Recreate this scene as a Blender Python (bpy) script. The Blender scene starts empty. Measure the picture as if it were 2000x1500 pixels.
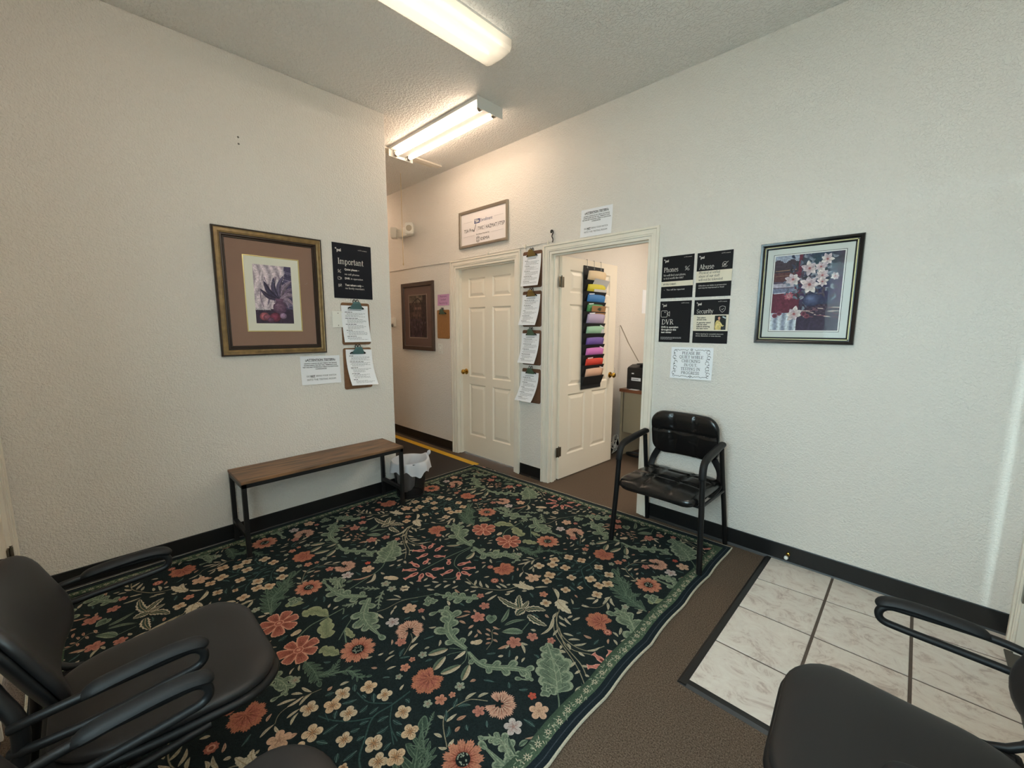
import bpy, bmesh, math, random
from mathutils import Vector, Matrix
import numpy as np

S = bpy.context.scene
COL = S.collection
PI = math.pi


def lin(c):
    return tuple(((v / 255.0) / 12.92 if v / 255.0 <= 0.04045 else ((v / 255.0 + 0.055) / 1.055) ** 2.4) for v in c)


# ------------------------------------------------------------------ camera, world, sun, exposure
W = 2.842       # plane of the wall with the doors (y)
LX = -3.130     # plane of the wall with the bench (x)
H = 3.037       # ceiling height
CY = 1.792      # outer corner where the bench wall ends (y)
RX = 0.427      # entrance wall (x)
RY = -0.335     # rear wall (y)
WT = 0.115      # wall thickness

cam_d = bpy.data.cameras.new('camera')
cam = bpy.data.objects.new('camera', cam_d)
COL.objects.link(cam)
S.camera = cam
cam_d.sensor_width = 36.0
cam_d.lens = 36.0 * 812.796 / 2000.0
cam_d.clip_start = 0.02
pitch, yaw, roll = -0.134896, 0.771220, 0.0033314
fw = Vector((-math.sin(yaw) * math.cos(pitch), math.cos(yaw) * math.cos(pitch), math.sin(pitch)))
rt = Vector((math.cos(yaw), math.sin(yaw), 0))
up = rt.cross(fw)
r2 = rt * math.cos(roll) + up * math.sin(roll)
u2 = up * math.cos(roll) - rt * math.sin(roll)
M = Matrix((r2, u2, -fw)).transposed().to_4x4()
M.translation = Vector((0, 0, 1.405))
cam.matrix_world = M

wd = bpy.data.worlds.new('world')
S.world = wd
wd.use_nodes = True
wn = wd.node_tree
bg = wn.nodes['Background']
bg.inputs[0].default_value = (0.68, 0.90, 1.0, 1)
bg.inputs[1].default_value = 17.3

por_d = bpy.data.lights.new('sky_portal', 'AREA')
por_d.shape = 'RECTANGLE'
por_d.size, por_d.size_y = 1.5, 1.5
por = bpy.data.objects.new('sky_portal', por_d)
COL.objects.link(por)
por.location = (-0.36, RY - 0.15, 1.60)
por.rotation_euler = Vector((0, 1, 0)).to_track_quat('-Z', 'Z').to_euler()
por_d.cycles.is_portal = True
por2_d = por_d.copy()
por2_d.size, por2_d.size_y = 0.30, 2.0
por2 = bpy.data.objects.new('sky_portal', por2_d)
COL.objects.link(por2)
por2.location = (RX + 0.16, 2.53, 1.05)
por2.rotation_euler = Vector((-1, 0, 0)).to_track_quat('-Z', 'Z').to_euler()

S.view_settings.view_transform = 'Standard'
S.view_settings.look = 'None'
S.view_settings.exposure = 0.05
S.view_settings.gamma = 1.0
S.view_settings.use_curve_mapping = False
S.cycles.max_bounces = 10
S.cycles.diffuse_bounces = 6
S.cycles.sample_clamp_indirect = 6.0


# ------------------------------------------------------------------ materials
def nmat(name):
    m = bpy.data.materials.new(name)
    m.use_nodes = True
    nt = m.node_tree
    return m, nt, nt.nodes['Principled BSDF']


def mat(name, c, rough=0.5, metal=0.0, var=0.0, vscale=20.0, bump=0.0, bscale=100.0, c2=None, stretch=None,
        detail=3.0, coat=0.0, emit=None, estr=0.0, bdist=0.002, spec=0.5, ntype='NOISE'):
    m, nt, b = nmat(name)
    N, Lk = nt.nodes, nt.links
    c = lin(c)
    b.inputs['Base Color'].default_value = (*c, 1)
    b.inputs['Roughness'].default_value = rough
    b.inputs['Metallic'].default_value = metal
    b.inputs['Specular IOR Level'].default_value = spec
    if coat:
        b.inputs['Coat Weight'].default_value = coat
    if emit:
        b.inputs['Emission Color'].default_value = (*emit, 1)
        b.inputs['Emission Strength'].default_value = estr
    tc = N.new('ShaderNodeTexCoord')
    src = tc.outputs['Object']
    if stretch:
        mp = N.new('ShaderNodeMapping')
        mp.inputs['Scale'].default_value = stretch
        Lk.new(src, mp.inputs[0])
        src = mp.outputs[0]
    if var or c2:
        n = N.new('ShaderNodeTexNoise')
        n.inputs['Scale'].default_value = vscale
        n.inputs['Detail'].default_value = detail
        Lk.new(src, n.inputs['Vector'])
        r = N.new('ShaderNodeValToRGB')
        if c2:
            k = lin(c2)
            r.color_ramp.elements[0].color = (*c, 1)
            r.color_ramp.elements[1].color = (*k, 1)
            r.color_ramp.elements[0].position = 0.35
            r.color_ramp.elements[1].position = 0.65
        else:
            r.color_ramp.elements[0].color = (*[v * (1 - var) for v in c], 1)
            r.color_ramp.elements[1].color = (*[min(1, v * (1 + var)) for v in c], 1)
            r.color_ramp.elements[0].position = 0.3
            r.color_ramp.elements[1].position = 0.7
        Lk.new(n.outputs[0], r.inputs[0])
        Lk.new(r.outputs[0], b.inputs['Base Color'])
    if bump:
        n = N.new('ShaderNodeTexNoise')
        n.inputs['Scale'].default_value = bscale
        n.inputs['Detail'].default_value = 2.0
        Lk.new(src, n.inputs['Vector'])
        bp = N.new('ShaderNodeBump')
        bp.inputs['Strength'].default_value = bump
        bp.inputs['Distance'].default_value = bdist
        Lk.new(n.outputs[0], bp.inputs['Height'])
        Lk.new(bp.outputs[0], b.inputs['Normal'])
    return m


def plaster(name, c, scale, dist, strength=1.0, lo=0.45, hi=0.6):
    """orange-peel / knock-down plaster: flattened noise blobs as relief"""
    m, nt, b = nmat(name)
    N, Lk = nt.nodes, nt.links
    b.inputs['Base Color'].default_value = (*lin(c), 1)
    b.inputs['Roughness'].default_value = 0.62
    b.inputs['Specular IOR Level'].default_value = 0.35
    tc = N.new('ShaderNodeTexCoord')
    n = N.new('ShaderNodeTexNoise')
    n.inputs['Scale'].default_value = scale
    n.inputs['Detail'].default_value = 2.5
    n.inputs['Distortion'].default_value = 0.4
    Lk.new(tc.outputs['Object'], n.inputs['Vector'])
    r = N.new('ShaderNodeMapRange')
    r.interpolation_type = 'SMOOTHSTEP'
    r.inputs['From Min'].default_value = lo
    r.inputs['From Max'].default_value = hi
    Lk.new(n.outputs[0], r.inputs['Value'])
    bp = N.new('ShaderNodeBump')
    bp.inputs['Strength'].default_value = strength
    bp.inputs['Distance'].default_value = dist
    Lk.new(r.outputs[0], bp.inputs['Height'])
    Lk.new(bp.outputs[0], b.inputs['Normal'])
    return m


def paint_mat(name, rough, weave=0.0, wscale=400.0, nvar=0.3, nscale=60.0, sheen=0.0, spec=0.3):
    """colour comes from the printed / woven colour attribute, with fine noise"""
    m, nt, b = nmat(name)
    N, Lk = nt.nodes, nt.links
    a = N.new('ShaderNodeVertexColor')
    a.layer_name = 'Col'
    tc = N.new('ShaderNodeTexCoord')
    n = N.new('ShaderNodeTexNoise')
    n.inputs['Scale'].default_value = nscale
    n.inputs['Detail'].default_value = 17.3
    Lk.new(tc.outputs['Object'], n.inputs['Vector'])
    mr = N.new('ShaderNodeMapRange')
    mr.inputs['From Min'].default_value = 0.3
    mr.inputs['From Max'].default_value = 0.7
    mr.inputs['To Min'].default_value = 1 - nvar
    mr.inputs['To Max'].default_value = 1 + nvar
    Lk.new(n.outputs[0], mr.inputs['Value'])
    mx = N.new('ShaderNodeVectorMath')
    mx.operation = 'SCALE'
    Lk.new(a.outputs[0], mx.inputs[0])
    Lk.new(mr.outputs[0], mx.inputs['Scale'])
    Lk.new(mx.outputs[0], b.inputs['Base Color'])
    b.inputs['Roughness'].default_value = rough
    b.inputs['Specular IOR Level'].default_value = spec
    if sheen:
        b.inputs['Sheen Weight'].default_value = sheen
    if weave:
        n2 = N.new('ShaderNodeTexNoise')
        n2.inputs['Scale'].default_value = wscale
        n2.inputs['Detail'].default_value = 1.0
        Lk.new(tc.outputs['Object'], n2.inputs['Vector'])
        bp = N.new('ShaderNodeBump')
        bp.inputs['Strength'].default_value = weave
        bp.inputs['Distance'].default_value = 0.002
        Lk.new(n2.outputs[0], bp.inputs['Height'])
        Lk.new(bp.outputs[0], b.inputs['Normal'])
    return m


# ------------------------------------------------------------------ mesh builder
class MB:
    def __init__(self):
        self.v, self.f, self.c = [], [], []

    def quad(self, a, b, c, d):
        n = len(self.v)
        self.v += [tuple(a), tuple(b), tuple(c), tuple(d)]
        self.f.append((n, n + 1, n + 2, n + 3))
        return self

    def box(self, x0, x1, y0, y1, z0, z1, bev=0.0):
        n = len(self.v)
        if bev <= 0:
            self.v += [(x, y, z) for z in (z0, z1) for y in (y0, y1) for x in (x0, x1)]
            self.f += [tuple(n + i for i in q) for q in
                       ((0, 2, 3, 1), (4, 5, 7, 6), (0, 1, 5, 4), (2, 6, 7, 3), (0, 4, 6, 2), (1, 3, 7, 5))]
        else:
            bm = bmesh.new()
            bmesh.ops.create_cube(bm, size=1.0)
            for q in bm.verts:
                q.co = ((x0 + x1) / 2 + q.co.x * (x1 - x0), (y0 + y1) / 2 + q.co.y * (y1 - y0),
                        (z0 + z1) / 2 + q.co.z * (z1 - z0))
            bmesh.ops.bevel(bm, geom=bm.edges[:], offset=bev, segments=2, affect='EDGES', profile=0.6)
            self.addbm(bm)
        return self

    def addbm(self, bm, mtx=None):
        n = len(self.v)
        bm.verts.index_update()
        for q in bm.verts:
            self.v.append(tuple(mtx @ q.co if mtx else q.co))
        for q in bm.faces:
            self.f.append(tuple(n + w.index for w in q.verts))
        bm.free()

    def ring(self, pts):
        n = len(self.v)
        self.v += [tuple(p) for p in pts]
        return list(range(n, n + len(pts)))

    def bridge(self, a, b, closed=True):
        k = len(a)
        for i in range(k if closed else k - 1):
            j = (i + 1) % k
            self.f.append((a[i], a[j], b[j], b[i]))

    def tube(self, pts, r, seg=10, ry=None, cap=True, smooth=0, up=(0, 0, 1), radii=None):
        P = [Vector(p) for p in pts]
        if smooth:
            Q = []
            for i in range(len(P) - 1):
                p0, p1, p2, p3 = P[max(i - 1, 0)], P[i], P[i + 1], P[min(i + 2, len(P) - 1)]
                for k in range(smooth):
                    t = k / smooth
                    Q.append(0.5 * ((2 * p1) + (p2 - p0) * t + (2 * p0 - 5 * p1 + 4 * p2 - p3) * t * t +
                                    (3 * p1 - p0 - 3 * p2 + p3) * t ** 3))
            Q.append(P[-1])
            P = Q
        ry = ry or r
        prev = None
        rings = []
        for i, p in enumerate(P):
            t = (P[min(i + 1, len(P) - 1)] - P[max(i - 1, 0)]).normalized()
            if prev is None:
                a = Vector(up)
                if abs(a.dot(t)) > 0.95:
                    a = Vector((1, 0, 0)) if abs(t.x) < 0.9 else Vector((0, 1, 0))
            else:
                a = prev
            a = (a - t * a.dot(t)).normalized()
            prev = a
            b = t.cross(a)
            q = radii[min(i, len(radii) - 1)] if radii else 1.0
            rings.append(self.ring([p + b * (q * r * math.cos(2 * PI * k / seg)) + a * (q * ry * math.sin(2 * PI * k / seg))
                                    for k in range(seg)]))
        for a, b in zip(rings, rings[1:]):
            self.bridge(a, b)
        if cap:
            self.f.append(tuple(reversed(rings[0])))
            self.f.append(tuple(rings[-1]))
        return self

    def lathe(self, prof, cx=0, cy=0, cz=0, seg=24, axis='z', cap=True):
        rings = []
        for r, h in prof:
            pts = []
            for k in range(seg):
                a = 2 * PI * k / seg
                c, s = r * math.cos(a), r * math.sin(a)
                pts.append((cx + c, cy + s, cz + h) if axis == 'z' else
                           ((cx + c, cy - h, cz + s) if axis == '-y' else (cx + h, cy + c, cz + s)))
            rings.append(self.ring(pts))
        for a, b in zip(rings, rings[1:]):
            self.bridge(a, b)
        if cap:
            self.f.append(tuple(reversed(rings[0])))
            self.f.append(tuple(rings[-1]))
        return self

    def frame(self, w, h, prof, cx=0, cz=0, y=0, close=False):
        """mitred rectangular ring in the xz plane, prof = [(inset, out)], out goes to -y"""
        rings = []
        for i, o in prof:
            a, b = w / 2 - i, h / 2 - i
            rings.append(self.ring([(cx - a, y - o, cz - b), (cx + a, y - o, cz - b), (cx + a, y - o, cz + b), (cx - a, y - o, cz + b)]))
        for a, b in zip(rings, rings[1:]):
            self.bridge(a, b)
        if close:
            self.f.append(tuple(rings[-1]))
        return self

    def cushion(self, w, d, t, rc=0.06, p=4.0, seams=(), depth=0.012, sw=0.012, mtx=None, rings=14, seg=64, bow=None, botflat=0.5):
        def bpt(a):
            # rounded rectangle boundary by ray casting
            c, s = math.cos(a), math.sin(a)
            lo, hi = 0.0, max(w, d)
            for _ in range(30):
                m_ = (lo + hi) / 2
                x, y = abs(c * m_), abs(s * m_)
                qx, qy = max(x - (w / 2 - rc), 0), max(y - (d / 2 - rc), 0)
                ins = x <= w / 2 and y <= d / 2 and (qx * qx + qy * qy <= rc * rc)
                if ins:
                    lo = m_
                else:
                    hi = m_
            return c * lo, s * lo
        B = [bpt(2 * PI * k / seg) for k in range(seg)]
        allr = []
        for side in (1, -1):
            rs = []
            for i in range(rings, 0, -1) if side > 0 else range(rings - 1, 0, -1):
                r = math.sin(i / rings * PI / 2)
                pts = []
                for bx, by in B:
                    x, y = bx * r, by * r
                    z = t / 2 * (1 - r ** p) ** (1 / p) if r < 1 else 0
                    if side > 0:
                        fade = min(1, (1 - r) * 8 + 0.25)
                        dz = 0
                        for ax, x0, lo, hi in seams:
                            q, o = (x, y) if ax == 'x' else (y, x)
                            if lo - 0.005 <= o <= hi + 0.005:
                                dz = max(dz, math.exp(-((q - x0) / sw) ** 2))
                        z -= depth * dz * fade
                    else:
                        z = -z * botflat
                    if bow:
                        z += bow(x, y)
                    pts.append((x, y, z))
                rs.append(pts)
            zc = t / 2 if side > 0 else -t / 2 * botflat
            if bow:
                zc += bow(0, 0)
            allr.append((rs, zc))
        mt = mtx or Matrix.Identity(4)
        top = [self.ring([mt @ Vector(p_) for p_ in r]) for r in allr[0][0]]
        bot = [self.ring([mt @ Vector(p_) for p_ in r]) for r in allr[1][0]]
        for a, b in zip(top, top[1:]):
            self.bridge(a, b)
        self.bridge(bot[0], top[0])
        for a, b in zip(bot, bot[1:]):
            self.bridge(b, a)
        n = len(self.v)
        self.v += [tuple(mt @ Vector((0, 0, allr[0][1]))), tuple(mt @ Vector((0, 0, allr[1][1])))]
        for i in range(seg):
            j = (i + 1) % seg
            self.f.append((top[-1][i], top[-1][j], n))
            self.f.append((bot[-1][j], bot[-1][i], n + 1))
        return self

    def build(self, name, m, parent=None, smooth=False, flipfix=True, angle=0.7, merge=False):
        me = bpy.data.meshes.new(name)
        me.from_pydata(self.v, [], self.f)
        me.materials.append(m)
        if flipfix or merge:
            bm = bmesh.new()
            bm.from_mesh(me)
            if merge:
                bmesh.ops.remove_doubles(bm, verts=bm.verts[:], dist=1e-5)
            if flipfix:
                bmesh.ops.recalc_face_normals(bm, faces=bm.faces[:])
            bm.to_mesh(me)
            bm.free()
        if smooth:
            for p in me.polygons:
                p.use_smooth = True
            me.set_sharp_from_angle(angle=angle)
        o = bpy.data.objects.new(name, me)
        COL.objects.link(o)
        if parent:
            o.parent = parent
        return o


def thing(name, label, cat, loc=(0, 0, 0), rz=0.0, group=None):
    o = bpy.data.objects.new(name, None)
    COL.objects.link(o)
    o.empty_display_size = 0.05
    o.location = loc
    o.rotation_euler = (0, 0, rz)
    o['label'] = label
    o['category'] = cat
    if group:
        o['group'] = group
    return o


def tag(o, label, cat, group=None):
    o['label'] = label
    o['category'] = cat
    if group:
        o['group'] = group
    return o


def struct(o):
    o['kind'] = 'structure'
    return o


def swall(name, kind='structure'):
    o = bpy.data.objects.new(name, None)
    COL.objects.link(o)
    o.empty_display_size = 0.05
    o['kind'] = kind
    return o


# painted polygons: flat print / woven pattern carried by a colour attribute
class Paint:
    def __init__(self, clip=None, z0=0.0, dz=0.00012, xf=None):
        self.v, self.f, self.c = [], [], []
        self.clip, self.z, self.dz, self.xf = clip, z0, dz, xf
        self.micro = 4e-6    # keeps overlapping marks from lying in exactly one plane

    def up(self, k=1):
        self.z += self.dz * k

    def _add(self, pts, cols):
        n = len(self.v)
        self.z += self.micro
        for (x, y), c in zip(pts, cols):
            if self.clip:
                x = min(max(x, self.clip[0]), self.clip[1])
                y = min(max(y, self.clip[2]), self.clip[3])
            self.v.append((x, y, self.z))
            self.c.append(c)
        return n

    def fan(self, cx, cy, pts, cc, ce):
        n = self._add([(cx, cy)] + pts, [cc] + [ce] * len(pts))
        k = len(pts)
        for i in range(k):
            self.f.append((n, n + 1 + i, n + 1 + (i + 1) % k))

    def strip(self, left, right, cl, cr=None):
        k = len(left)
        n = self._add(left + right, (cl if isinstance(cl, list) else [cl] * k) +
                      ((cr if isinstance(cr, list) else [cr] * k) if cr else (cl if isinstance(cl, list) else [cl] * k)))
        for i in range(k - 1):
            self.f.append((n + i, n + i + 1, n + k + i + 1, n + k + i))

    def line(self, pts, w, c, taper=0.0):
        P = spline(pts, 5) if len(pts) > 2 else [Vector(p) for p in pts]
        l, r = [], []
        for i, p in enumerate(P):
            t = P[min(i + 1, len(P) - 1)] - P[max(i - 1, 0)]
            if t.length < 1e-9:
                continue
            t.normalize()
            q = w / 2 * (1 - taper * i / max(1, len(P) - 1))
            l.append((p.x - t.y * q, p.y + t.x * q))
            r.append((p.x + t.y * q, p.y - t.x * q))
        self.strip(l, r, c)

    def build(self, name, m, parent=None, rot=None):
        me = bpy.data.meshes.new(name)
        me.from_pydata(self.v if rot is None else [rot(p) for p in self.v], [], self.f)
        at = me.color_attributes.new('Col', 'FLOAT_COLOR', 'POINT')
        arr = np.ones((len(self.v), 4), dtype=np.float32)
        arr[:, :3] = np.array(self.c, dtype=np.float32)
        at.data.foreach_set('color', arr.ravel())
        me.materials.append(m)
        o = bpy.data.objects.new(name, me)
        COL.objects.link(o)
        if parent:
            o.parent = parent
        return o


def spline(pts, n):
    P = [Vector(p[:2]) for p in pts]
    Q = []
    for i in range(len(P) - 1):
        p0, p1, p2, p3 = P[max(i - 1, 0)], P[i], P[i + 1], P[min(i + 2, len(P) - 1)]
        for k in range(n):
            t = k / n
            Q.append(0.5 * ((2 * p1) + (p2 - p0) * t + (2 * p0 - 5 * p1 + 4 * p2 - p3) * t * t +
                            (3 * p1 - p0 - 3 * p2 + p3) * t ** 3))
    Q.append(P[-1])
    return Q


# ------------------------------------------------------------------ lettering
_tcache = {}


def text_mesh(body, size, align='LEFT', bold=0.0, space=1.0):
    k = (body, size, align, bold, space)
    if k in _tcache:
        return _tcache[k]
    cu = bpy.data.curves.new('txt', 'FONT')
    cu.body = body
    cu.size = size
    cu.align_x = align
    cu.resolution_u = 3
    cu.offset = bold
    cu.space_character = space
    o = bpy.data.objects.new('txt', cu)
    COL.objects.link(o)
    dg = bpy.context.evaluated_depsgraph_get()
    me = bpy.data.meshes.new_from_object(o.evaluated_get(dg))
    vs = [(v.co.x, v.co.y) for v in me.vertices]
    fs = [tuple(p.vertices) for p in me.polygons]
    bpy.data.objects.remove(o)
    bpy.data.curves.remove(cu)
    bpy.data.meshes.remove(me)
    _tcache[k] = (vs, fs)
    return vs, fs


def put_text(mb, body, x, z, size, y=-0.002, align='LEFT', bold=0.0, sx=1.0, space=1.0, width=None):
    vs, fs = text_mesh(body, size, align, bold, space)
    if width and vs:
        w = max(v[0] for v in vs) - min(v[0] for v in vs)
        sx = width / w if w > 0 else 1
    n = len(mb.v)
    mb.v += [(x + vx * sx, y, z + vy) for vx, vy in vs]
    mb.f += [tuple(n + i for i in f) for f in fs]


# hand-drawn serif alphabet: strokes on a grid, cap height 1, x-height .68; (kind, points); T thick, t thin, s serif
def _arc(cx, cy, rx, ry, a0, a1, n=10):
    return [(cx + rx * math.cos(math.radians(a0 + (a1 - a0) * i / n)), cy + ry * math.sin(math.radians(a0 + (a1 - a0) * i / n)))
            for i in range(n + 1)]


def _sf(x, y, w=.26):
    return ('s', [(x - w / 2, y), (x + w / 2, y)])


def _stem(x, y0, y1, s0=True, s1=True):
    r = [('T', [(x, y0), (x, y1)])]
    if s0:
        r.append(_sf(x, y0 + .02))
    if s1:
        r.append(_sf(x, y1 - .02))
    return r


def _half(x, y1=.68):
    return [('T', [(x, 0), (x, y1)]), _sf(x, .02), ('s', [(x - .13, y1 - .03), (x, y1 - .02)])]


SER = {
    ' ': (.28, []),
    'I': (.34, _stem(.17, 0, 1)), 'E': (.62, _stem(.17, 0, 1) + [('t', [(.1, .97), (.56, .97), (.56, .8)]), ('t', [(.17, .5), (.44, .5)]), ('t', [(.1, .03), (.58, .03), (.6, .22)])]),
    'F': (.58, _stem(.17, 0, 1) + [('t', [(.1, .97), (.54, .97), (.54, .8)]), ('t', [(.17, .5), (.42, .5)])]),
    'L': (.58, _stem(.17, 0, 1) + [('t', [(.1, .03), (.55, .03), (.57, .24)])]),
    'T': (.64, _stem(.32, 0, 1, True, False) + [('t', [(.05, .78), (.06, .97), (.58, .97), (.59, .78)])]),
    'H': (.76, _stem(.17, 0, 1) + _stem(.59, 0, 1) + [('t', [(.17, .5), (.59, .5)])]),
    'N': (.76, [('t', [(.16, 0), (.16, 1)]), ('T', [(.16, .97), (.6, .03)]), ('t', [(.6, 0), (.6, 1)]), _sf(.16, .02), _sf(.12, .98), _sf(.6, .98)]),
    'K': (.7, _stem(.17, 0, 1) + [('t', [(.2, .42), (.56, .97)]), ('T', [(.3, .56), (.62, .03)]), _sf(.56, .98, .2), _sf(.62, .02, .22)]),
    'A': (.72, [('t', [(.1, .02), (.36, .98)]), ('T', [(.36, .98), (.62, .02)]), ('t', [(.2, .33), (.53, .33)]), _sf(.1, .02, .22), _sf(.62, .02, .24)]),
    'V': (.72, [('T', [(.1, .98), (.36, .02)]), ('t', [(.36, .02), (.62, .98)]), _sf(.1, .98, .24), _sf(.62, .98, .22)]),
    'W': (1.0, [('T', [(.08, .98), (.28, .02)]), ('t', [(.28, .02), (.5, .95)]), ('T', [(.5, .95), (.7, .02)]), ('t', [(.7, .02), (.92, .98)]), _sf(.08, .98, .22), _sf(.92, .98, .2)]),
    'U': (.74, [('T', [(.17, .98), (.17, .3)] + _arc(.38, .3, .21, .28, 180, 270, 6)), ('t', _arc(.38, .3, .21, .28, 270, 360, 6) + [(.59, .98)]), _sf(.17, .98), _sf(.59, .98, .22)]),
    'D': (.76, _stem(.17, 0, 1) + [('t', [(.1, .97), (.35, .97)]), ('t', [(.1, .03), (.35, .03)]), ('m', _arc(.3, .5, .38, .47, 85, -85))]),
    'P': (.62, _stem(.17, 0, 1) + [('m', [(.17, .97)] + _arc(.32, .73, .24, .24, 90, -90) + [(.17, .49)])]),
    'R': (.7, _stem(.17, 0, 1) + [('m', [(.17, .97)] + _arc(.32, .74, .23, .23, 90, -90) + [(.17, .51)]), ('T', [(.36, .5), (.6, .04)]), _sf(.62, .02, .18)]),
    'B': (.66, _stem(.17, 0, 1) + [('m', [(.17, .97)] + _arc(.32, .75, .2, .22, 90, -90) + [(.17, .53)]), ('m', [(.17, .53)] + _arc(.34, .28, .24, .25, 90, -90) + [(.1, .03)])]),
    'S': (.56, [('t', [(.46, .98), (.46, .78)]), ('m', _arc(.27, .74, .2, .24, 20, 200) + _arc(.27, .5, .1, .04, 180, 300, 4) + _arc(.28, .27, .21, .25, 60, -160)), ('t', [(.08, .02), (.08, .24)])]),
    'C': (.7, [('m', _arc(.38, .5, .29, .48, 40, 320, 16)), ('t', [(.6, .97), (.6, .74)])]),
    'G': (.76, [('m', _arc(.38, .5, .29, .48, 40, 310, 16)), ('t', [(.6, .97), (.6, .74)]), ('T', [(.6, .42), (.6, .08)]), _sf(.6, .42, .24)]),
    'O': (.78, [('m', _arc(.39, .5, .3, .48, 0, 360, 20))]),
    'Q': (.78, [('m', _arc(.39, .5, .3, .48, 0, 360, 20)), ('T', [(.38, .06), (.66, -.18)])]),
    '/': (.4, [('t', [(.02, -.08), (.36, 1.02)])]), '.': (.24, [('T', [(.11, 0), (.11, .12)])]), ',': (.24, [('T', [(.12, .1), (.07, -.14)])]),
    '?': (.5, [('m', [(.08, .8)] + _arc(.24, .76, .16, .2, 150, -60) + [(.24, .4), (.24, .28)]), ('T', [(.24, 0), (.24, .12)])]),
    'a': (.54, [('m', [(.1, .54)] + _arc(.25, .5, .15, .16, 150, 0, 6) + [(.4, .08), (.48, .02)]), ('m', _arc(.22, .19, .16, .17, 80, 330, 8) + [(.38, .2)]), ('t', [(.22, .37), (.4, .42)])]),
    'b': (.58, [('T', [(.14, 0), (.14, 1)]), ('s', [(.02, .98), (.14, .98)]), ('m', _arc(.3, .33, .2, .34, 130, -130, 12))]),
    'c': (.5, [('m', _arc(.28, .33, .2, .33, 45, 310, 12))]),
    'd': (.6, [('T', [(.45, 0), (.45, 1)]), ('s', [(.33, .98), (.45, .98)]), ('s', [(.45, .02), (.56, .02)]), ('m', _arc(.27, .33, .19, .34, 50, 310, 12))]),
    'e': (.52, [('m', _arc(.27, .33, .2, .33, 0, 310, 14)), ('t', [(.08, .36), (.47, .36)])]),
    'f': (.38, [('T', [(.17, 0), (.17, .75)] + _arc(.3, .78, .13, .2, 180, 60, 5)), _sf(.17, .02), ('t', [(.03, .65), (.34, .65)])]),
    'h': (.62, [('T', [(.14, 0), (.14, 1)]), _sf(.14, .02, .22), ('s', [(.02, .98), (.14, .98)]), ('m', _arc(.3, .45, .17, .22, 150, 0, 7) + [(.47, 0)]), _sf(.47, .02, .22)]),
    'i': (.3, _half(.15) + [('T', [(.15, .84), (.15, .96)])]), 'k': (.58, [('T', [(.14, 0), (.14, 1)]), _sf(.14, .02, .22), ('s', [(.02, .98), (.14, .98)]), ('t', [(.16, .28), (.44, .65)]), ('T', [(.24, .4), (.5, .02)]), _sf(.44, .66, .18), _sf(.5, .02, .18)]),
    'l': (.3, [('T', [(.15, 0), (.15, 1)]), _sf(.15, .02), ('s', [(.03, .98), (.15, .98)])]),
    'm': (.92, _half(.14) + [('m', _arc(.3, .45, .15, .22, 150, 0, 7) + [(.45, 0)]), ('m', _arc(.6, .45, .15, .22, 150, 0, 7) + [(.76, 0)]), _sf(.45, .02, .2), _sf(.76, .02, .22)]),
    'n': (.62, _half(.14) + [('m', _arc(.3, .45, .17, .22, 150, 0, 7) + [(.47, 0)]), _sf(.47, .02, .22)]),
    'o': (.56, [('m', _arc(.28, .33, .2, .33, 0, 360, 16))]),
    'p': (.6, [('T', [(.14, -.3), (.14, .68)]), _sf(.14, -.28), ('s', [(.01, .66), (.14, .66)]), ('m', _arc(.31, .33, .2, .34, 140, -140, 12))]),
    'r': (.44, _half(.14) + [('m', [(.14, .48), (.24, .64), (.38, .64), (.4, .54)])]),
    's': (.44, [('m', _arc(.21, .5, .14, .16, 30, 220, 8) + _arc(.22, .18, .16, .17, 60, -150, 8)), ('t', [(.35, .66), (.35, .52)])]),
    't': (.38, [('T', [(.17, .9), (.17, .14)] + _arc(.27, .14, .1, .13, 180, 300, 5)), ('t', [(.03, .65), (.34, .65)])]),
    'u': (.62, [('T', [(.14, .66), (.14, .2)] + _arc(.29, .2, .15, .2, 180, 320, 6)), ('T', [(.47, .66), (.47, 0)]), ('s', [(.02, .65), (.14, .65)]), ('s', [(.36, .65), (.47, .65)]), ('s', [(.47, .02), (.57, .02)])]),
    'v': (.54, [('T', [(.08, .66), (.27, .02)]), ('t', [(.27, .02), (.46, .66)]), _sf(.08, .65, .2), _sf(.46, .65, .18)]),
    'w': (.8, [('T', [(.07, .66), (.23, .02)]), ('t', [(.23, .02), (.4, .64)]), ('T', [(.4, .64), (.56, .02)]), ('t', [(.56, .02), (.73, .66)]), _sf(.07, .65, .18), _sf(.73, .65, .18)]),
    'y': (.54, [('T', [(.08, .66), (.28, .04)]), ('t', [(.47, .66), (.26, 0), (.16, -.26), (.06, -.24)]), _sf(.08, .65, .2), _sf(.47, .65, .18)]),
}


def put_serif(mb, body, x, z, cap, y=-0.002, align='LEFT', width=None, wt=1.0, under=False):
    tot = sum(SER.get(c, SER[' '])[0] for c in body)
    k = width / tot if width else cap
    if align == 'CENTER':
        x -= tot * k / 2
    x0 = x
    TW = {'T': .13, 'm': .095, 't': .055, 's': .05}
    for c in body:
        adv, st = SER.get(c, SER[' '])
        for kd, pts in st:
            w = TW[kd] * wt
            P = [Vector((x + px * k, z + py * cap)) for px, py in pts]
            for i in range(len(P) - 1):
                a, b = P[i], P[i + 1]
                t = (b - a)
                if t.length < 1e-7:
                    continue
                t.normalize()
                nx, nz = -t.y * w / 2 * cap, t.x * w / 2 * cap
                e = t * (w * cap * 0.2)
                mb.quad((a.x - e.x + nx, y, a.y - e.y + nz), (b.x + e.x + nx, y, b.y + e.y + nz), (b.x + e.x - nx, y, b.y + e.y - nz), (a.x - e.x - nx, y, a.y - e.y - nz))
        x += adv * k
    if under:
        mb.quad((x0, y, z - .12 * cap), (x, y, z - .12 * cap), (x, y, z - .05 * cap), (x0, y, z - .05 * cap))


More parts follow.
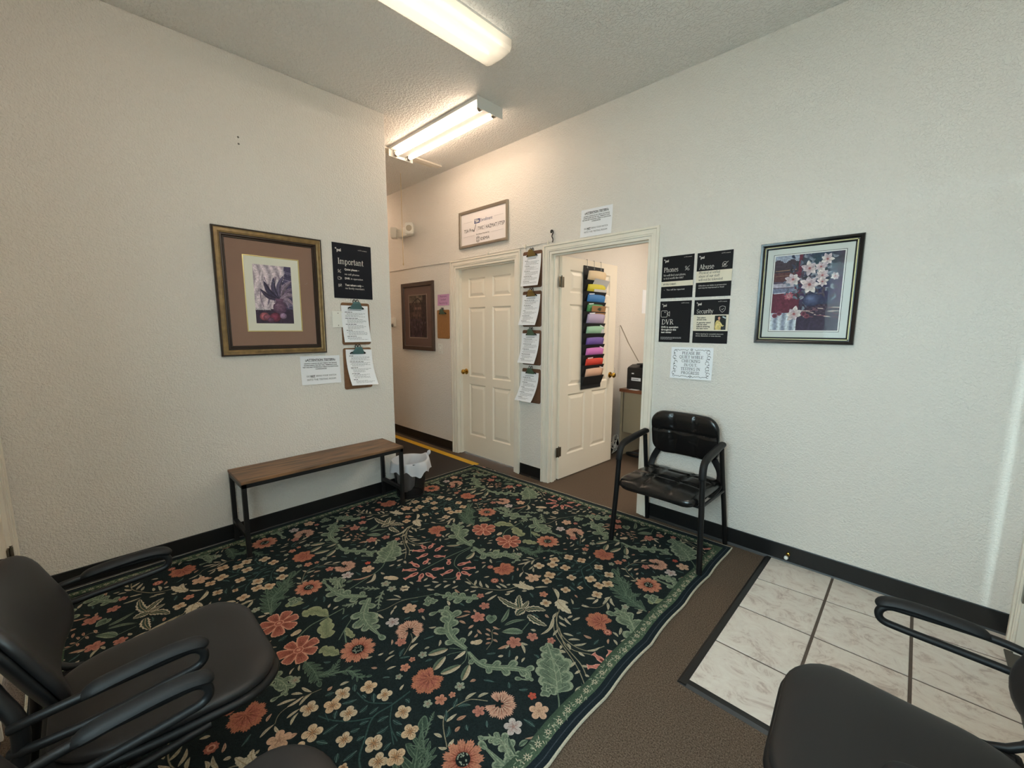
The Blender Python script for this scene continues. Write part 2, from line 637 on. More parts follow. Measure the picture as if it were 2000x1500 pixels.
def put_line(mb, pts, w, y=-0.002, closed=False):
    P = [Vector(p) for p in pts]
    if closed:
        P.append(P[0])
    for a, b in zip(P, P[1:]):
        t = b - a
        if t.length < 1e-7:
            continue
        t.normalize()
        nx, nz = -t.y * w / 2, t.x * w / 2
        mb.quad((a.x + nx, y, a.y + nz), (b.x + nx, y, b.y + nz), (b.x - nx, y, b.y - nz), (a.x - nx, y, a.y - nz))


def put_rect(mb, x0, x1, z0, z1, y=-0.002):
    mb.quad((x0, y, z0), (x1, y, z0), (x1, y, z1), (x0, y, z1))


# ------------------------------------------------------------------ shared materials
M_wall = plaster('wall_paint', (231, 225, 217), 105.0, 0.0021, 1.0, 0.36, 0.66)
M_ceil = plaster('ceiling_paint', (238, 236, 232), 60.0, 0.0035, 1.0, 0.42, 0.6)
M_carpet = mat('brown_carpet', (126, 109, 94), 0.95, c2=(74, 61, 51), vscale=210, bump=1.0, bscale=330, bdist=0.006, spec=0.1, detail=6)
M_cove = mat('black_rubber', (17, 17, 18), 0.42, var=0.15, vscale=30)
M_trim = mat('cream_trim_paint', (238, 230, 216), 0.4, var=0.03, vscale=8)
M_door = mat('cream_door_paint', (243, 232, 214), 0.42, bump=0.12, bscale=180, stretch=(1, 1, 0.06), bdist=0.0008)
M_brass = mat('brass', (190, 150, 70), 0.22, metal=1.0)
M_steel = mat('dull_steel', (150, 146, 138), 0.35, metal=1.0)
M_oldbrass = mat('aged_brass', (112, 104, 90), 0.45, metal=.8)
M_black = mat('black_paint', (18, 18, 19), 0.45)
M_white = mat('white_enamel', (222, 222, 218), 0.35)
M_paper = mat('white_paper', (243, 244, 248), 0.75)
M_ink = mat('black_ink', (30, 30, 34), 0.8)
M_greyink = mat('grey_print', (120, 120, 126), 0.85)


def glass_mat(name, tint=(0.95, 0.98, 0.97), gloss=0.08):
    m, nt, b = nmat(name)
    N, Lk = nt.nodes, nt.links
    t = N.new('ShaderNodeBsdfTransparent')
    t.inputs[0].default_value = (*tint, 1)
    g = N.new('ShaderNodeBsdfGlossy')
    g.inputs['Roughness'].default_value = 0.03
    mx = N.new('ShaderNodeMixShader')
    mx.inputs[0].default_value = gloss
    Lk.new(t.outputs[0], mx.inputs[1])
    Lk.new(g.outputs[0], mx.inputs[2])
    Lk.new(mx.outputs[0], nt.nodes['Material Output'].inputs[0])
    return m


M_glass = glass_mat('window_glass')
M_tglass = glass_mat('tinted_glass', (0.18, 0.20, 0.20), 0.06)  # tint added to hold back daylight through the entrance lite
M_pglass = glass_mat('picture_glass', (1, 1, 1), 0.008)

# ------------------------------------------------------------------ floor, tiles
floor = struct(MB().box(-6.8, RX + 0.13, RY - 0.12, 6.2, -0.06, 0.0).build('floor', M_carpet))


def tile_mat(i):
    m, nt, b = nmat('stone_tile_%d' % i)
    N, Lk = nt.nodes, nt.links
    tc = N.new('ShaderNodeTexCoord')
    mp = N.new('ShaderNodeMapping')
    mp.inputs['Location'].default_value = (i * 3.1, i * 1.7, 0)
    mp.inputs['Rotation'].default_value = (0, 0, 0.5)
    mp.inputs['Scale'].default_value = (1.0, 1.35, 1)
    Lk.new(tc.outputs['Object'], mp.inputs[0])
    n = N.new('ShaderNodeTexNoise')
    n.inputs['Scale'].default_value = 8.5
    n.inputs['Detail'].default_value = 9.0
    n.inputs['Roughness'].default_value = 0.76
    n.inputs['Distortion'].default_value = 1.2
    Lk.new(mp.outputs[0], n.inputs['Vector'])
    r = N.new('ShaderNodeValToRGB')
    e = r.color_ramp.elements
    e[0].position, e[0].color = 0.30, (*lin((166, 148, 140)), 1)
    e[1].position, e[1].color = 0.72, (*lin((230, 224, 214)), 1)
    k = e.new(0.47)
    k.color = (*lin((216, 205, 195)), 1)
    k = e.new(0.40)
    k.color = (*lin((196, 180, 170)), 1)
    Lk.new(n.outputs[0], r.inputs[0])
    Lk.new(r.outputs[0], b.inputs['Base Color'])
    b.inputs['Roughness'].default_value = 0.5
    bp = N.new('ShaderNodeBump')
    bp.inputs['Strength'].default_value = 0.6
    bp.inputs['Distance'].default_value = 0.002
    Lk.new(n.outputs[0], bp.inputs['Height'])
    Lk.new(bp.outputs[0], b.inputs['Normal'])
    return m


M_grout = mat('brown_grout', (88, 76, 68), 0.9, var=0.1, vscale=60)
TM = [tile_mat(i) for i in range(3)]
MB().box(-0.535, RX, 1.545, W, 0.0, 0.004).build('grout_bed', M_grout, floor)
tx = [-0.535, -0.220, 0.106, RX]
ty = [(1.556, 0.0), (1.872, 0.0), (2.204, 0.012), (2.533, 0.082), (W + 0.01, 0.0)]
ti = 0
for a in range(3):
    for b in range(4):
        g = 0.0045
        x0, x1 = tx[a] + (0.006 if a else 0.002), tx[a + 1] - 0.006
        yy = lambda k, x: ty[k][0] + ty[k][1] * (x + 0.535)
        P = [(x0, yy(b, x0) + g), (x1, yy(b, x1) + g), (x1, min(W - 0.004, yy(b + 1, x1) - g)), (x0, min(W - 0.004, yy(b + 1, x0) - g))]
        mb = MB()
        cx_, cy_ = sum(p[0] for p in P) / 4, sum(p[1] for p in P) / 4
        ins = [(p[0] + (0.003 if p[0] < cx_ else -0.003), p[1] + (0.003 if p[1] < cy_ else -0.003)) for p in P]
        r0 = mb.ring([(x, y, 0.002) for x, y in P])
        r1 = mb.ring([(x, y, 0.0065) for x, y in P])
        r2_ = mb.ring([(x, y, 0.0078) for x, y in ins])
        mb.bridge(r0, r1)
        mb.bridge(r1, r2_)
        mb.f.append(tuple(r2_))
        mb.build('tile', TM[(a * 2 + b) % 3], floor)

s_ = MB()
# black rubber edging with sloped carpet side
for (pa, pb, nx, ny) in (((-0.565, 1.535), (-0.558, 2.838), 1, 0), ((-0.555, 1.532), (RX, 1.532), 0, 1)):
    w_ = 0.036
    r0 = [(pa[0], pa[1], 0.0005), (pa[0] + nx * 0.012, pa[1] + ny * 0.012, 0.010), (pa[0] + nx * w_, pa[1] + ny * w_, 0.0105), (pa[0] + nx * w_, pa[1] + ny * w_, 0.0005)]
    r1 = [(pb[0], pb[1], 0.0005), (pb[0] + nx * 0.012, pb[1] + ny * 0.012, 0.010), (pb[0] + nx * w_, pb[1] + ny * w_, 0.0105), (pb[0] + nx * w_, pb[1] + ny * w_, 0.0005)]
    a_, b_ = s_.ring(r0), s_.ring(r1)
    s_.bridge(a_, b_)
    s_.f += [tuple(a_), tuple(reversed(b_))]
struct(s_.build('trim_1', mat('black_edging', (26, 24, 23), 0.5)))

# ------------------------------------------------------------------ walls and ceiling
D1 = (-3.622, -2.715, 2.040)   # closed door opening
D2 = (-2.317, -1.408, 2.040)   # open doorway


def wall_with_openings(name, a, b, t0, t1, ops, axis='x', z1=H):
    mb = MB()

    def bx(u0, u1, z0, zz):
        if axis == 'x':
            mb.box(u0, u1, t0, t1, z0, zz)
        else:
            mb.box(t0, t1, u0, u1, z0, zz)
    ops = sorted(ops)
    u = a
    for (o0, o1, zb, zt) in ops:
        bx(u, o0, 0, z1)
        if zb > 0:
            bx(o0, o1, 0, zb)
        bx(o0, o1, zt, z1)
        u = o1
    bx(u, b, 0, z1)
    return struct(mb.build(name, M_wall))


wall_with_openings('wall_right', -6.7, RX, W, W + WT, [(D1[0], D1[1], 0, D1[2]), (D2[0], D2[1], 0, D2[2])])
struct(MB().box(LX - 0.13, LX, RY, CY, 0, H, 0.006).build('wall_left', M_wall))
struct(MB().box(-6.7, LX - 0.13, CY - 0.12, CY, 0, H).build('wall_hall', M_wall))
struct(MB().box(-6.8, -6.7, CY - 0.12, W + WT, 0, H).build('wall_end', M_wall))
WN = (-0.86, 0.24, 0.90, 2.20)
D3 = (-3.062, -2.172, 2.04)
wall_with_openings('wall_rear', LX - 0.13, RX + 0.13, RY - 0.13, RY, [(D3[0], D3[1], 0, D3[2]), (WN[0], WN[1], WN[2], WN[3])])
D4 = (1.740, 2.700, 2.06)
wall_with_openings('wall_entrance', RY, W + WT, RX, RX + 0.13, [(D4[0], D4[1], 0, D4[2])], axis='y')
struct(MB().box(-6.8, RX + 0.13, RY - 0.13, W + WT, H, H + 0.05).build('ceiling', M_ceil))
# office behind the open doorway
OX = -2.435
struct(MB().box(OX - 0.1, OX, W + WT, 6.2, 0, 2.75).build('wall_office_left', M_wall))
struct(MB().box(OX - 0.1, RX + 0.13, 6.1, 6.2, 0, 2.75).build('wall_office_rear', M_wall))
struct(MB().box(RX, RX + 0.13, W + WT, 6.2, 0, 2.75).build('wall_office_right', M_wall))
struct(MB().box(OX - 0.1, RX + 0.13, W + WT, 6.2, 2.75, 2.80).build('ceiling_office', M_ceil))


# cove baseboards
def cove(name, segs, h=0.113):
    mb = MB()
    for (p, q, n) in segs:
        p, q, n = Vector(p), Vector(q), Vector(n)
        prof = [(0.0, 0.0), (0.014, 0.0), (0.010, 0.006), (0.0045, 0.016), (0.0035, h - 0.004), (0.002, h), (0.0, h)]
        a = mb.ring([(p.x + n.x * o, p.y + n.y * o, z) for o, z in prof])
        b = mb.ring([(q.x + n.x * o, q.y + n.y * o, z) for o, z in prof])
        mb.bridge(a, b)
        mb.f += [tuple(a), tuple(reversed(b))]
    return struct(mb.build(name, M_cove))


cove('baseboard_left', [((LX, RY), (LX, CY + 0.014), (1, 0)), ((LX - 0.13, CY), (LX + 0.012, CY), (0, 1))])
cove('baseboard_hall', [((-6.7, W), (D1[0] - 0.063, W), (0, -1)), ((-6.7, CY), (LX - 0.13, CY), (0, 1))])
cove('baseboard_middle', [((D1[1] + 0.063, W), (D2[0] - 0.063, W), (0, -1))])
cove('baseboard_right', [((D2[1] + 0.063, W), (RX, W), (0, -1))])
cove('baseboard_rear', [((D3[1] + 0.066, RY), (RX, RY), (0, 1))])
cove('baseboard_entrance', [((RX, RY), (RX, D4[0] - 0.09), (-1, 0))])
cove('baseboard_office', [((OX, W + WT), (OX, 6.1), (1, 0)), ((OX, 6.1), (RX, 6.1), (0, -1))])


# ------------------------------------------------------------------ door casings, jambs
def casing(name, a, b, zt, y, d=-1, axis='x', yback=None, cw=0.062, left=True, right=True):
    """casing around an opening a..b on a wall face at y; d = direction of the room from that face"""
    root = swall(name)

    def bx(mb, u0, u1, o0, o1, z0, z1, bev=0):
        lo, hi = sorted((y + d * o0, y + d * o1))
        if axis == 'x':
            mb.box(u0, u1, lo, hi, z0, z1, bev)
        else:
            mb.box(lo, hi, u0, u1, z0, z1, bev)
    strips = [(0.004, 0.016, 0.010), (0.016, 0.040, 0.0135), (0.040, 0.047, 0.010), (0.047, cw, 0.019)]
    for side in (0, 1):
        if (side == 0 and not left) or (side == 1 and not right):
            continue
        mb = MB()
        for i0, i1, t in strips:
            u0, u1 = (a - i1, a - i0) if side == 0 else (b + i0, b + i1)
            bx(mb, u0, u1, 0, t, 0, zt + i1, 0.0015)
        mb.build('casing', M_trim, root)
    mb = MB()
    for i0, i1, t in strips:
        bx(mb, a - i1 + 0.0005, b + i1 - 0.0005, 0, t - 0.0004, zt + i0, zt + i1, 0.0015)
    mb.build('casing', M_trim, root)
    return root


def jambs(root, a, b, zt, y0, y1, axis='x', stop=None):
    t = 0.018
    for (u0, u1, z0, z1) in ((a, a + t, 0, zt), (b - t, b, 0, zt), (a + t, b - t, zt - t, zt)):
        mb = MB()
        if axis == 'x':
            mb.box(u0, u1, y0, y1, z0, z1)
        else:
            mb.box(y0, y1, u0, u1, z0, z1)
        mb.build('jamb', M_trim, root)
    if stop:
        s0, s1 = stop
        for (u0, u1, z0, z1) in ((a + t, a + t + 0.011, 0, zt - t), (b - t - 0.011, b - t, 0, zt - t), (a + t + 0.011, b - t - 0.011, zt - t - 0.011, zt - t)):
            mb = MB()
            if axis == 'x':
                mb.box(u0, u1, s0, s1, z0, z1)
            else:
                mb.box(s0, s1, u0, u1, z0, z1)
            mb.build('door_stop_strip', M_trim, root)


t2 = casing('trim_2', D1[0], D1[1], D1[2], W)
jambs(t2, D1[0], D1[1], D1[2], W - 0.004, W + WT, stop=(W + 0.035, W + 0.072))
t3 = casing('trim_3', D2[0], D2[1], D2[2], W)
jambs(t3, D2[0], D2[1], D2[2], W - 0.004, W + WT, stop=(W + 0.035, W + 0.072))
t4 = casing('trim_4', D3[0], D3[1], D3[2], RY, d=1)
jambs(t4, D3[0], D3[1], D3[2], RY - 0.13, RY + 0.004)
t5 = casing('trim_5', D4[0], D4[1], D4[2], RX, axis='y', cw=0.075)
jambs(t5, D4[0], D4[1], D4[2], RX - 0.004, RX + 0.13, axis='y')


# ------------------------------------------------------------------ six-panel doors
def six_panel(root, w, h=2.012, zb=0.010, thick=0.035):
    st, mu = 0.118, 0.108
    pw = (w - 2 * st - mu) / 2
    cols = [(st, st + pw), (st + pw + mu, w - st)]
    rows = [(0.225, 0.795), (0.875, 1.615), (1.715, 1.915)]
    mb = MB()
    x = [0, cols[0][0], cols[0][1], cols[1][0], cols[1][1], w]
    z = [zb, rows[0][0], rows[0][1], rows[1][0], rows[1][1], rows[2][0], rows[2][1], zb + h]
    for i in range(5):
        for j in range(7):
            hole = i in (1, 3) and j in (1, 3, 5)
            if not hole:
                mb.quad((x[i], 0, z[j]), (x[i + 1], 0, z[j]), (x[i + 1], 0, z[j + 1]), (x[i], 0, z[j + 1]))
    mb.quad((0, thick, zb), (w, thick, zb), (w, thick, zb + h), (0, thick, zb + h))
    for (p, q) in (((0, zb), (w, zb)), ((w, zb), (w, zb + h)), ((w, zb + h), (0, zb + h)), ((0, zb + h), (0, zb))):
        mb.quad((p[0], 0, p[1]), (q[0], 0, q[1]), (q[0], thick, q[1]), (p[0], thick, p[1]))
    mb.build('slab', M_door, root, flipfix=False)
    for c in cols:
        for r in rows:
            MB().frame(c[1] - c[0], r[1] - r[0], [(0, 0), (0.004, -0.003), (0.012, -0.010), (0.020, -0.010), (0.046, -0.002)],
                       cx=(c[0] + c[1]) / 2, cz=(r[0] + r[1]) / 2, close=True).build('panel', M_door, root)


def knob(root, x, z, sides=(1,), thick=0.035):
    for s in sides:
        y0, d = (0, 1) if s == 1 else (thick, -1)
        mb = MB()
        mb.lathe([(0.0315, 0), (0.031, 0.004), (0.024, 0.007), (0.011, 0.010), (0.010, 0.024), (0.020, 0.032), (0.0265, 0.042), (0.0265, 0.050), (0.021, 0.058), (0.009, 0.062)],
                 0, 0, 0, 24, '-y')
        if s != 1:
            mb.v = [(vx, -vy, vz) for vx, vy, vz in mb.v]
        mb.v = [(vx + x, vy + y0, vz + z) for vx, vy, vz in mb.v]
        mb.build('knob', M_brass, root, smooth=True)


d1 = swall('door_1')
d1.location = (D1[0] + 0.020, W + 0.074, 0)
six_panel(d1, D1[1] - D1[0] - 0.040)
knob(d1, 0.068, 0.925)

d2 = swall('door_2')
d2.location = (D2[0] + 0.040, W + WT + 0.004, 0)
d2.rotation_euler = (0, 0, PI / 2 - 0.035)
six_panel(d2, 0.868)
knob(d2, 0.800, 0.925, (1, 2))
for z in (0.27, 1.80):
    mb = MB()
    mb.box(0.004, 0.032, -0.0022, 0.0005, z - 0.045, z + 0.045, 0.001)
    mb.lathe([(0.0065, -0.047), (0.0065, 0.047)], -0.005, -0.004, z, 12)
    mb.lathe([(0.0042, 0.047), (0.0055, 0.053), (0.002, 0.056)], -0.005, -0.004, z, 12)
    mb.box(-0.040, -0.008, -0.0022, 0.0005, z - 0.045, z + 0.045, 0.001)
    mb.build('hinge', M_oldbrass, d2, smooth=True)

d3 = swall('door_3')
d3.location = (D3[1] - 0.020, RY - 0.012, 0)
d3.rotation_euler = (0, 0, PI)
six_panel(d3, D3[1] - D3[0] - 0.040)
knob(d3, 0.070, 0.925)
for z in (0.30, 1.80):
    mb = MB()
    wq = D3[1] - D3[0] - 0.040
    mb.lathe([(0.0075, -0.045), (0.0075, 0.045)], wq + 0.006, -0.012, z, 12)
    mb.lathe([(0.005, 0.045), (0.0065, 0.052), (0.002, 0.055)], wq + 0.006, -0.012, z, 12)
    mb.box(wq - 0.03, wq + 0.034, -0.006, -0.0005, z - 0.045, z + 0.045, 0.001)
    mb.build('hinge', M_oldbrass, d3, smooth=True)

# entrance door: narrow lite added by the hinge stile to shape the light stripe
d4 = swall('door_4')
d4.location = (RX + 0.030, D4[0] + 0.022, 0)
dw = D4[1] - D4[0] - 0.044
M_edoor = mat('cream_entrance_door', (206, 200, 186), 0.4)
mb = MB()
l0, l1, zl0, zl1 = dw - 0.215, dw - 0.055, 0.16, 1.95
mb.box(0, 0.045, 0, l0, 0.012, 2.03)
mb.box(0, 0.045, l1, dw, 0.012, 2.03)
mb.box(0, 0.045, l0, l1, 0.012, zl0)
mb.box(0, 0.045, l0, l1, zl1, 2.03)
mb.build('slab', M_edoor, d4)
MB().box(0.020, 0.026, l0, l1, zl0, zl1).build('lite', M_tglass, d4)
mb = MB()
for (u0, u1, z0, z1) in ((l0 - 0.02, l0, zl0 - 0.02, zl1 + 0.02), (l1, l1 + 0.02, zl0 - 0.02, zl1 + 0.02), (l0, l1, zl0 - 0.02, zl0), (l0, l1, zl1, zl1 + 0.02)):
    mb.box(-0.008, 0.0, u0, u1, z0, z1, 0.002)
mb.build('lite_frame', M_edoor, d4)
mb = MB()
mb.lathe([(0.0315, 0), (0.031, 0.004), (0.024, 0.007), (0.011, 0.010), (0.010, 0.024), (0.020, 0.032), (0.0265, 0.042), (0.0265, 0.050), (0.021, 0.058), (0.009, 0.062)], 0, 0, 0, 24, 'x')
mb.v = [(-vx, vy + 0.07, vz + 0.95) for vx, vy, vz in mb.v]
mb.build('knob', M_brass, d4, smooth=True)
for z in (0.30, 1.05, 1.80):
    mb = MB()
    mb.lathe([(0.0075, -0.05), (0.0075, 0.05)], -0.008, dw + 0.008, z, 12)
    mb.box(-0.036, -0.028, dw + 0.003, dw + 0.030, z - 0.05, z + 0.05, 0.001)
    mb.build('hinge', M_steel, d4, smooth=True)
struct(MB().box(RX - 0.03, RX + 0.13, D4[0], D4[1], 0.0, 0.014, 0.003).build('trim_6', mat('aluminium_threshold', (90, 86, 80), 0.4, metal=0.8)))

# unseen window added for daylight in the rear wall, behind chairs and camera
w1 = swall('window_1')
mb = MB()
ym = RY - 0.10
for (u0, u1, z0, z1) in ((WN[0], WN[0] + 0.05, WN[2], WN[3]), (WN[1] - 0.05, WN[1], WN[2], WN[3]), (WN[0], WN[1], WN[2], WN[2] + 0.05), (WN[0], WN[1], WN[3] - 0.05, WN[3]),
                         ((WN[0] + WN[1]) / 2 - 0.025, (WN[0] + WN[1]) / 2 + 0.025, WN[2], WN[3])):
    mb.box(u0, u1, ym, ym + 0.05, z0, z1, 0.003)
mb.build('window_frame', M_white, w1)
MB().box(WN[0] + 0.04, WN[1] - 0.04, ym + 0.022, ym + 0.028, WN[2] + 0.04, WN[3] - 0.04).build('pane', M_glass, w1)
MB().box(WN[0] - 0.02, WN[1] + 0.02, RY - 0.05, RY + 0.02, WN[2] - 0.02, WN[2], 0.003).build('window_sill', M_trim, w1)
# pavement outside
struct(MB().box(RX + 0.14, 8.0, -7, 9, -0.10, -0.04).box(-7, RX + 0.14, -7, RY - 0.14, -0.10, -0.04).build('trim_7', mat('concrete_pavement', (190, 186, 178), 0.9, var=0.1, vscale=4)))


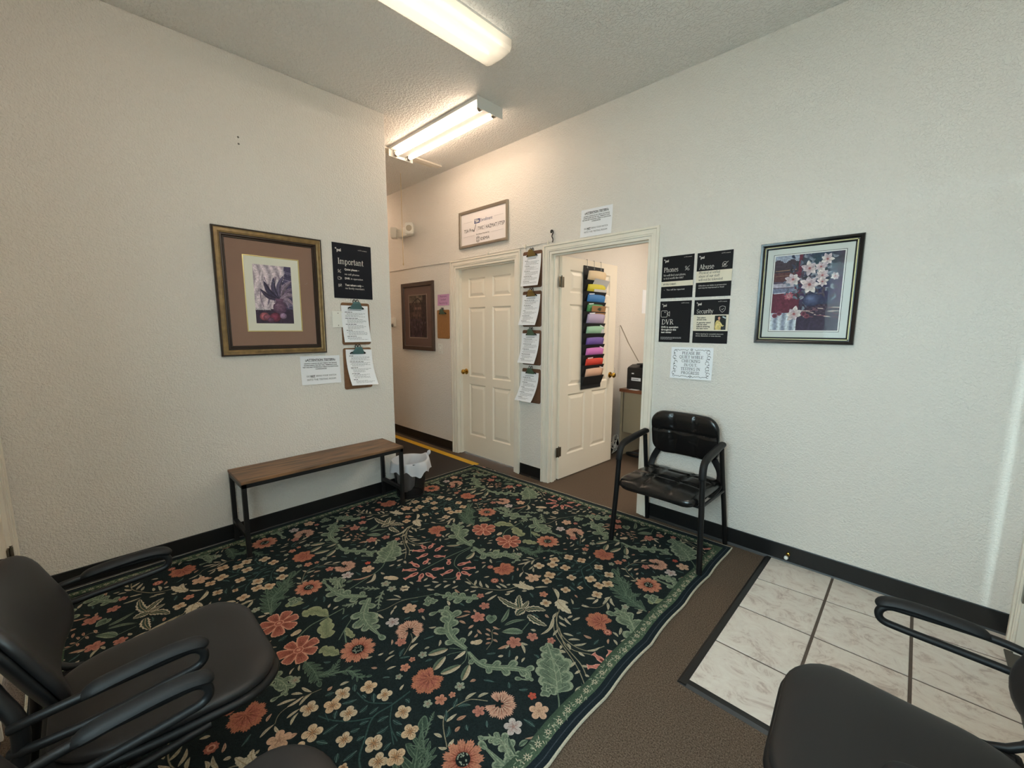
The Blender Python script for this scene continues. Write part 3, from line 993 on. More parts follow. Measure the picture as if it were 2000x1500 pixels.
# motif positions of one repeat of the rug pattern (metres on the rug plane)
RUG=[('F','cos',.796,.547,.092,.3),
('F','cos',.554,.542,.093,.1),
('F','ray',.976,.73,.077,1.49),
('F','ray',.368,.745,.072,3.42),
('F','fan',.026,.841,.068,1.63),
('F','fan',.33,.309,.067,.16),
('F','fan',.995,.304,.067,-3.1),
('F','pf',.312,.97,.062,-2.7),
('F','pf',1.033,.954,.067,-.46),
('F','5p',.432,1.051,.037,2.32),
('F','5v',.407,.941,.034,3.79),
('F','5p',.903,1.035,.037,3.93),
('F','5v',.932,.924,.033,.41),
('F','5m',1.197,1.233,.036,.08),
('F','5m',.133,1.23,.035,5.26),
('F','5m',.169,.009,.027,1.63),
('F','5m',1.158,.007,.028,1.47),
('F','5m',.959,1.066,.017,6.25),
('F','5m',1.083,.046,.02,2.95),
('F','5m',.274,.896,.024,5.25),
('F','5m',1.072,.884,.026,2.99),
('F','5r',.373,1.081,.017,4.01),
('F','5o',.136,.826,.024,.95),
('F','5o',.15,.87,.014,3.99),
('F','5g',.141,.915,.021,5.45),
('F','5g',.115,.782,.018,3.29),
('F','5o',1.21,.821,.022,4.66),
('F','5o',1.194,.865,.014,4.22),
('F','5g',1.204,.911,.02,.4),
('F','5g',1.232,.779,.015,4.76),
('F','5g',.634,1.053,.028,3.71),
('F','5g',.698,1.053,.026,1.89),
('F','5p',1.173,.355,.04,.19),
('F','rd',1.04,.189,.024,5.44),
('F','5g',.952,.481,.022,2.97),
('F','5g',.368,.492,.021,4.51),
('F','rd',.399,.274,.021,5.52),
('F','rd',.925,.262,.019,4.48),
('F','5m',.245,.051,.02,5.78),
('F','tu',.74,1.099,.031,2.48),
('F','c4',1.147,.586,.032,5.03),
('F','c4',1.191,.671,.032,2.79),
('F','c4',1.267,.697,.029,5.88),
('F','c4',1.121,.473,.033,5.52),
('F','c4',1.17,.538,.033,.61),
('F','c4',1.244,.566,.031,.85),
('F','c4',.079,.7,.03,1.36),
('F','c4',.163,.676,.031,6.06),
('F','c4',1.226,.445,.035,2.74),
('F','c4',.026,.504,.028,3.94),
('F','c4',.111,.568,.033,1.89),
('F','c4',.205,.597,.033,3.19),
('F','c4',.177,.549,.031,2.42),
('F','c4',.115,.461,.016,2.2),
('F','c4',1.25,.389,.028,3.67),
('F','c4',.07,.391,.027,3.67),
('F','c4',.063,.233,.03,5.68),
('F','c4',.213,.475,.031,4.28),
('F','5o',.009,.279,.024,5.83),
('V','ts',[.021,.766,.023,.687,.02,.613,.075,.554,.119,.513,.162,.498],.01),
('V','ts',[.017,.691,-.049,.631,-.122,.62],.007),
('V','ts',[.023,.687,.089,.642,.16,.628],.007),
('V','ts',[.02,.613,-.019,.554,-.078,.502,-.128,.477],.008),
('V','ts',[.089,.642,.162,.613],.006),
('V','ts',[1.224,.502,1.183,.506],.005),
('L','td',[1.232,.671,1.268,.652],.016),
('L','td',[1.203,.54,1.23,.522],.016),
('L','td',[1.269,.595,1.262,.63],.016),
('L','td',[1.301,.617,1.298,.654],.016),
('L','td',[.048,.615,.055,.654],.016),
('L','td',[.086,.592,.089,.634],.015),
('L','td',[1.258,.469,1.257,.52],.015),
('L','td',[.095,.47,.093,.517],.014),
('L','td',[.157,.579,.15,.61],.015),
('L','td',[1.11,.536,1.119,.566],.017),
('L','td',[1.141,.639,1.172,.624],.017),
('L','td',[1.189,.567,1.21,.613],.016),
('L','td',[1.268,.443,1.301,.467],.015),
('L','td',[.012,.566,.022,.595],.015),
('L','td',[.057,.469,.082,.452],.014),
('L','td',[.081,.657,.119,.671],.015),
('L','td',[.129,.643,.161,.652],.015),
('L','td',[.061,.532,.064,.557],.015),
('L','td',[.015,.531,.025,.56],.015),
('L','td',[.039,.734,.062,.736],.016),
('L','td',[1.207,.636,1.228,.64],.016),
('L','ac',[.01,1.056,-.079,1.052,-.155,1.08,-.204,1.136,-.264,1.14,-.28,1.1],.075),
('L','ac',[.03,1.051,.111,1.042,.169,1.071,.225,1.12,.281,1.153,.311,1.129,.288,1.107],.054),
('L','ac',[1.092,.024,1.03,-.028,.974,-.066,.917,-.103],.061),
('F','blob',.93,1.137,.042,5.38),
('V','vs',[1.092,.024,.917,-.103,.879,-.155,.817,-.264],.006),
('L','ac',[.244,.026,.313,-.024,.368,-.051,.418,-.098],.076),
('F','blob',.399,1.144,.04,6.22),
('L','ac',[.498,.346,.453,.404,.402,.444,.359,.44,.35,.402],.05),
('L','ok',[.675,.728,.589,.699,.569,.64],.073),
('L','ok',[.677,.723,.733,.689,.811,.668],.076),
('V','vs',[.719,.564,.676,.64,.672,.725,.668,.784,.67,.803,.707,.783],.01),
('L','ac',[.682,.933,.774,.857,.854,.836,.979,.839],.084),
('L','ac',[.662,.931,.581,.856,.502,.828,.379,.822],.07),
('L','gv',[.651,1.007,.609,.971,.552,.924],.031),
('L','gv',[.681,1.013,.731,.963,.789,.927],.036),
('L','gv',[.663,.879,.669,.843,.65,.816],.031),
('L','dm',[.879,.542,.963,.551,1.034,.542],.06),
('L','dm',[.996,.557,1.013,.6,.982,.642],.041),
('L','dm',[1.019,.584,1.061,.652,1.117,.664,1.142,.695],.04),
('L','dm',[.462,.534,.342,.555,.226,.585],.075),
('L','dm',[.324,.564,.311,.604,.262,.658],.036),
('L','dm',[.35,.564,.351,.599,.369,.635],.036),
('L','ok',[.48,.683,.459,.646,.436,.606],.039),
('L','ok',[.947,.661,.901,.64,.854,.619],.057),
('L','ac',[.854,.353,.862,.408,.921,.443,.979,.44,.986,.403],.05),
('L','ok',[.826,.379,.814,.405,.83,.434],.022),
('L','ac',[.497,.867,.449,.877,.401,.874,.362,.839],.046),
('L','gl',[.481,.875,.445,.886,.421,.902],.018),
('L','gl',[.469,.905,.471,.925,.476,.942],.018),
('L','dm',[.301,.636,.28,.671,.243,.675,.202,.649],.045),
('L','dm',[.245,.677,.2,.704,.15,.734],.019),
('L','dm',[.212,.707,.179,.749,.162,.776],.019),
('L','dm',[.445,.543,.341,.574,.253,.643,.172,.723],.107),
('F','blob',.431,.651,.041,4.22),
('L','gv',[.471,.857,.405,.876,.349,.833],.031),
('L','ac',[.663,.341,.518,.354,.435,.413,.358,.402],.094),
('L','ac',[.68,.341,.801,.333,.853,.383,.934,.42],.067),
('L','ac',[.433,1.16,.37,1.226,.278,1.305],.106),
('V','vs',[.671,.341,.659,.149,.666,-.045],.01),
('V','vs',[.68,.319,.69,.209,.752,.131,.826,.112,.859,.047,.823,-.001],.007),
('V','vs',[.251,1.294,.433,1.16,.493,1.075,.536,.894],.009),
('L','cl',[.502,1.059,.551,1.022,.553,.978],.02),
('L','pl',[.503,1.048,.496,.981,.465,.938],.013),
('L','ly',[.6,.295,.576,.263,.547,.227],.024),
('L','ly',[.733,.303,.753,.256,.757,.217],.033),
('L','ly',[1.255,1.006,1.239,.972,1.221,.927],.034),
('L','ly',[1.281,.974,1.291,.934,1.305,.897],.032),
('L','ly',[.062,.983,.051,.939,.038,.898],.032),
('L','ly',[.086,1.009,.105,.976,.126,.938],.031),
('V','vs',[.016,1.055,-.047,1.006],.005),
('V','vs',[.019,1.052,-.015,.994,-.021,.974],.005),
('V','vs',[.022,1.049,.054,1.015,.062,.983],.005),
('V','vs',[.025,1.052,.086,1.009],.005),
('L','cb',[1.298,.12,1.234,.103,1.152,.105],.03),
('L','cb',[1.3,.118,1.258,.152,1.224,.194],.03),
('L','cb',[.003,.119,-.001,.152,-.012,.184],.022),
('L','cb',[.017,.12,.012,.092,.02,.061],.038),
('L','cb',[.025,.12,.051,.163,.099,.189],.033),
('L','cb',[.057,.104,.112,.098,.172,.109],.03),
('F','heart',1.247,1.274,.034,-.86),
('L','gl',[.121,1.302,.079,1.275,.048,1.234],.041),
('V','vs',[.11,.002,.096,.067],.006),
('L','gl',[.001,1.277,-.013,1.323,-.043,1.377],.021),
('L','gl',[.026,1.273,.038,1.324,.072,1.376],.018),
('V','bs',[.076,1.114,.057,1.166,.009,1.213,.028,1.246],.004),
('L','pl',[.032,1.154,.045,1.173],.011),
('L','pl',[.05,1.133,.06,1.156],.011),
('L','pl',[1.302,1.183,1.329,1.189],.011),
('L','pl',[.022,1.204,.05,1.212],.011),
('L','pl',[.053,1.175,.08,1.178],.011),
('L','pl',[1.282,1.206,1.313,1.208],.011),
('L','pl',[1.258,1.175,1.295,1.17],.011),
('L','pl',[1.285,1.132,1.277,1.158],.011),
('L','pl',[1.295,1.239,1.33,1.246],.012),
('L','tu2',[.018,1.137,.017,1.116,-.005,1.092],.029),
('L','cl',[.017,1.045,.02,1.017,.019,.98],.017),
('L','ok',[.807,.754,.85,.747,.893,.749],.032),
('V','vs',[.743,.83,.803,.757,.862,.695],.007),
('V','vs',[.82,.739,.902,.711],.01),
('L','cl',[.161,1.245,.211,1.216],.013),
('L','cl',[.197,1.184,.209,1.158],.012),
('L','cl',[.156,1.25,.188,1.262],.013),
('L','pl',[.129,1.204,.119,1.175,.11,1.151],.015),
('L','cl',[.132,1.201,.133,1.176],.01),
('L','pl',[1.151,1.219,1.124,1.154],.011),
('L','pl',[1.145,1.229,1.113,1.206],.011),
('L','pl',[1.164,1.248,1.139,1.255],.012),
('L','pl',[1.222,1.182,1.223,1.148],.014),
('L','tu2',[.642,1.124,.607,1.102,.574,1.075],.038),
('V','bs',[.911,.092,1.015,.086,1.11,.141,1.149,.189,1.168,.236,1.243,.29],.008),
('L','cl',[.993,.083,.962,.122],.014),
('L','cl',[1.036,.101,.983,.132],.014),
('L','cl',[1.065,.12,1.025,.134],.014),
('L','cl',[1.023,.084,.985,.057],.013),
('L','cl',[1.089,.07,1.102,.119],.013),
('L','cl',[1.139,.043,1.138,.113],.013),
('L','cl',[1.115,.165,1.076,.165],.013),
('L','cl',[1.136,.19,1.074,.187],.014),
('L','cl',[1.124,.227,1.114,.207],.014),
('L','cl',[.973,.073,.927,.067],.014),
('L','cl',[1.159,.161,1.178,.207],.013),
('L','cl',[1.167,.142,1.178,.171],.013),
('L','cl',[.892,1.254,.894,1.299],.014),
('L','cl',[.926,1.282,.931,1.321],.013),
('L','cl',[.856,1.219,.852,1.268],.014),
('L','cl',[.841,1.286,.861,1.301],.014),
('L','cl',[.797,1.243,.833,1.264],.014),
('L','cl',[.801,1.187,.819,1.22],.013),
('L','cl',[.88,.031,.9,.016],.014),
('L','cl',[1.241,.298,1.288,.353],.013),
('L','cl',[1.019,.028,1.03,.062],.013),
('L','cb2',[1.243,.29,1.192,.259,1.133,.236],.031),
('L','cb2',[1.21,.277,1.167,.274,1.144,.286],.019),
('V','bs',[.149,.233,.18,.171,.259,.112,.332,.097,.394,.113,.417,.15,.434,.19],.008),
('V','bs',[.22,.141,.296,.077,.351,.056,.42,.033,.471,-.002],.008),
('L','cl',[.197,.17,.241,.17],.013),
('L','cl',[.169,.207,.209,.199],.013),
('L','cl',[.197,.215,.25,.195],.013),
('L','cl',[.256,.126,.3,.144],.013),
('L','cl',[.297,.109,.337,.145],.013),
('L','cl',[.334,.099,.368,.151],.012),
('L','cl',[.371,.083,.406,.081],.012),
('L','cl',[.307,.088,.339,.066],.012),
('L','cl',[.159,.169,.147,.213],.014),
('L','cl',[.188,.118,.187,.046],.013),
('L','cl',[.225,.128,.233,.079],.013),
('L','cl',[.293,.059,.304,.039],.012),
('L','cl',[.395,.028,.397,-.01],.012),
('L','cl',[.423,.029,.45,.049],.012),
('L','cl',[.434,.006,.428,-.025],.011),
('L','cl',[.461,.0,.479,.006],.011),
('L','cl',[.394,.113,.424,.172],.012),
('L','cl',[.216,.252,.21,.219],.013),
('L','cl',[.25,.267,.237,.223],.013),
('L','cl',[.416,.291,.449,.283],.013),
('L','cl',[.428,.345,.446,.296],.013),
('L','cl',[.443,.253,.472,.235],.012),
('L','cl',[.269,.492,.277,.427],.014),
('L','cl',[.28,.502,.328,.458],.014),
('L','cl',[.286,.457,.319,.41],.014),
('L','cl',[.26,.472,.272,.506],.015),
('L','cl',[.225,.439,.191,.405],.014),
('L','cl',[.236,.449,.236,.397],.014),
('L','cl',[.203,.346,.241,.363],.014),
('L','cl',[.425,.514,.445,.543],.014),
('L','cl',[.435,.485,.448,.517],.014),
('V','bs',[.272,.516,.281,.412,.241,.363,.201,.358],.004),
('L','cb2',[.094,.289,.137,.271,.203,.259],.042),
('L','cb2',[.089,.295,.119,.303,.146,.314],.019),
('L','cl',[.021,.358,.057,.337,.088,.304],.02),
('V','bs',[.009,.357,.093,.298,.149,.233],.006),
('V','bs',[.146,.222,.228,.12,.335,.074,.419,.108],.008),
('V','bs',[.191,.136,.248,.087,.405,.017,.492,-.043],.007),
('L','cl',[.158,.177,.2,.075],.018),
('L','cl',[.308,.03,.334,.041],.017),
('L','cl',[.478,1.212,.484,1.252],.016),
('L','cl',[.509,1.249,.54,1.239],.016),
('L','cl',[.529,1.188,.52,1.212],.016),
('V','bs',[.86,1.112,.833,1.064,.821,1.017,.822,.952,.81,.908],.006),
('L','cl',[.808,1.039,.762,.985],.01),
('L','cl',[.802,1.047,.751,1.032],.011),
('L','cl',[.837,.999,.852,.973],.01),
('L','cl',[.854,.976,.879,.944],.01),
('B','b',[.499,.095,.444,.041],.024),
('B','b',[.485,.111,.422,.119],.024),
('B','b',[.494,.128,.466,.187],.024),
('B','b',[.55,.137,.531,.21],.024),
('B','b',[.54,.09,.54,.011],.024),
('B','b',[.591,.097,.644,.146],.024),
('B','b',[.621,.002,.597,.06],.024),
('B','b',[.628,1.272,.545,1.264],.024),
('B','b',[.731,.104,.687,.142],.024),
('B','b',[.773,.138,.799,.217],.024),
('B','b',[.642,1.247,.586,1.186],.024),
('B','b',[.703,.005,.739,.065],.024),
('B','b',[.791,.091,.786,.011],.024),
('B','b',[.823,.135,.867,.197],.024),
('B','b',[.671,1.237,.67,1.146],.024),
('B','b',[.696,1.25,.746,1.191],.024),
('B','b',[.706,1.266,.785,1.271],.024),
('B','b',[.833,.1,.889,.052],.024),
('B','b',[.841,.114,.905,.127],.024),
('V','bs',[.298,.734,.241,.762,.205,.789,.194,.817,.199,.859,.216,.907,.267,.947],.006),
('L','cl',[.202,.891,.208,.941],.013),
('L','cl',[.229,.931,.244,.973],.013),
('L','cl',[.223,.787,.225,.833],.012),
('L','cl',[.298,.738,.292,.767],.012),
('L','cl',[.205,.789,.18,.779],.012),
('L','cl',[.258,.742,.227,.73],.012),
('L','cl',[.301,.732,.277,.713],.011),
('L','pl',[.244,.817,.255,.852],.014),
('L','pl',[.275,.786,.272,.811],.013),
('L','td',[.218,.787,.186,.815],.015),
('L','td',[.196,.84,.176,.874],.015),
('L','td',[.205,.854,.234,.891],.015),
('L','td',[.269,.753,.244,.783],.014),
('L','cl',[1.112,.916,1.095,.964],.014),
('L','cl',[1.143,.881,1.133,.934],.014),
('L','cl',[.153,1.142,.14,1.122],.013),
('L','td',[1.142,.837,1.116,.876],.015),
('L','td',[1.151,.832,1.173,.867],.013),
('V','bs',[1.058,.944,1.099,.924,1.148,.852],.004),
('L','cl',[1.045,.727,1.058,.756],.01),
('L','cl',[1.069,.775,1.074,.798],.01),
('L','cl',[1.098,.81,1.096,.837],.01),
('L','cl',[1.121,.779,1.119,.827],.01),
('L','tu2',[.672,.6,.678,.578,.681,.553],.028),
('L','td',[.677,.503,.666,.545],.021),
('L','cl',[.655,.456,.649,.483],.009),
('L','cl',[.697,.459,.709,.487],.009),
('L','cl',[.907,.475,.884,.501],.008),
('L','cl',[.914,.508,.883,.522],.008),
('V','bs',[1.068,.539,1.055,.47,1.064,.394,1.098,.364],.004),
('L','cl',[1.006,.487,1.055,.506],.012),
('L','cl',[1.009,.447,1.039,.479],.012),
('L','cl',[1.023,.393,1.044,.454],.012),
('L','cl',[1.057,.418,1.051,.478],.012),
('L','cl',[1.082,.451,1.061,.504],.012),
('L','cl',[1.104,.401,1.097,.447],.011),
('L','cl',[1.142,.402,1.11,.439],.011),
('L','cl',[1.116,.312,1.097,.363],.011),
('L','cl',[1.141,.364,1.106,.362],.011),
('L','cl',[1.169,.287,1.161,.3],.01),
('L','pl',[1.184,.374,1.191,.408],.02)]

# ------------------------------------------------------------------ the floral rug
C_ = {k: lin(v) for k, v in dict(
    base=(29, 37, 38), rust=(154, 94, 80), rusto=(190, 138, 116), rustd=(122, 68, 58), orng=(160, 102, 80), orngd=(126, 70, 55),
    pink=(186, 144, 124), pinkd=(128, 86, 74), cream=(180, 168, 146), creamd=(150, 134, 108), c4=(190, 162, 132), c4d=(150, 112, 80),
    sage=(96, 110, 92), sageo=(128, 137, 116), saged=(58, 72, 62), oak=(138, 142, 110), oakd=(106, 112, 86), teal=(54, 76, 72), teald=(36, 54, 52), tealo=(84, 104, 98),
    bell=(178, 112, 100), bello=(206, 152, 136), belld=(96, 48, 46), viol=(160, 150, 148), violo=(186, 176, 168), mauve=(152, 96, 84), mauveo=(178, 124, 108),
    grey=(138, 146, 130), dim=(60, 78, 66), dimo=(88, 104, 88), dark=(24, 30, 30), brown=(168, 128, 104), stemb=(138, 126, 104), red=(170, 74, 58), dimd=(46, 62, 54),
    band=(72, 90, 72), bandd=(58, 74, 60), navy=(28, 36, 41), navyl=(58, 66, 72), bind=(176, 170, 152)).items()}


def mixc(a, b, t):
    return tuple(x + (y - x) * t for x, y in zip(a, b))


class Rug:
    def __init__(self, P, rnd):
        self.P, self.r = P, rnd

    def polar(self, x, y, R, fn, n, cc, ce, k=1.0, ox=0, oy=0):
        pts = []
        for i in range(n):
            a = 2 * PI * i / n
            q = R * fn(a) * k
            pts.append((x + ox + q * math.cos(a), y + oy + q * math.sin(a)))
        self.P.fan(x + ox, y + oy, pts, cc, ce)
        self.P.up()

    def disc(self, x, y, R, c, c2=None, n=10):
        self.P.fan(x, y, [(x + R * math.cos(2 * PI * i / n), y + R * math.sin(2 * PI * i / n)) for i in range(n)], c2 or c, c)
        self.P.up()

    def flower(self, kind, x, y, r, ang):
        R, P = self.r, self.P
        z = P.z
        if kind == 'cos':
            n = 7
            jit = [R.uniform(.86, 1.05) for _ in range(n)]

            def f(a):
                t = ((a - ang) / (2 * PI) * n) % n
                k = int(t)
                u = abs((t - k) - .5) * 2
                return jit[k] * (.34 + .66 * max(0, 1 - u ** 5) ** .5) * (1 - .05 * abs(math.sin(a * 21)))
            self.polar(x, y, r, f, 112, C_['rusto'], C_['rusto'])

            def g(a):
                t = ((a - ang) / (2 * PI) * n) % n
                k = int(t)
                u = abs((t - k) - .5) * 2.35
                return jit[k] * (.12 + .80 * max(0, 1 - u ** 5) ** .5 if u < 1 else .12)
            self.polar(x, y, r, g, 112, C_['rustd'], C_['rust'])
            for k in range(n):
                a0 = ang + (k + .5) / n * 2 * PI
                for da in (-.16, 0, .16):
                    P.line([(x + r * .34 * math.cos(a0 + da * .6), y + r * .34 * math.sin(a0 + da * .6)), (x + r * .72 * math.cos(a0 + da), y + r * .72 * math.sin(a0 + da))], .0045, C_['rustd'], .8)
            P.up()
            self.disc(x, y, r * .23, C_['rusto'])
            self.disc(x, y, r * .19, C_['rust'], C_['rustd'])
            self.disc(x, y, r * .09, C_['rusto'])
        elif kind == 'ray':
            n = 11

            def f(a):
                t = ((a - ang) / (2 * PI) * n) % 1
                u = abs(t - .5) * 2
                return .70 + .24 * (1 - u ** 3) + .07 * math.sin(a * 47 + ang * 9)
            self.polar(x, y, r, f, 132, C_['orng'], mixc(C_['orng'], C_['rusto'], .4))
            for k in range(n * 3):
                a0 = ang + k / (n * 3) * 2 * PI
                P.line([(x + r * .3 * math.cos(a0), y + r * .3 * math.sin(a0)), (x + r * R.uniform(.62, .85) * math.cos(a0), y + r * .75 * math.sin(a0))], .0055, C_['orngd'] if k % 3 == 0 else C_['rust'], .9)
            P.up()
            self.polar(x, y, r * .46, lambda a: .85 + .15 * math.sin(a * 17), 60, C_['orngd'], C_['orngd'])
            self.disc(x, y, r * .34, C_['dark'], n=14)
            for k in range(22):
                a0, q = R.uniform(0, 6.28), r * (.30 if k % 2 else .2) * R.uniform(.7, 1)
                P.fan(x + q * math.cos(a0), y + q * math.sin(a0), [(x + q * math.cos(a0) + .0032 * math.cos(b), y + q * math.sin(a0) + .0032 * math.sin(b)) for b in (0, 1.57, 3.14, 4.71)], C_['grey'], C_['grey'])
            P.up()
        elif kind == 'fan':
            def f(a):
                d = (a - ang + PI) % (2 * PI) - PI
                return (.78 + .16 * abs(math.cos(4.5 * d)) + .06 * math.sin(a * 41)) * (1 - .5 * math.exp(-(d / .33) ** 2))
            self.polar(x, y, r, f, 130, C_['orng'], C_['orng'])
            self.polar(x, y, r, lambda a: f(a) * (.66 + .14 * math.sin(a * 19)), 110, C_['rustd'], C_['rust'], ox=.05 * r * math.cos(ang), oy=.05 * r * math.sin(ang))
            for k in range(15):
                a0 = ang + .5 + k / 14 * (2 * PI - 1.0)
                P.line([(x + .2 * r * math.cos(ang), y + .2 * r * math.sin(ang)), (x + .72 * r * math.cos(a0), y + .72 * r * math.sin(a0))], .005, C_['rustd'] if k % 2 else C_['orng'], .7)
            P.up()
        elif kind == 'pf':
            def f(a):
                d = abs((a - ang + PI) % (2 * PI) - PI)
                if d < .38:
                    return .25
                return .80 + .13 * abs(math.cos(4.5 * a)) + .09 * math.sin(a * 43)
            self.polar(x, y, r, f, 140, C_['pinkd'], C_['pink'])
            for k in range(26):
                a0 = ang + .8 + k / 25 * (2 * PI - 1.6)
                P.line([(x + .25 * r * math.cos(a0), y + .25 * r * math.sin(a0)), (x + r * R.uniform(.6, .8) * math.cos(a0), y + r * .72 * math.sin(a0))], .0045, C_['pinkd'] if k % 2 else mixc(C_['pink'], C_['cream'], .5), .8)
            P.up()
            self.polar(x, y, r * .30, lambda a: .75 + .25 * math.sin(a * 5 + ang), 40, C_['dark'], C_['dark'], ox=.1 * r * math.cos(ang), oy=.1 * r * math.sin(ang))
        elif kind == 'c4':
            jit = R.uniform(-.2, .2)
            c = mixc(C_['c4'], C_['cream'], R.uniform(0, .7))
            f = lambda a: .46 + .54 * abs(math.cos(2 * (a - ang))) ** .55
            self.polar(x, y, r, f, 48, mixc(c, C_['c4d'], .25), c)
            for k in range(4):
                a0 = ang + k * PI / 2
                for s in (-.3, .3):
                    P.line([(x + .15 * r * math.cos(a0), y + .15 * r * math.sin(a0)), (x + .62 * r * math.cos(a0 + s), y + .62 * r * math.sin(a0 + s))], .0032, C_['c4d'], .5)
                P.line([(x, y), (x + .5 * r * math.cos(a0 + PI / 4), y + .5 * r * math.sin(a0 + PI / 4))], .0045, mixc(C_['base'], C_['c4d'], .5), .6)
            P.up()
            self.disc(x, y, r * .14, C_['c4d'], n=8)
        elif kind in ('5p', '5v', '5m', '5o', '5g', '5r'):
            c, e = {'5p': (C_['c4'], C_['pink']), '5v': (C_['viol'], C_['violo']), '5m': (C_['mauve'], C_['mauveo']), '5o': (C_['orng'], C_['rusto']),
                    '5g': (C_['grey'], C_['sageo']), '5r': (C_['red'], C_['red'])}[kind]
            f = lambda a: .42 + .58 * abs(math.cos(2.5 * (a - ang))) ** .5
            self.polar(x, y, r, f, 60, mixc(c, C_['pinkd'], .35), mixc(c, e, .6))
            for k in range(5):
                a0 = ang + k * PI / 2.5
                P.line([(x, y), (x + .6 * r * math.cos(a0), y + .6 * r * math.sin(a0))], .0035, mixc(c, C_['pinkd'], .6), .7)
            P.up()
            self.disc(x, y, r * .15, mixc(c, C_['pinkd'], .7), n=8)
        elif kind == 'rd':
            self.polar(x, y, r, lambda a: .9 + .1 * math.sin(a * 9), 30, C_['rust'], C_['rust'])
            self.disc(x, y, r * .55, C_['rusto'])
            self.disc(x, y, r * .3, C_['rustd'])
        elif kind == 'blob':
            f = lambda a: .78 + .16 * math.sin(a * 3 + ang) + .1 * math.sin(a * 7 + 1)
            self.polar(x, y, r, f, 60, C_['sageo'], C_['sageo'])
            self.polar(x, y, r, f, 60, C_['saged'], C_['sage'], .82)
            for k in range(4):
                a0 = ang + k * 1.3
                P.line([(x - .3 * r * math.cos(a0), y - .3 * r * math.sin(a0)), (x + .2 * r * math.cos(a0 + 1), y + .2 * r * math.sin(a0 + 1)), (x + .55 * r * math.cos(a0), y + .55 * r * math.sin(a0))], .005, C_['sageo'], .5)
            P.up()
        elif kind == 'heart':
            def f(a):
                d = (a - ang + PI) % (2 * PI) - PI
                return .78 + .34 * math.exp(-(d / .35) ** 2) - .42 * math.exp(-((abs(d) - PI) / .35) ** 2)
            self.polar(x, y, r, f, 50, C_['sageo'], C_['sageo'])
            self.polar(x, y, r, f, 50, C_['sage'], C_['sage'], .86)
            for s in (-.9, -.45, 0, .45, .9):
                P.line([(x - .3 * r * math.cos(ang), y - .3 * r * math.sin(ang)), (x + .65 * r * math.cos(ang + s), y + .65 * r * math.sin(ang + s))], .0045, C_['saged'], .5)
            P.up()
        elif kind == 'tu':
            a2 = -2.2
            f = lambda a: .75 + .2 * math.cos(a - a2 - PI) + .12 * math.sin(a * 7)
            self.polar(x, y, r, f, 50, C_['c4'], C_['cream'])
            for s in (-.45, 0, .45):
                P.line([(x - .7 * r * math.cos(a2), y - .7 * r * math.sin(a2)), (x + .6 * r * math.cos(a2 + s), y + .6 * r * math.sin(a2 + s))], .005, C_['base'], .6)
            P.up()
        P.z = z

    def leaf(self, kind, pts, w):
        P, R = self.P, self.r
        z = P.z
        big = kind in ('ac', 'ok', 'dm', 'gv', 'cb', 'cb2')
        n = {'ac': 12, 'dm': 12, 'ok': 14, 'gv': 10, 'cb': 14, 'cb2': 14}.get(kind, 4)
        if len(pts) == 2:
            a, b = Vector(pts[0]), Vector(pts[1])
            m = (a + b) / 2 + Vector((-(b - a).y, (b - a).x)) * R.uniform(-.12, .12)
            pts = [pts[0], tuple(m), pts[1]]
        S_ = spline(pts, n if len(pts) < 4 or not big else 9)
        K = len(S_)

        def halves(scale, fn, s0=0.0, s1=1.0):
            l, r = [], []
            for i, p in enumerate(S_):
                t = i / (K - 1)
                d = S_[min(i + 1, K - 1)] - S_[max(i - 1, 0)]
                d = d.normalized() if d.length > 1e-9 else Vector((1, 0))
                ql, qr = fn(t, 1) * w / 2 * scale, fn(t, -1) * w / 2 * scale
                l.append((p.x - d.y * ql, p.y + d.x * ql))
                r.append((p.x + d.y * qr, p.y - d.x * qr))
            return l, r
        C = [(p.x, p.y) for p in S_]
        if kind in ('ac', 'dm', 'gv'):
            a_, b_, c_ = {'ac': ('sageo', 'sage', 'saged'), 'dm': ('dimo', 'dim', 'dimd'), 'gv': ('sageo', 'saged', 'sage')}[kind]
            w *= {'ac': 1.5, 'dm': 1.3, 'gv': 1.4}[kind]
            nl = {'ac': 5 if len(pts) > 4 else 4, 'dm': 6, 'gv': 4}[kind]
            L_ = sum((S_[i + 1] - S_[i]).length for i in range(K - 1))

            def env(t):
                return max(.25, math.sin(PI * min(1, .10 + t * .88) ** .85))
            lobes = []
            for j in range(nl):
                for s in (1, -1):
                    t = .10 + .80 * (j + (.35 if s > 0 else .0)) / nl
                    i = min(K - 2, int(t * (K - 1)))
                    p = S_[i]
                    d = (S_[i + 1] - S_[max(i - 1, 0)]).normalized()
                    an = math.radians((62 - 30 * t) if kind == 'ac' else 42) * s
                    v = Vector((d.x * math.cos(an) - d.y * math.sin(an), d.x * math.sin(an) + d.y * math.cos(an)))
                    ln = w * (.62 if kind == 'ac' else .66) * env(t) * R.uniform(.85, 1.1)
                    wd = min(ln * (.85 if kind == 'ac' else .40), L_ / nl * 1.25)
                    lobes.append((p, v, ln, wd))
            e = S_[-1]
            d = (S_[-1] - S_[-3]).normalized()
            lobes.append((S_[-3], d, w * .38, w * .3))

            def lobe(p, v, ln, wd, k, c1, c2):
                n = Vector((-v.y, v.x))
                q = []
                for m_ in range(12):
                    a = 2 * PI * m_ / 12
                    u = .5 + .5 * math.cos(a)
                    y = math.sin(a) * wd / 2 * ((.35 + .75 * u) if kind == 'ac' else (1.1 - .5 * u))
                    x = -.1 * ln + 1.1 * ln * u
                    if k < 1:
                        x = x * (1 - (1 - k) * .6)
                        y *= k
                    q.append((p.x + v.x * x + n.x * y, p.y + v.y * x + n.y * y))
                P.fan(p.x + v.x * ln * .45, p.y + v.y * ln * .45, q, c1, c2)
            body = lambda t, s: (.34 if kind == 'ac' else .2) * env(t)
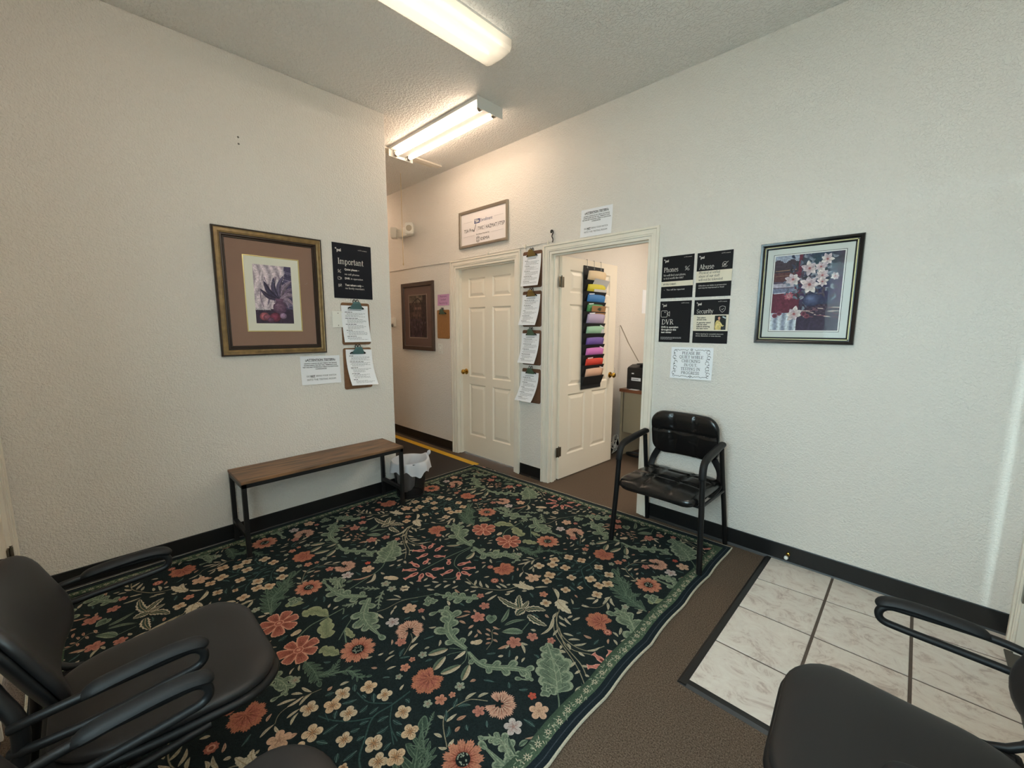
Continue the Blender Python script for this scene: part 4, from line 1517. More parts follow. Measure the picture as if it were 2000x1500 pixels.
            for l_ in lobes:
                lobe(*l_, 1.0, C_[a_], C_[a_])
                P.z += P.dz * .02
            l, r = halves(1.0, body)
            P.strip(l, r, C_[a_])
            P.up()
            for l_ in lobes:
                lobe(*l_, .70 if kind != 'dm' else .8, mixc(C_[b_], C_[c_], .7), C_[b_])
                P.z += P.dz * .02
            l, r = halves(.8, body)
            P.strip(l, r, C_[b_])
            P.up()
            for p, v, ln, wd in lobes[:-1]:
                P.line([(p.x, p.y), (p.x + v.x * ln * .7, p.y + v.y * ln * .7)], .0042, C_[a_] if kind != 'dm' else C_['dimo'], .7)
            P.up()
            P.line([(q.x, q.y) for q in S_[::max(1, K // 8)]], .0065, C_[a_], .6)
        elif kind == 'ok':
            def fn(t, s):
                e = min(1, t * 3.0) ** 1.2 * (1 - max(0, t - .82) / .18 * .7)
                return max(.04, e * (.52 + .48 * abs(math.sin(2.7 * PI * t + .2 * s)) ** .7))
            l, r = halves(1.0, fn)
            P.strip(l, C, C_['oak'], [C_['oakd']] * K)
            P.strip(C, r, [C_['oakd']] * K, C_['oak'])
        elif kind in ('cb', 'cb2'):
            w *= 1.5
            def fn(t, s):
                e = math.sin(PI * min(1, t * .97 + .02) ** .8) ** .8
                return max(.03, e * (.66 + .34 * ((t * 5.5 + (.3 if s > 0 else 0)) % 1)))
            l, r = halves(1.0, fn)
            P.strip(l, r, C_['cream'])
            P.up()
            if kind == 'cb':
                l, r = halves(.58, fn)
                P.strip(l, r, C_['saged'])
                P.up()
            P.line(pts, .004, C_['creamd'], .4)
        elif kind == 'ly':
            def fn(t, s):
                e = math.sin(PI * min(1, t * .78) ** .8) if t < .86 else (.45 - .45 * (t - .86) / .14) + .18
                return max(.03, e)
            l, r = halves(1.0, fn)
            P.strip(l, C, C_['cream'], [C_['creamd']] * K)
            P.strip(C, r, [C_['saged']] * K, C_['sage'])
            P.up()
            P.line(pts, .003, C_['creamd'], .4)
        elif kind == 'tu2':
            fn = lambda t, s: max(.06, math.sin(PI * (.12 + t * .72)) * (1 - .25 * (math.sin(t * 20) > .6) * (t > .7)))
            l, r = halves(1.0, fn)
            P.strip(l, r, mixc(C_['cream'], C_['c4'], .5))
            P.up()
            for s in (-.35, .35):
                P.line([(a[0] + (b[0] - a[0]) * abs(s), a[1] + (b[1] - a[1]) * abs(s)) for a, b in list(zip(C, l if s > 0 else r))[::3]], .003, C_['creamd'])
        else:
            c, d = {'cl': (mixc(C_['cream'], C_['sage'], R.uniform(0, .45)), C_['creamd']), 'pl': (mixc(C_['brown'], C_['cream'], R.uniform(0, .4)), C_['pinkd']),
                    'td': (C_['teal'], C_['tealo']), 'gl': (C_['sageo'], C_['saged'])}[kind]
            fn = lambda t, s: max(.02, math.sin(PI * min(1, t) ** .85))
            l, r = halves(1.0, fn)
            P.strip(l, r, c)
            P.up()
            if kind == 'gl':
                l, r = halves(.78, fn)
                P.strip(l, r, C_['sage'])
                P.up()
                P.line(pts, .004, C_['saged'])
            elif kind == 'td':
                l, r = halves(.7, fn)
                P.strip(l, r, C_['teald'])
                P.up()
                P.line(pts, .003, C_['tealo'])
            else:
                P.line([C[1], C[K // 2], C[-2]], .0028, d, .5)
        P.z = z

    def bell(self, pts, w):
        P = self.P
        z = P.z
        a, b = Vector(pts[0]), Vector(pts[1])
        d = b - a
        n = Vector((-d.y, d.x)).normalized()
        for k, (sc, c) in enumerate(((1.0, C_['bello']), (.76, C_['bell']))):
            l, r = [], []
            for i in range(9):
                t = i / 8
                q = w * sc * (.95 * math.sin(PI * (.18 + .5 * min(t * 1.6, 1))) if t < .55 else .72 - .25 * math.sin((t - .55) / .45 * PI) + (.28 if t > .9 else 0))
                if i == 0:
                    q *= .55
                p = a + d * (t * (1 if sc == 1 else .93) + (.03 if sc < 1 else 0))
                l.append((p.x + n.x * q, p.y + n.y * q))
                r.append((p.x - n.x * q, p.y - n.y * q))
            P.strip(l, r, c)
            P.up()
        p = a + d * .26
        P.fan(p.x, p.y, [(p.x + d.x * .17 * math.cos(t) + n.x * w * .38 * math.sin(t), p.y + d.y * .17 * math.cos(t) + n.y * w * .38 * math.sin(t)) for t in [k * PI / 5 for k in range(10)]], C_['belld'], C_['belld'])
        P.z = z


rug = thing('area_rug', 'large dark green floral area rug with rust flowers and leaves covering the carpet', 'rug', (-1.92, 1.24, 0))
RO = Vector((-1.92, 1.24))
RZ = 0.008
corner = [(-3.118, -0.278), (-0.722, -0.272), (-0.728, 2.788), (-3.150, 2.692)]


def redge(i, t):
    """point on outer rug edge i (0 bottom,1 right,2 top,3 left) with gentle waves left by the folds"""
    a, b = Vector(corner[i]), Vector(corner[(i + 1) % 4])
    p = a.lerp(b, t)
    d = (b - a).normalized()
    n = Vector((-d.y, d.x))
    s = (p.y if i in (1, 3) else p.x)
    e = 0.010 * abs(math.sin(PI * (s - .18) / .365)) * (1 if i == 1 else .5)
    if i == 3 and p.y < CY + .05:
        e = 0.002
    k = min(1, 8 * t, 8 * (1 - t))
    return p + n * (-.004 + e) * k


outer = []
NE = 64
for i in range(4):
    for k in range(NE):
        outer.append(redge(i, k / NE))


def inset(d):
    out = []
    for i in range(4):
        for k in range(NE):
            p = redge(i, k / NE)
            # pull inwards along x and y from each side so the bands stay mitred
            t = k / NE
            c0, c1 = Vector(corner[i]), Vector(corner[(i + 1) % 4])
            L_ = (c1 - c0).length
            s = min(max(t, d / L_), 1 - d / L_)
            q = redge(i, s) if s != t else p
            dd = (c1 - c0).normalized()
            out.append(q + Vector((-dd.y, dd.x)) * d)
    return out


mb = MB()
o_ = inset(0.003)
a_ = mb.ring([(p.x - RO.x, p.y - RO.y, 0.001) for p in o_])
b_ = mb.ring([(p.x - RO.x, p.y - RO.y, RZ - 0.0006) for p in o_])
mb.bridge(a_, b_)
mb.f += [tuple(a_), tuple(reversed(b_))]
mb.build('backing', mat('rug_backing', (40, 46, 46), 0.95), rug)
mb = MB()
mb.tube([(p.x - RO.x, p.y - RO.y, 0.0062) for p in inset(0.004)] + [(outer[0].x - RO.x, outer[0].y - RO.y, 0.0062)], 0.0055, 6, 0.0048, cap=False)
mb.build('bound_edge', mat('cream_binding', (178, 172, 154), 0.9, var=0.15, vscale=120), rug, smooth=True)

M_rug = paint_mat('woven_wool', 0.95, weave=0.8, wscale=420, nvar=0.30, nscale=190, sheen=0.0, spec=0.08)
rr = random.Random(7)
fx0, fx1, fy0, fy1 = -3.04, -0.80, -0.20, 2.72
PT = Paint(clip=(fx0 - RO.x, fx1 - RO.x, fy0 - RO.y, fy1 - RO.y), z0=RZ)
PT.strip([(fx0 - RO.x, fy0 - RO.y), (fx1 - RO.x, fy0 - RO.y)], [(fx0 - RO.x, fy1 - RO.y), (fx1 - RO.x, fy1 - RO.y)], C_['base'])
PT.up(2)
RG = Rug(PT, rr)
PX_, PY_ = 1.302, 1.303


def wrapd(a, b, p):
    d = abs(a - b) % p
    return min(d, p - d)


# small scattered leaves fill the ground between the catalogued motifs
occ = []
for m_ in RUG:
    if m_[0] == 'F':
        occ.append((m_[2], m_[3], m_[4]))
    else:
        q = m_[2]
        P_ = spline([(q[i], q[i + 1]) for i in range(0, len(q), 2)], 4)
        for p in P_:
            occ.append((p.x, p.y, (m_[3] * .42 if m_[0] == 'L' else .012)))
FILL = []
for _ in range(2600):
    x, y, a = rr.uniform(0, PX_), rr.uniform(0, PY_), rr.uniform(0, 6.28)
    ln = rr.uniform(.022, .048)
    x2, y2 = x + ln * math.cos(a), y + ln * math.sin(a)
    if all(wrapd(px, x, PX_) ** 2 + wrapd(py, y, PY_) ** 2 > (r + .011) ** 2 and wrapd(px, x2, PX_) ** 2 + wrapd(py, y2, PY_) ** 2 > (r + .011) ** 2 for px, py, r in occ):
        FILL.append(('L', rr.choice(['cl', 'td', 'pl', 'td', 'cl', 'td']), [x, y, x2, y2], rr.uniform(.009, .015)))
        occ.append(((x + x2) / 2, (y + y2) / 2, .026))
        if len(FILL) > 95:
            break

order = {'V': 0, 'L': 1, 'F': 2, 'B': 3}
lz = {'ac': 0, 'dm': -1, 'ok': 1, 'td': -1}
items = sorted(RUG + FILL, key=lambda m_: (order[m_[0]], lz.get(m_[1], 2)))
zbase = PT.z
for gx in range(-4, 2):
    for gy in range(-2, 4):
        ox, oy = gx * PX_ - RO.x + 0.006 * gy * 0, gy * PY_ - RO.y + 0.008 * gx
        for m_ in items:
            if m_[0] == 'F':
                x, y = m_[2] + ox, m_[3] + oy
                r = m_[4]
                bx0, bx1, by0, by1 = x - r, x + r, y - r, y + r
            else:
                q = m_[2]
                xs, ys = [v + ox for v in q[0::2]], [v + oy for v in q[1::2]]
                bx0, bx1, by0, by1 = min(xs), max(xs), min(ys), max(ys)
            if bx1 < fx0 - RO.x or bx0 > fx1 - RO.x or by1 < fy0 - RO.y or by0 > fy1 - RO.y:
                continue
            PT.z = zbase + PT.dz * {'V': 0, 'L': 1, 'F': 5, 'B': 5}[m_[0]]
            if m_[0] == 'L' and lz.get(m_[1], 2) == 2:
                PT.z += PT.dz * 2
            PT.z += rr.uniform(0, .4) * PT.dz
            if m_[0] == 'F':
                RG.flower(m_[1], x, y, r, m_[5])
            elif m_[0] == 'L':
                RG.leaf(m_[1], list(zip(xs, ys)), m_[3])
            elif m_[0] == 'V':
                PT.line(list(zip(xs, ys)), m_[3] * .7 + .001, C_[{'ts': 'teald', 'vs': 'saged', 'bs': 'saged'}[m_[1]]])
                PT.up()
                PT.line(list(zip(xs, ys)), m_[3] * .45, C_[{'ts': 'teal', 'vs': 'sage', 'bs': 'stemb'}[m_[1]]])
            else:
                RG.bell(list(zip(xs, ys)), m_[3] * .62)
PT.build('woven_field', M_rug, rug)

# border bands
PB = Paint(z0=RZ + 0.0022)
for d0, d1, c0, c1 in ((0.005, 0.024, 'navy', 'navy'), (0.024, 0.0275, 'navyl', 'navyl'), (0.0275, 0.046, 'navy', 'navy'), (0.046, 0.096, 'band', 'bandd')):
    A, B = inset(d0), inset(d1)
    k = len(A)
    A = [(p.x - RO.x, p.y - RO.y) for p in A + A[:1]]
    B = [(p.x - RO.x, p.y - RO.y) for p in B + B[:1]]
    PB.strip(A, B, [C_[c0]] * (k + 1), [C_[c1]] * (k + 1))
PB.up(2)
RB = Rug(PB, rr)
zb_ = PB.z
for i in range(4):
    c0, c1 = Vector(corner[i]), Vector(corner[(i + 1) % 4])
    L_ = (c1 - c0).length
    d = (c1 - c0).normalized()
    n = Vector((-d.y, d.x))
    kmax = int(L_ / .058)
    for k in range(2, kmax - 1):
        PB.z = zb_
        p = c0 + d * (k * .058) + n * (.068 + rr.uniform(-.004, .004)) - RO
        for j in range(8):
            a = j * PI / 4 + .2
            PB.line([(p.x + .004 * math.cos(a), p.y + .004 * math.sin(a)), (p.x + .0135 * math.cos(a), p.y + .0135 * math.sin(a))], .0042, C_['cream'], .4)
        q = p + d * .029
        for j in range(9):
            a = rr.uniform(0, 6.28)
            e = q + Vector((rr.uniform(-.014, .014), rr.uniform(-.014, .014)))
            PB.line([(e.x, e.y), (e.x + .012 * math.cos(a), e.y + .012 * math.sin(a))], .0042, C_['sageo'] if j % 3 else C_['cream'], .7)
        for j in range(3):
            e = p + n * (rr.uniform(.012, .024)) + d * rr.uniform(-.03, .03)
            a = rr.uniform(0, 6.28)
            PB.line([(e.x, e.y), (e.x + .013 * math.cos(a), e.y + .013 * math.sin(a))], .005, C_['saged'] if j else C_['sageo'], .6)
PB.build('woven_border', M_rug, rug)


# ------------------------------------------------------------------ ceiling lights
def tube_mat(name, c, s):
    m, nt, b = nmat(name)
    b.inputs['Base Color'].default_value = (0.9, 0.9, 0.9, 1)
    b.inputs['Emission Color'].default_value = (*c, 1)
    b.inputs['Emission Strength'].default_value = s
    return m


M_tube = tube_mat('lit_tube', (1.0, 0.75, 0.55), 19.5)
M_tube2 = tube_mat('lit_tube_behind_lens', (1.0, 0.84, 0.66), 3.0)
M_tube3 = tube_mat('lit_tube_added_fill', (1.0, 0.88, 0.75), 32.0)  # only for the strip added above the viewer as room fill


def fluorescent(name, label, loc, rz, lens, mt_=None):
    """local x along the fixture, 1.22 long, top at z=0 (the ceiling)"""
    t = thing(name, label, 'ceiling light', loc, rz, None)
    Lh, hw = 0.61, 0.108 if lens else 0.118
    if not lens:
        mb = MB()
        rings = []
        prof = [(-hw, 0), (-hw, -.020), (-.060, -.028), (-.030, -.055), (.030, -.055), (.060, -.028), (hw, -.020), (hw, 0)]
        for x in (-Lh, Lh):
            rings.append(mb.ring([(x, y, z) for y, z in prof]))
        mb.bridge(rings[0], rings[1])
        mb.f += [tuple(rings[0]), tuple(reversed(rings[1]))]
        mb.build('housing', M_white, t)
        for s in (-1, 1):
            mb = MB()
            mb.box(*sorted((s * Lh, s * (Lh + .004))), -hw - .008, hw + .008, -.080, 0, 0.001)
            mb.build('end_plate', M_white, t)
        for y in (-.068, .068):
            MB().lathe([(.0165, -Lh + .035), (.019, -Lh + .05), (.019, Lh - .05), (.0165, Lh - .035)], 0, y, -.056, 14, 'x').build('tube', mt_ or M_tube, t, smooth=True)
            for s in (-1, 1):
                MB().lathe([(.0205, s * (Lh - .045)), (.0205, s * (Lh - .018))], 0, y, -.056, 14, 'x').build('tube_cap', M_steel, t, smooth=True)
                MB().box(*sorted((s * (Lh - .019), s * Lh)), y - .016, y + .016, -.074, -.02, .003).build('socket', M_white, t)
    else:
        MB().box(-Lh, Lh, -.07, .07, -.018, 0, .002).build('housing', M_white, t)
        for y in (-.052, .052):
            MB().lathe([(.010, -Lh + .03), (.013, -Lh + .045), (.013, Lh - .045), (.010, Lh - .03)], 0, y, -.042, 12, 'x').build('tube', M_tube2, t, smooth=True)
        # prismatic wrap-around lens
        m, nt, b = nmat('prismatic_lens')
        N, Lk = nt.nodes, nt.links
        tr = N.new('ShaderNodeBsdfTranslucent')
        tr.inputs[0].default_value = (.95, .93, .88, 1)
        tp = N.new('ShaderNodeBsdfTransparent')
        df = N.new('ShaderNodeBsdfGlossy')
        df.inputs['Roughness'].default_value = .35
        df.inputs[0].default_value = (.9, .9, .9, 1)
        m1 = N.new('ShaderNodeMixShader')
        m1.inputs[0].default_value = 0.10
        Lk.new(tr.outputs[0], m1.inputs[1])
        Lk.new(tp.outputs[0], m1.inputs[2])
        m2 = N.new('ShaderNodeMixShader')
        m2.inputs[0].default_value = 0.06
        Lk.new(m1.outputs[0], m2.inputs[1])
        Lk.new(df.outputs[0], m2.inputs[2])
        Lk.new(m2.outputs[0], nt.nodes['Material Output'].inputs[0])
        prof = [(-hw, -.022), (-hw, -.066), (-hw + .012, -.084), (-.06, -.092), (0, -.094), (.06, -.092), (hw - .012, -.084), (hw, -.066), (hw, -.022)]
        mb = MB()
        a = mb.ring([(-Lh, y, z) for y, z in prof])
        b_ = mb.ring([(Lh, y, z) for y, z in prof])
        mb.bridge(a, b_, closed=False)
        mb.f += [tuple(a), tuple(reversed(b_))]
        mb.build('lens', m, t, flipfix=False)
        for s in (-1, 1):
            MB().box(-Lh, Lh, *sorted((s * hw, s * (hw + .004))), -.026, -.016).build('lens_rail', M_white, t)
    return t


fluorescent('fluorescent_light', 'ceiling fluorescent light with cloudy wrap-around lens, cut by the top of the photo', (-1.914, 1.847 - .612, H), PI / 2, True)
fluorescent('fluorescent_light', 'bare twin-tube fluorescent strip light on the hallway ceiling', (-3.022, 2.240, H), 0, False)
fluorescent('fluorescent_light', 'added twin-tube strip light deep in the hallway, unseen behind the bench wall', (-5.75, 2.30, H), 0, False)  # added fixture, never in view, lifts the light down the hall
fluorescent('fluorescent_light', 'added twin-tube strip light on the ceiling above the viewer, unseen', (-.55, .55, H), PI / 2, False, M_tube3)  # added fixture, never in view, fills the room with light
# office light, unseen behind the doorway head, added to brighten the office
ol = thing('office_fill_light', 'added unseen ceiling light panel in the office behind the open door', 'ceiling light', (-1.0, 4.4, 2.748))
MB().box(-.6, .6, -.3, .3, -.03, 0).build('housing', M_white, ol)
MB().box(-.57, .57, -.27, .27, -.034, -.0305).build('diffuser', tube_mat('lit_office_fill', (1.0, .88, .73), 20.0), ol)

# unseen outdoor spot, added so its beam through the lite stripes the wall
sp_d = bpy.data.lights.new('stripe_spot', 'SPOT')
sp = bpy.data.objects.new('stripe_spot', sp_d)
COL.objects.link(sp)
sp_d.energy = 6000
sp_d.color = (.88, .97, 1.0)
sp_d.spot_size = math.radians(26)
sp_d.spot_blend = 0.6
sp_d.shadow_soft_size = 0.16
ax_ = Vector((-.45, 1.0, -.20)).normalized()
sp.location = Vector((0.330, W, 0.72)) - ax_ * 3.4
sp.scale = (.24, 1, 1)
sp.rotation_euler = ax_.to_track_quat('-Z', 'Y').to_euler()

# attic hatch with pull cord
ah = thing('attic_hatch', 'attic hatch panel set in the hallway ceiling with a hanging pull cord', 'hatch', (-4.30, 2.38, H))
MB().box(-.60, .58, -.26, .26, -.006, 0, .002).build('panel', M_ceil, ah)
mb = MB()
mb.box(.585, .650, -.33, .34, -.014, 0, .002)
mb.build('trim_board', M_trim, ah)
MB().box(.54, .572, -.30, .28, -.011, 0, .002).build('trim_board', M_trim, ah)
mb = MB()
mb.tube([(.16, .16, -.004), (.161, .16, -.5), (.160, .16, -.93)], .0035, 6)
mb.lathe([(.003, -.93), (.006, -.938), (.006, -.955), (.002, -.96)], .16, .16, 0, 8)
mb.build('pull_cord', mat('cream_cord', (206, 186, 150), 0.8), ah, smooth=True)


# ------------------------------------------------------------------ chairs
M_vinyl = mat('black_vinyl', (22, 21, 21), 0.24, bump=0.12, bscale=55, bdist=0.004, var=0.1, vscale=9)
M_vinylm = mat('dark_matte_vinyl', (29, 27, 27), 0.45, bump=0.15, bscale=700, bdist=0.0006, spec=.4)
M_tubeb = mat('black_powder_coat', (15, 15, 16), 0.48, bump=0.05, bscale=600, spec=.35)
M_arm = mat('black_arm_plastic', (22, 22, 23), 0.58, spec=.3)
M_foot = mat('black_rubber_foot', (12, 12, 12), 0.6)


def rotm(rx, loc):
    return Matrix.Translation(loc) @ Matrix.Rotation(rx, 4, 'X')


def tufted_chair():
    t = thing('armchair', 'tufted black vinyl armchair standing alone against the wall below the notices', 'chair', (-1.058, 2.585, 0.0), PI)
    sw, sd = .50, .49
    mb = MB()
    se = [('y', .06, -.3, .3), ('y', -.10, -.3, .3), ('x', -.085, -.26, .26), ('x', .085, -.26, .26)]
    mb.cushion(sw, sd, .105, .07, 3.0, se, .010, .010, rotm(math.radians(2), Vector((0, .035, .418))), 18, 88, botflat=.8,
               bow=lambda x, y: -.022 * max(0, (y - .12) / .13) ** 2 + .004 * math.sin(x * 17 + y * 9) * (1 - (2 * x / sw) ** 2) * .5)
    mb.build('seat', M_vinyl, t, smooth=True, angle=1.2)
    mb = MB()
    se = [('y', .028, -.3, .3), ('x', -.072, -.3, .026), ('x', .072, -.3, .026), ('x', -.072, .06, .2), ('x', .072, .06, .2)]
    mt = Matrix.Translation(Vector((0, -.165, .698))) @ Matrix.Rotation(math.radians(90 - 10), 4, 'X') @ Matrix.Rotation(PI, 4, 'Z') @ Matrix.Scale(-1, 4, (0, 0, 1)) @ Matrix.Rotation(PI, 4, 'Z')
    mb.cushion(.445, .305, .085, .085, 3.0, se, .013, .008, mt, 18, 88, bow=lambda x, y: .030 * (x / .22) ** 2 - .012)
    mb.build('backrest', M_vinyl, t, smooth=True, angle=1.2)
    for s in (-1, 1):
        mb = MB()
        mb.tube([(s * .285, .252, RZ + .003), (s * .272, .235, .30), (s * .262, .226, .585), (s * .26, .218, .622), (s * .26, .18, .652), (s * .258, .05, .672), (s * .252, -.13, .690)], .0160, 12, smooth=5)
        mb.build('leg', M_tubeb, t, smooth=True)
        mb = MB()
        mb.tube([(s * .252, -.100, .668), (s * .256, -.135, .50), (s * .264, -.19, .25), (s * .272, -.236, .002)], .0145, 12, smooth=4)
        mb.build('leg', M_tubeb, t, smooth=True)
        mb = MB()
        mb.tube([(s * .263, .232, .555), (s * .261, .228, .60), (s * .260, .210, .642), (s * .259, .165, .668), (s * .257, .05, .684), (s * .254, -.07, .694), (s * .252, -.12, .697)],
                .021, 12, .0165, smooth=5, up=(0, 1, .2), radii=[.75] + [1] * 28 + [.8, .6])
        mb.build('armrest', M_arm, t, smooth=True)
        mb = MB()
        mb.tube([(s * .262, .225, .395), (s * .262, -.165, .385)], .009, 10)
        mb.build('side_rail', M_tubeb, t, smooth=True)
        mb = MB()
        mb.tube([(s * .190, -.175, .66), (s * .172, -.178, .60), (s * .220, -.188, .50), (s * .232, -.170, .445), (s * .240, -.120, .405), (s * .245, .02, .392)], .0065, 10, .022, smooth=6, up=(1, 0, 0))
        mb.build('back_bracket', M_arm, t, smooth=True)
    mb = MB()
    mb.tube([(-.262, .20, .385), (.262, .20, .385)], .010, 10)
    mb.build('cross_rail', M_tubeb, t, smooth=True)
    MB().tube([(-.258, -.15, .382), (.258, -.15, .382)], .010, 10).build('cross_rail', M_tubeb, t, smooth=True)
    return t


tufted_chair()


def loop_chair(label, loc, rz):
    t = thing('armchair', label, 'chair', loc, rz, 'loop-armed waiting chairs')

    def bowl(x, y):
        return -.012 * (x / .25) ** 2 * 0 + .010 * (y / .2) ** 2 * (1 if y < 0 else 0) - .020 * max(0, (y - .12) / .13) ** 2
    mb = MB()
    mb.cushion(.490, .46, .055, .135, 3.6, (), 0, .01, rotm(math.radians(1.5), Vector((0, .050, .440))), 14, 72, bow=bowl)
    mb.v = [(x * (1 - .20 * max(0, .20 - y) / .40), y, z) for x, y, z in mb.v]
    mb.build('seat', M_vinylm, t, smooth=True, angle=1.2)
    mb = MB()
    mb.cushion(.505, .480, .045, .135, 3.2, (), 0, .01, rotm(math.radians(1.5), Vector((0, .048, .418))), 12, 72, bow=bowl, botflat=1.0)
    mb.v = [(x * (1 - .20 * max(0, .20 - y) / .40), y, z) for x, y, z in mb.v]
    mb.build('seat_pan', M_tubeb, t, smooth=True, angle=1.2)
    # backrest, leaning away and slightly wrapped
    mt = Matrix.Translation(Vector((0, -.186, .700))) @ Matrix.Rotation(math.radians(90 + 22), 4, 'X')
    mtf = mt @ Matrix.Diagonal((1, 1, -1, 1))
    bw = lambda x, y: -.045 * (x / .22) ** 2 + .018
    mb = MB()
    mb.cushion(.44, .255, .050, .075, 3.4, (), 0, .01, mtf @ Matrix.Translation((0, 0, 0)), 14, 72, bow=lambda x, y: -(bw(x, y)) * -1 * -1)
    mb.build('backrest', M_vinylm, t, smooth=True, angle=1.2)
    mb = MB()
    mb.cushion(.452, .268, .030, .08, 3.2, (), 0, .01, mtf @ Matrix.Translation((0, 0, -.016)), 12, 72, bow=lambda x, y: -(bw(x, y)) * -1 * -1, botflat=1)
    mb.build('back_shell', M_tubeb, t, smooth=True, angle=1.2)
    for s in (-1, 1):
        X = s * .285
        mb = MB()   # looped arm tube: top run, front turn, lower run
        mb.tube([(X * .93, -.200, 0.643), (X * .97, -.165, 0.653), (X, -.10, 0.660), (X, .04, 0.660), (X, .080, 0.656), (X, .096, 0.636), (X, .088, 0.614), (X, .05, 0.607), (X, -.08, 0.598), (X * .97, -.16, 0.595), (X * .90, -.205, 0.588)], .0095, 10, smooth=6)
        mb.build('arm_loop', M_tubeb, t, smooth=True)
        mb = MB()
        mb.tube([(X, -.105, 0.660), (X, -.075, 0.668), (X, 0.0, 0.674), (X, .05, 0.674), (X, .085, 0.668), (X, .104, 0.656)], .0215, 12, .0135, smooth=5, radii=[.42, .55, .7, .85, .95] + [1] * 15 + [.98, .94, .86, .75, .6, .4])
        mb.build('arm_pad', M_arm, t, smooth=True)
        mb = MB()
        mb.tube([(s * .215, -.238, .765), (s * .235, -.212, .70), (s * .255, -.188, .63), (s * .258, -.200, .52), (s * .262, -.215, .40), (s * .272, -.262, .004)], .015, 12, .0125, smooth=5)
        mb.build('leg', M_tubeb, t, smooth=True)
        mb = MB()
        mb.tube([(s * .235, -.16, .405), (s * .240, -.10, .402), (s * .246, -.075, .385), (s * .252, -.066, .30), (s * .272, -.045, .004)], .0125, 12, smooth=5)
        mb.build('leg', M_tubeb, t, smooth=True)
        mb = MB()
        mb.tube([(s * .258, -.200, .47), (s * .245, -.12, .41), (s * .235, .10, .405)], .010, 10, smooth=4)
        mb.build('seat_rail', M_tubeb, t, smooth=True)
        for yq, xq in ((-.262, .272), (-.045, .272)):
            MB().lathe([(.017, .0), (.017, .012), (.014, .022)], s * xq, yq, 0.0, 12).build('foot', M_foot, t, smooth=True)
    mb = MB()
    mb.tube([(-.25, -.165, .405), (.25, -.165, .405)], .010, 10)
    mb.build('cross_rail', M_tubeb, t, smooth=True)
    MB().tube([(-.245, -.075, .392), (.245, -.075, .392)], .010, 10).build('cross_rail', M_tubeb, t, smooth=True)
    return t


loop_chair('black armchair with looped arms, whole seat in view at the lower left of the rug', (-1.418, .035, RZ + .0015), 0.0)
loop_chair('black loop-armed chair nearest the viewer, only a seat corner and one arm showing', (-.722, .022, RZ + .0015), 0.0)
loop_chair('black armchair with looped arms on the stone tiles at the right', (.110, 1.165, 0.0085), PI / 2 + 0.075)

# ------------------------------------------------------------------ bench
M_wood = mat('rustic_brown_board', (134, 100, 70), 0.45, c2=(82, 62, 46), vscale=5.0, stretch=(7, 0.9, 7), detail=8, bump=0.1, bscale=60)
M_wood.node_tree.nodes['Principled BSDF'].inputs['Specular IOR Level'].default_value = .35
bn = thing('bench', 'narrow wooden-topped bench with black metal legs under the brown framed print', 'bench', (-2.955, 1.120, 0))
bw_, bl = .165, .545
MB().box(-bw_, bw_, -bl, bl, .472, .490, .003).build('bench_top', M_wood, bn)
mb = MB()
for y in (-bl + .003, bl - .028):
    mb.box(-bw_ + .004, bw_ - .004, y, y + .025, .447, .472, .001)
for x in (-bw_ + .004, bw_ - .029):
    mb.box(x, x + .025, -bl + .003, bl - .003, .447, .472, .001)
mb.build('frame', M_black, bn)
for x in (-bw_ + .004, bw_ - .029):
    for y in (-bl + .003, bl - .028):
        zb = RZ + .0035 if x > 0 else RZ + .0035
        MB().box(x, x + .025, y, y + .025, zb, .447, .001).build('leg', M_black, bn)
for y in (-bl + .003, bl - .028):
    MB().box(-bw_ + .029, bw_ - .029, y, y + .025, .135, .160, .001).build('stretcher', M_black, bn)

# ------------------------------------------------------------------ waste bin and liner
m, nt, b = nmat('black_wire_mesh')
tpn = nt.nodes.new('ShaderNodeBsdfTransparent')
mxn = nt.nodes.new('ShaderNodeMixShader')
mxn.inputs[0].default_value = .72
b.inputs['Base Color'].default_value = (*lin((20, 20, 22)), 1)
nt.links.new(tpn.outputs[0], mxn.inputs[1])
nt.links.new(b.outputs[0], mxn.inputs[2])
nt.links.new(mxn.outputs[0], nt.nodes['Material Output'].inputs[0])
M_mesh = m
BX, BY = -2.955, 1.815
bi = thing('waste_bin', 'black wire-mesh waste bin beside the end of the bench', 'bin', (BX, BY, RZ + .003))
mb = MB()
mb.lathe([(.110, .014), (.116, .06), (.142, .292)], seg=36, cap=False)
mb.build('mesh_wall', M_mesh, bi, smooth=True)
mb = MB()
mb.lathe([(.112, .0), (.114, .016), (.108, .016), (.1, .006), (.001, .005)], seg=36)
mb.build('base_ring', M_black, bi, smooth=True)
mb = MB()
mb.tube([(.1435 * math.cos(k * PI / 18), .1435 * math.sin(k * PI / 18), .294) for k in range(37)], .0045, 8, cap=False)
mb.build('rim', M_black, bi, smooth=True)
m, nt, b = nmat('white_plastic_bag')
b.inputs['Base Color'].default_value = (*lin((226, 228, 234)), 1)
b.inputs['Roughness'].default_value = .35
trn = nt.nodes.new('ShaderNodeBsdfTranslucent')
trn.inputs[0].default_value = (.8, .82, .86, 1)
mxn = nt.nodes.new('ShaderNodeMixShader')
mxn.inputs[0].default_value = .3
nt.links.new(b.outputs[0], mxn.inputs[1])
nt.links.new(trn.outputs[0], mxn.inputs[2])
nt.links.new(mxn.outputs[0], nt.nodes['Material Output'].inputs[0])
lb = MB()
rl = random.Random(5)
nn = 72
ph = [rl.uniform(0, 6.28) for _ in range(8)]


def wob(a, k):
    return .5 * math.sin(3 * a + ph[k]) + .3 * math.sin(7 * a + ph[k + 1]) + .25 * math.sin(13 * a + ph[k + 2])


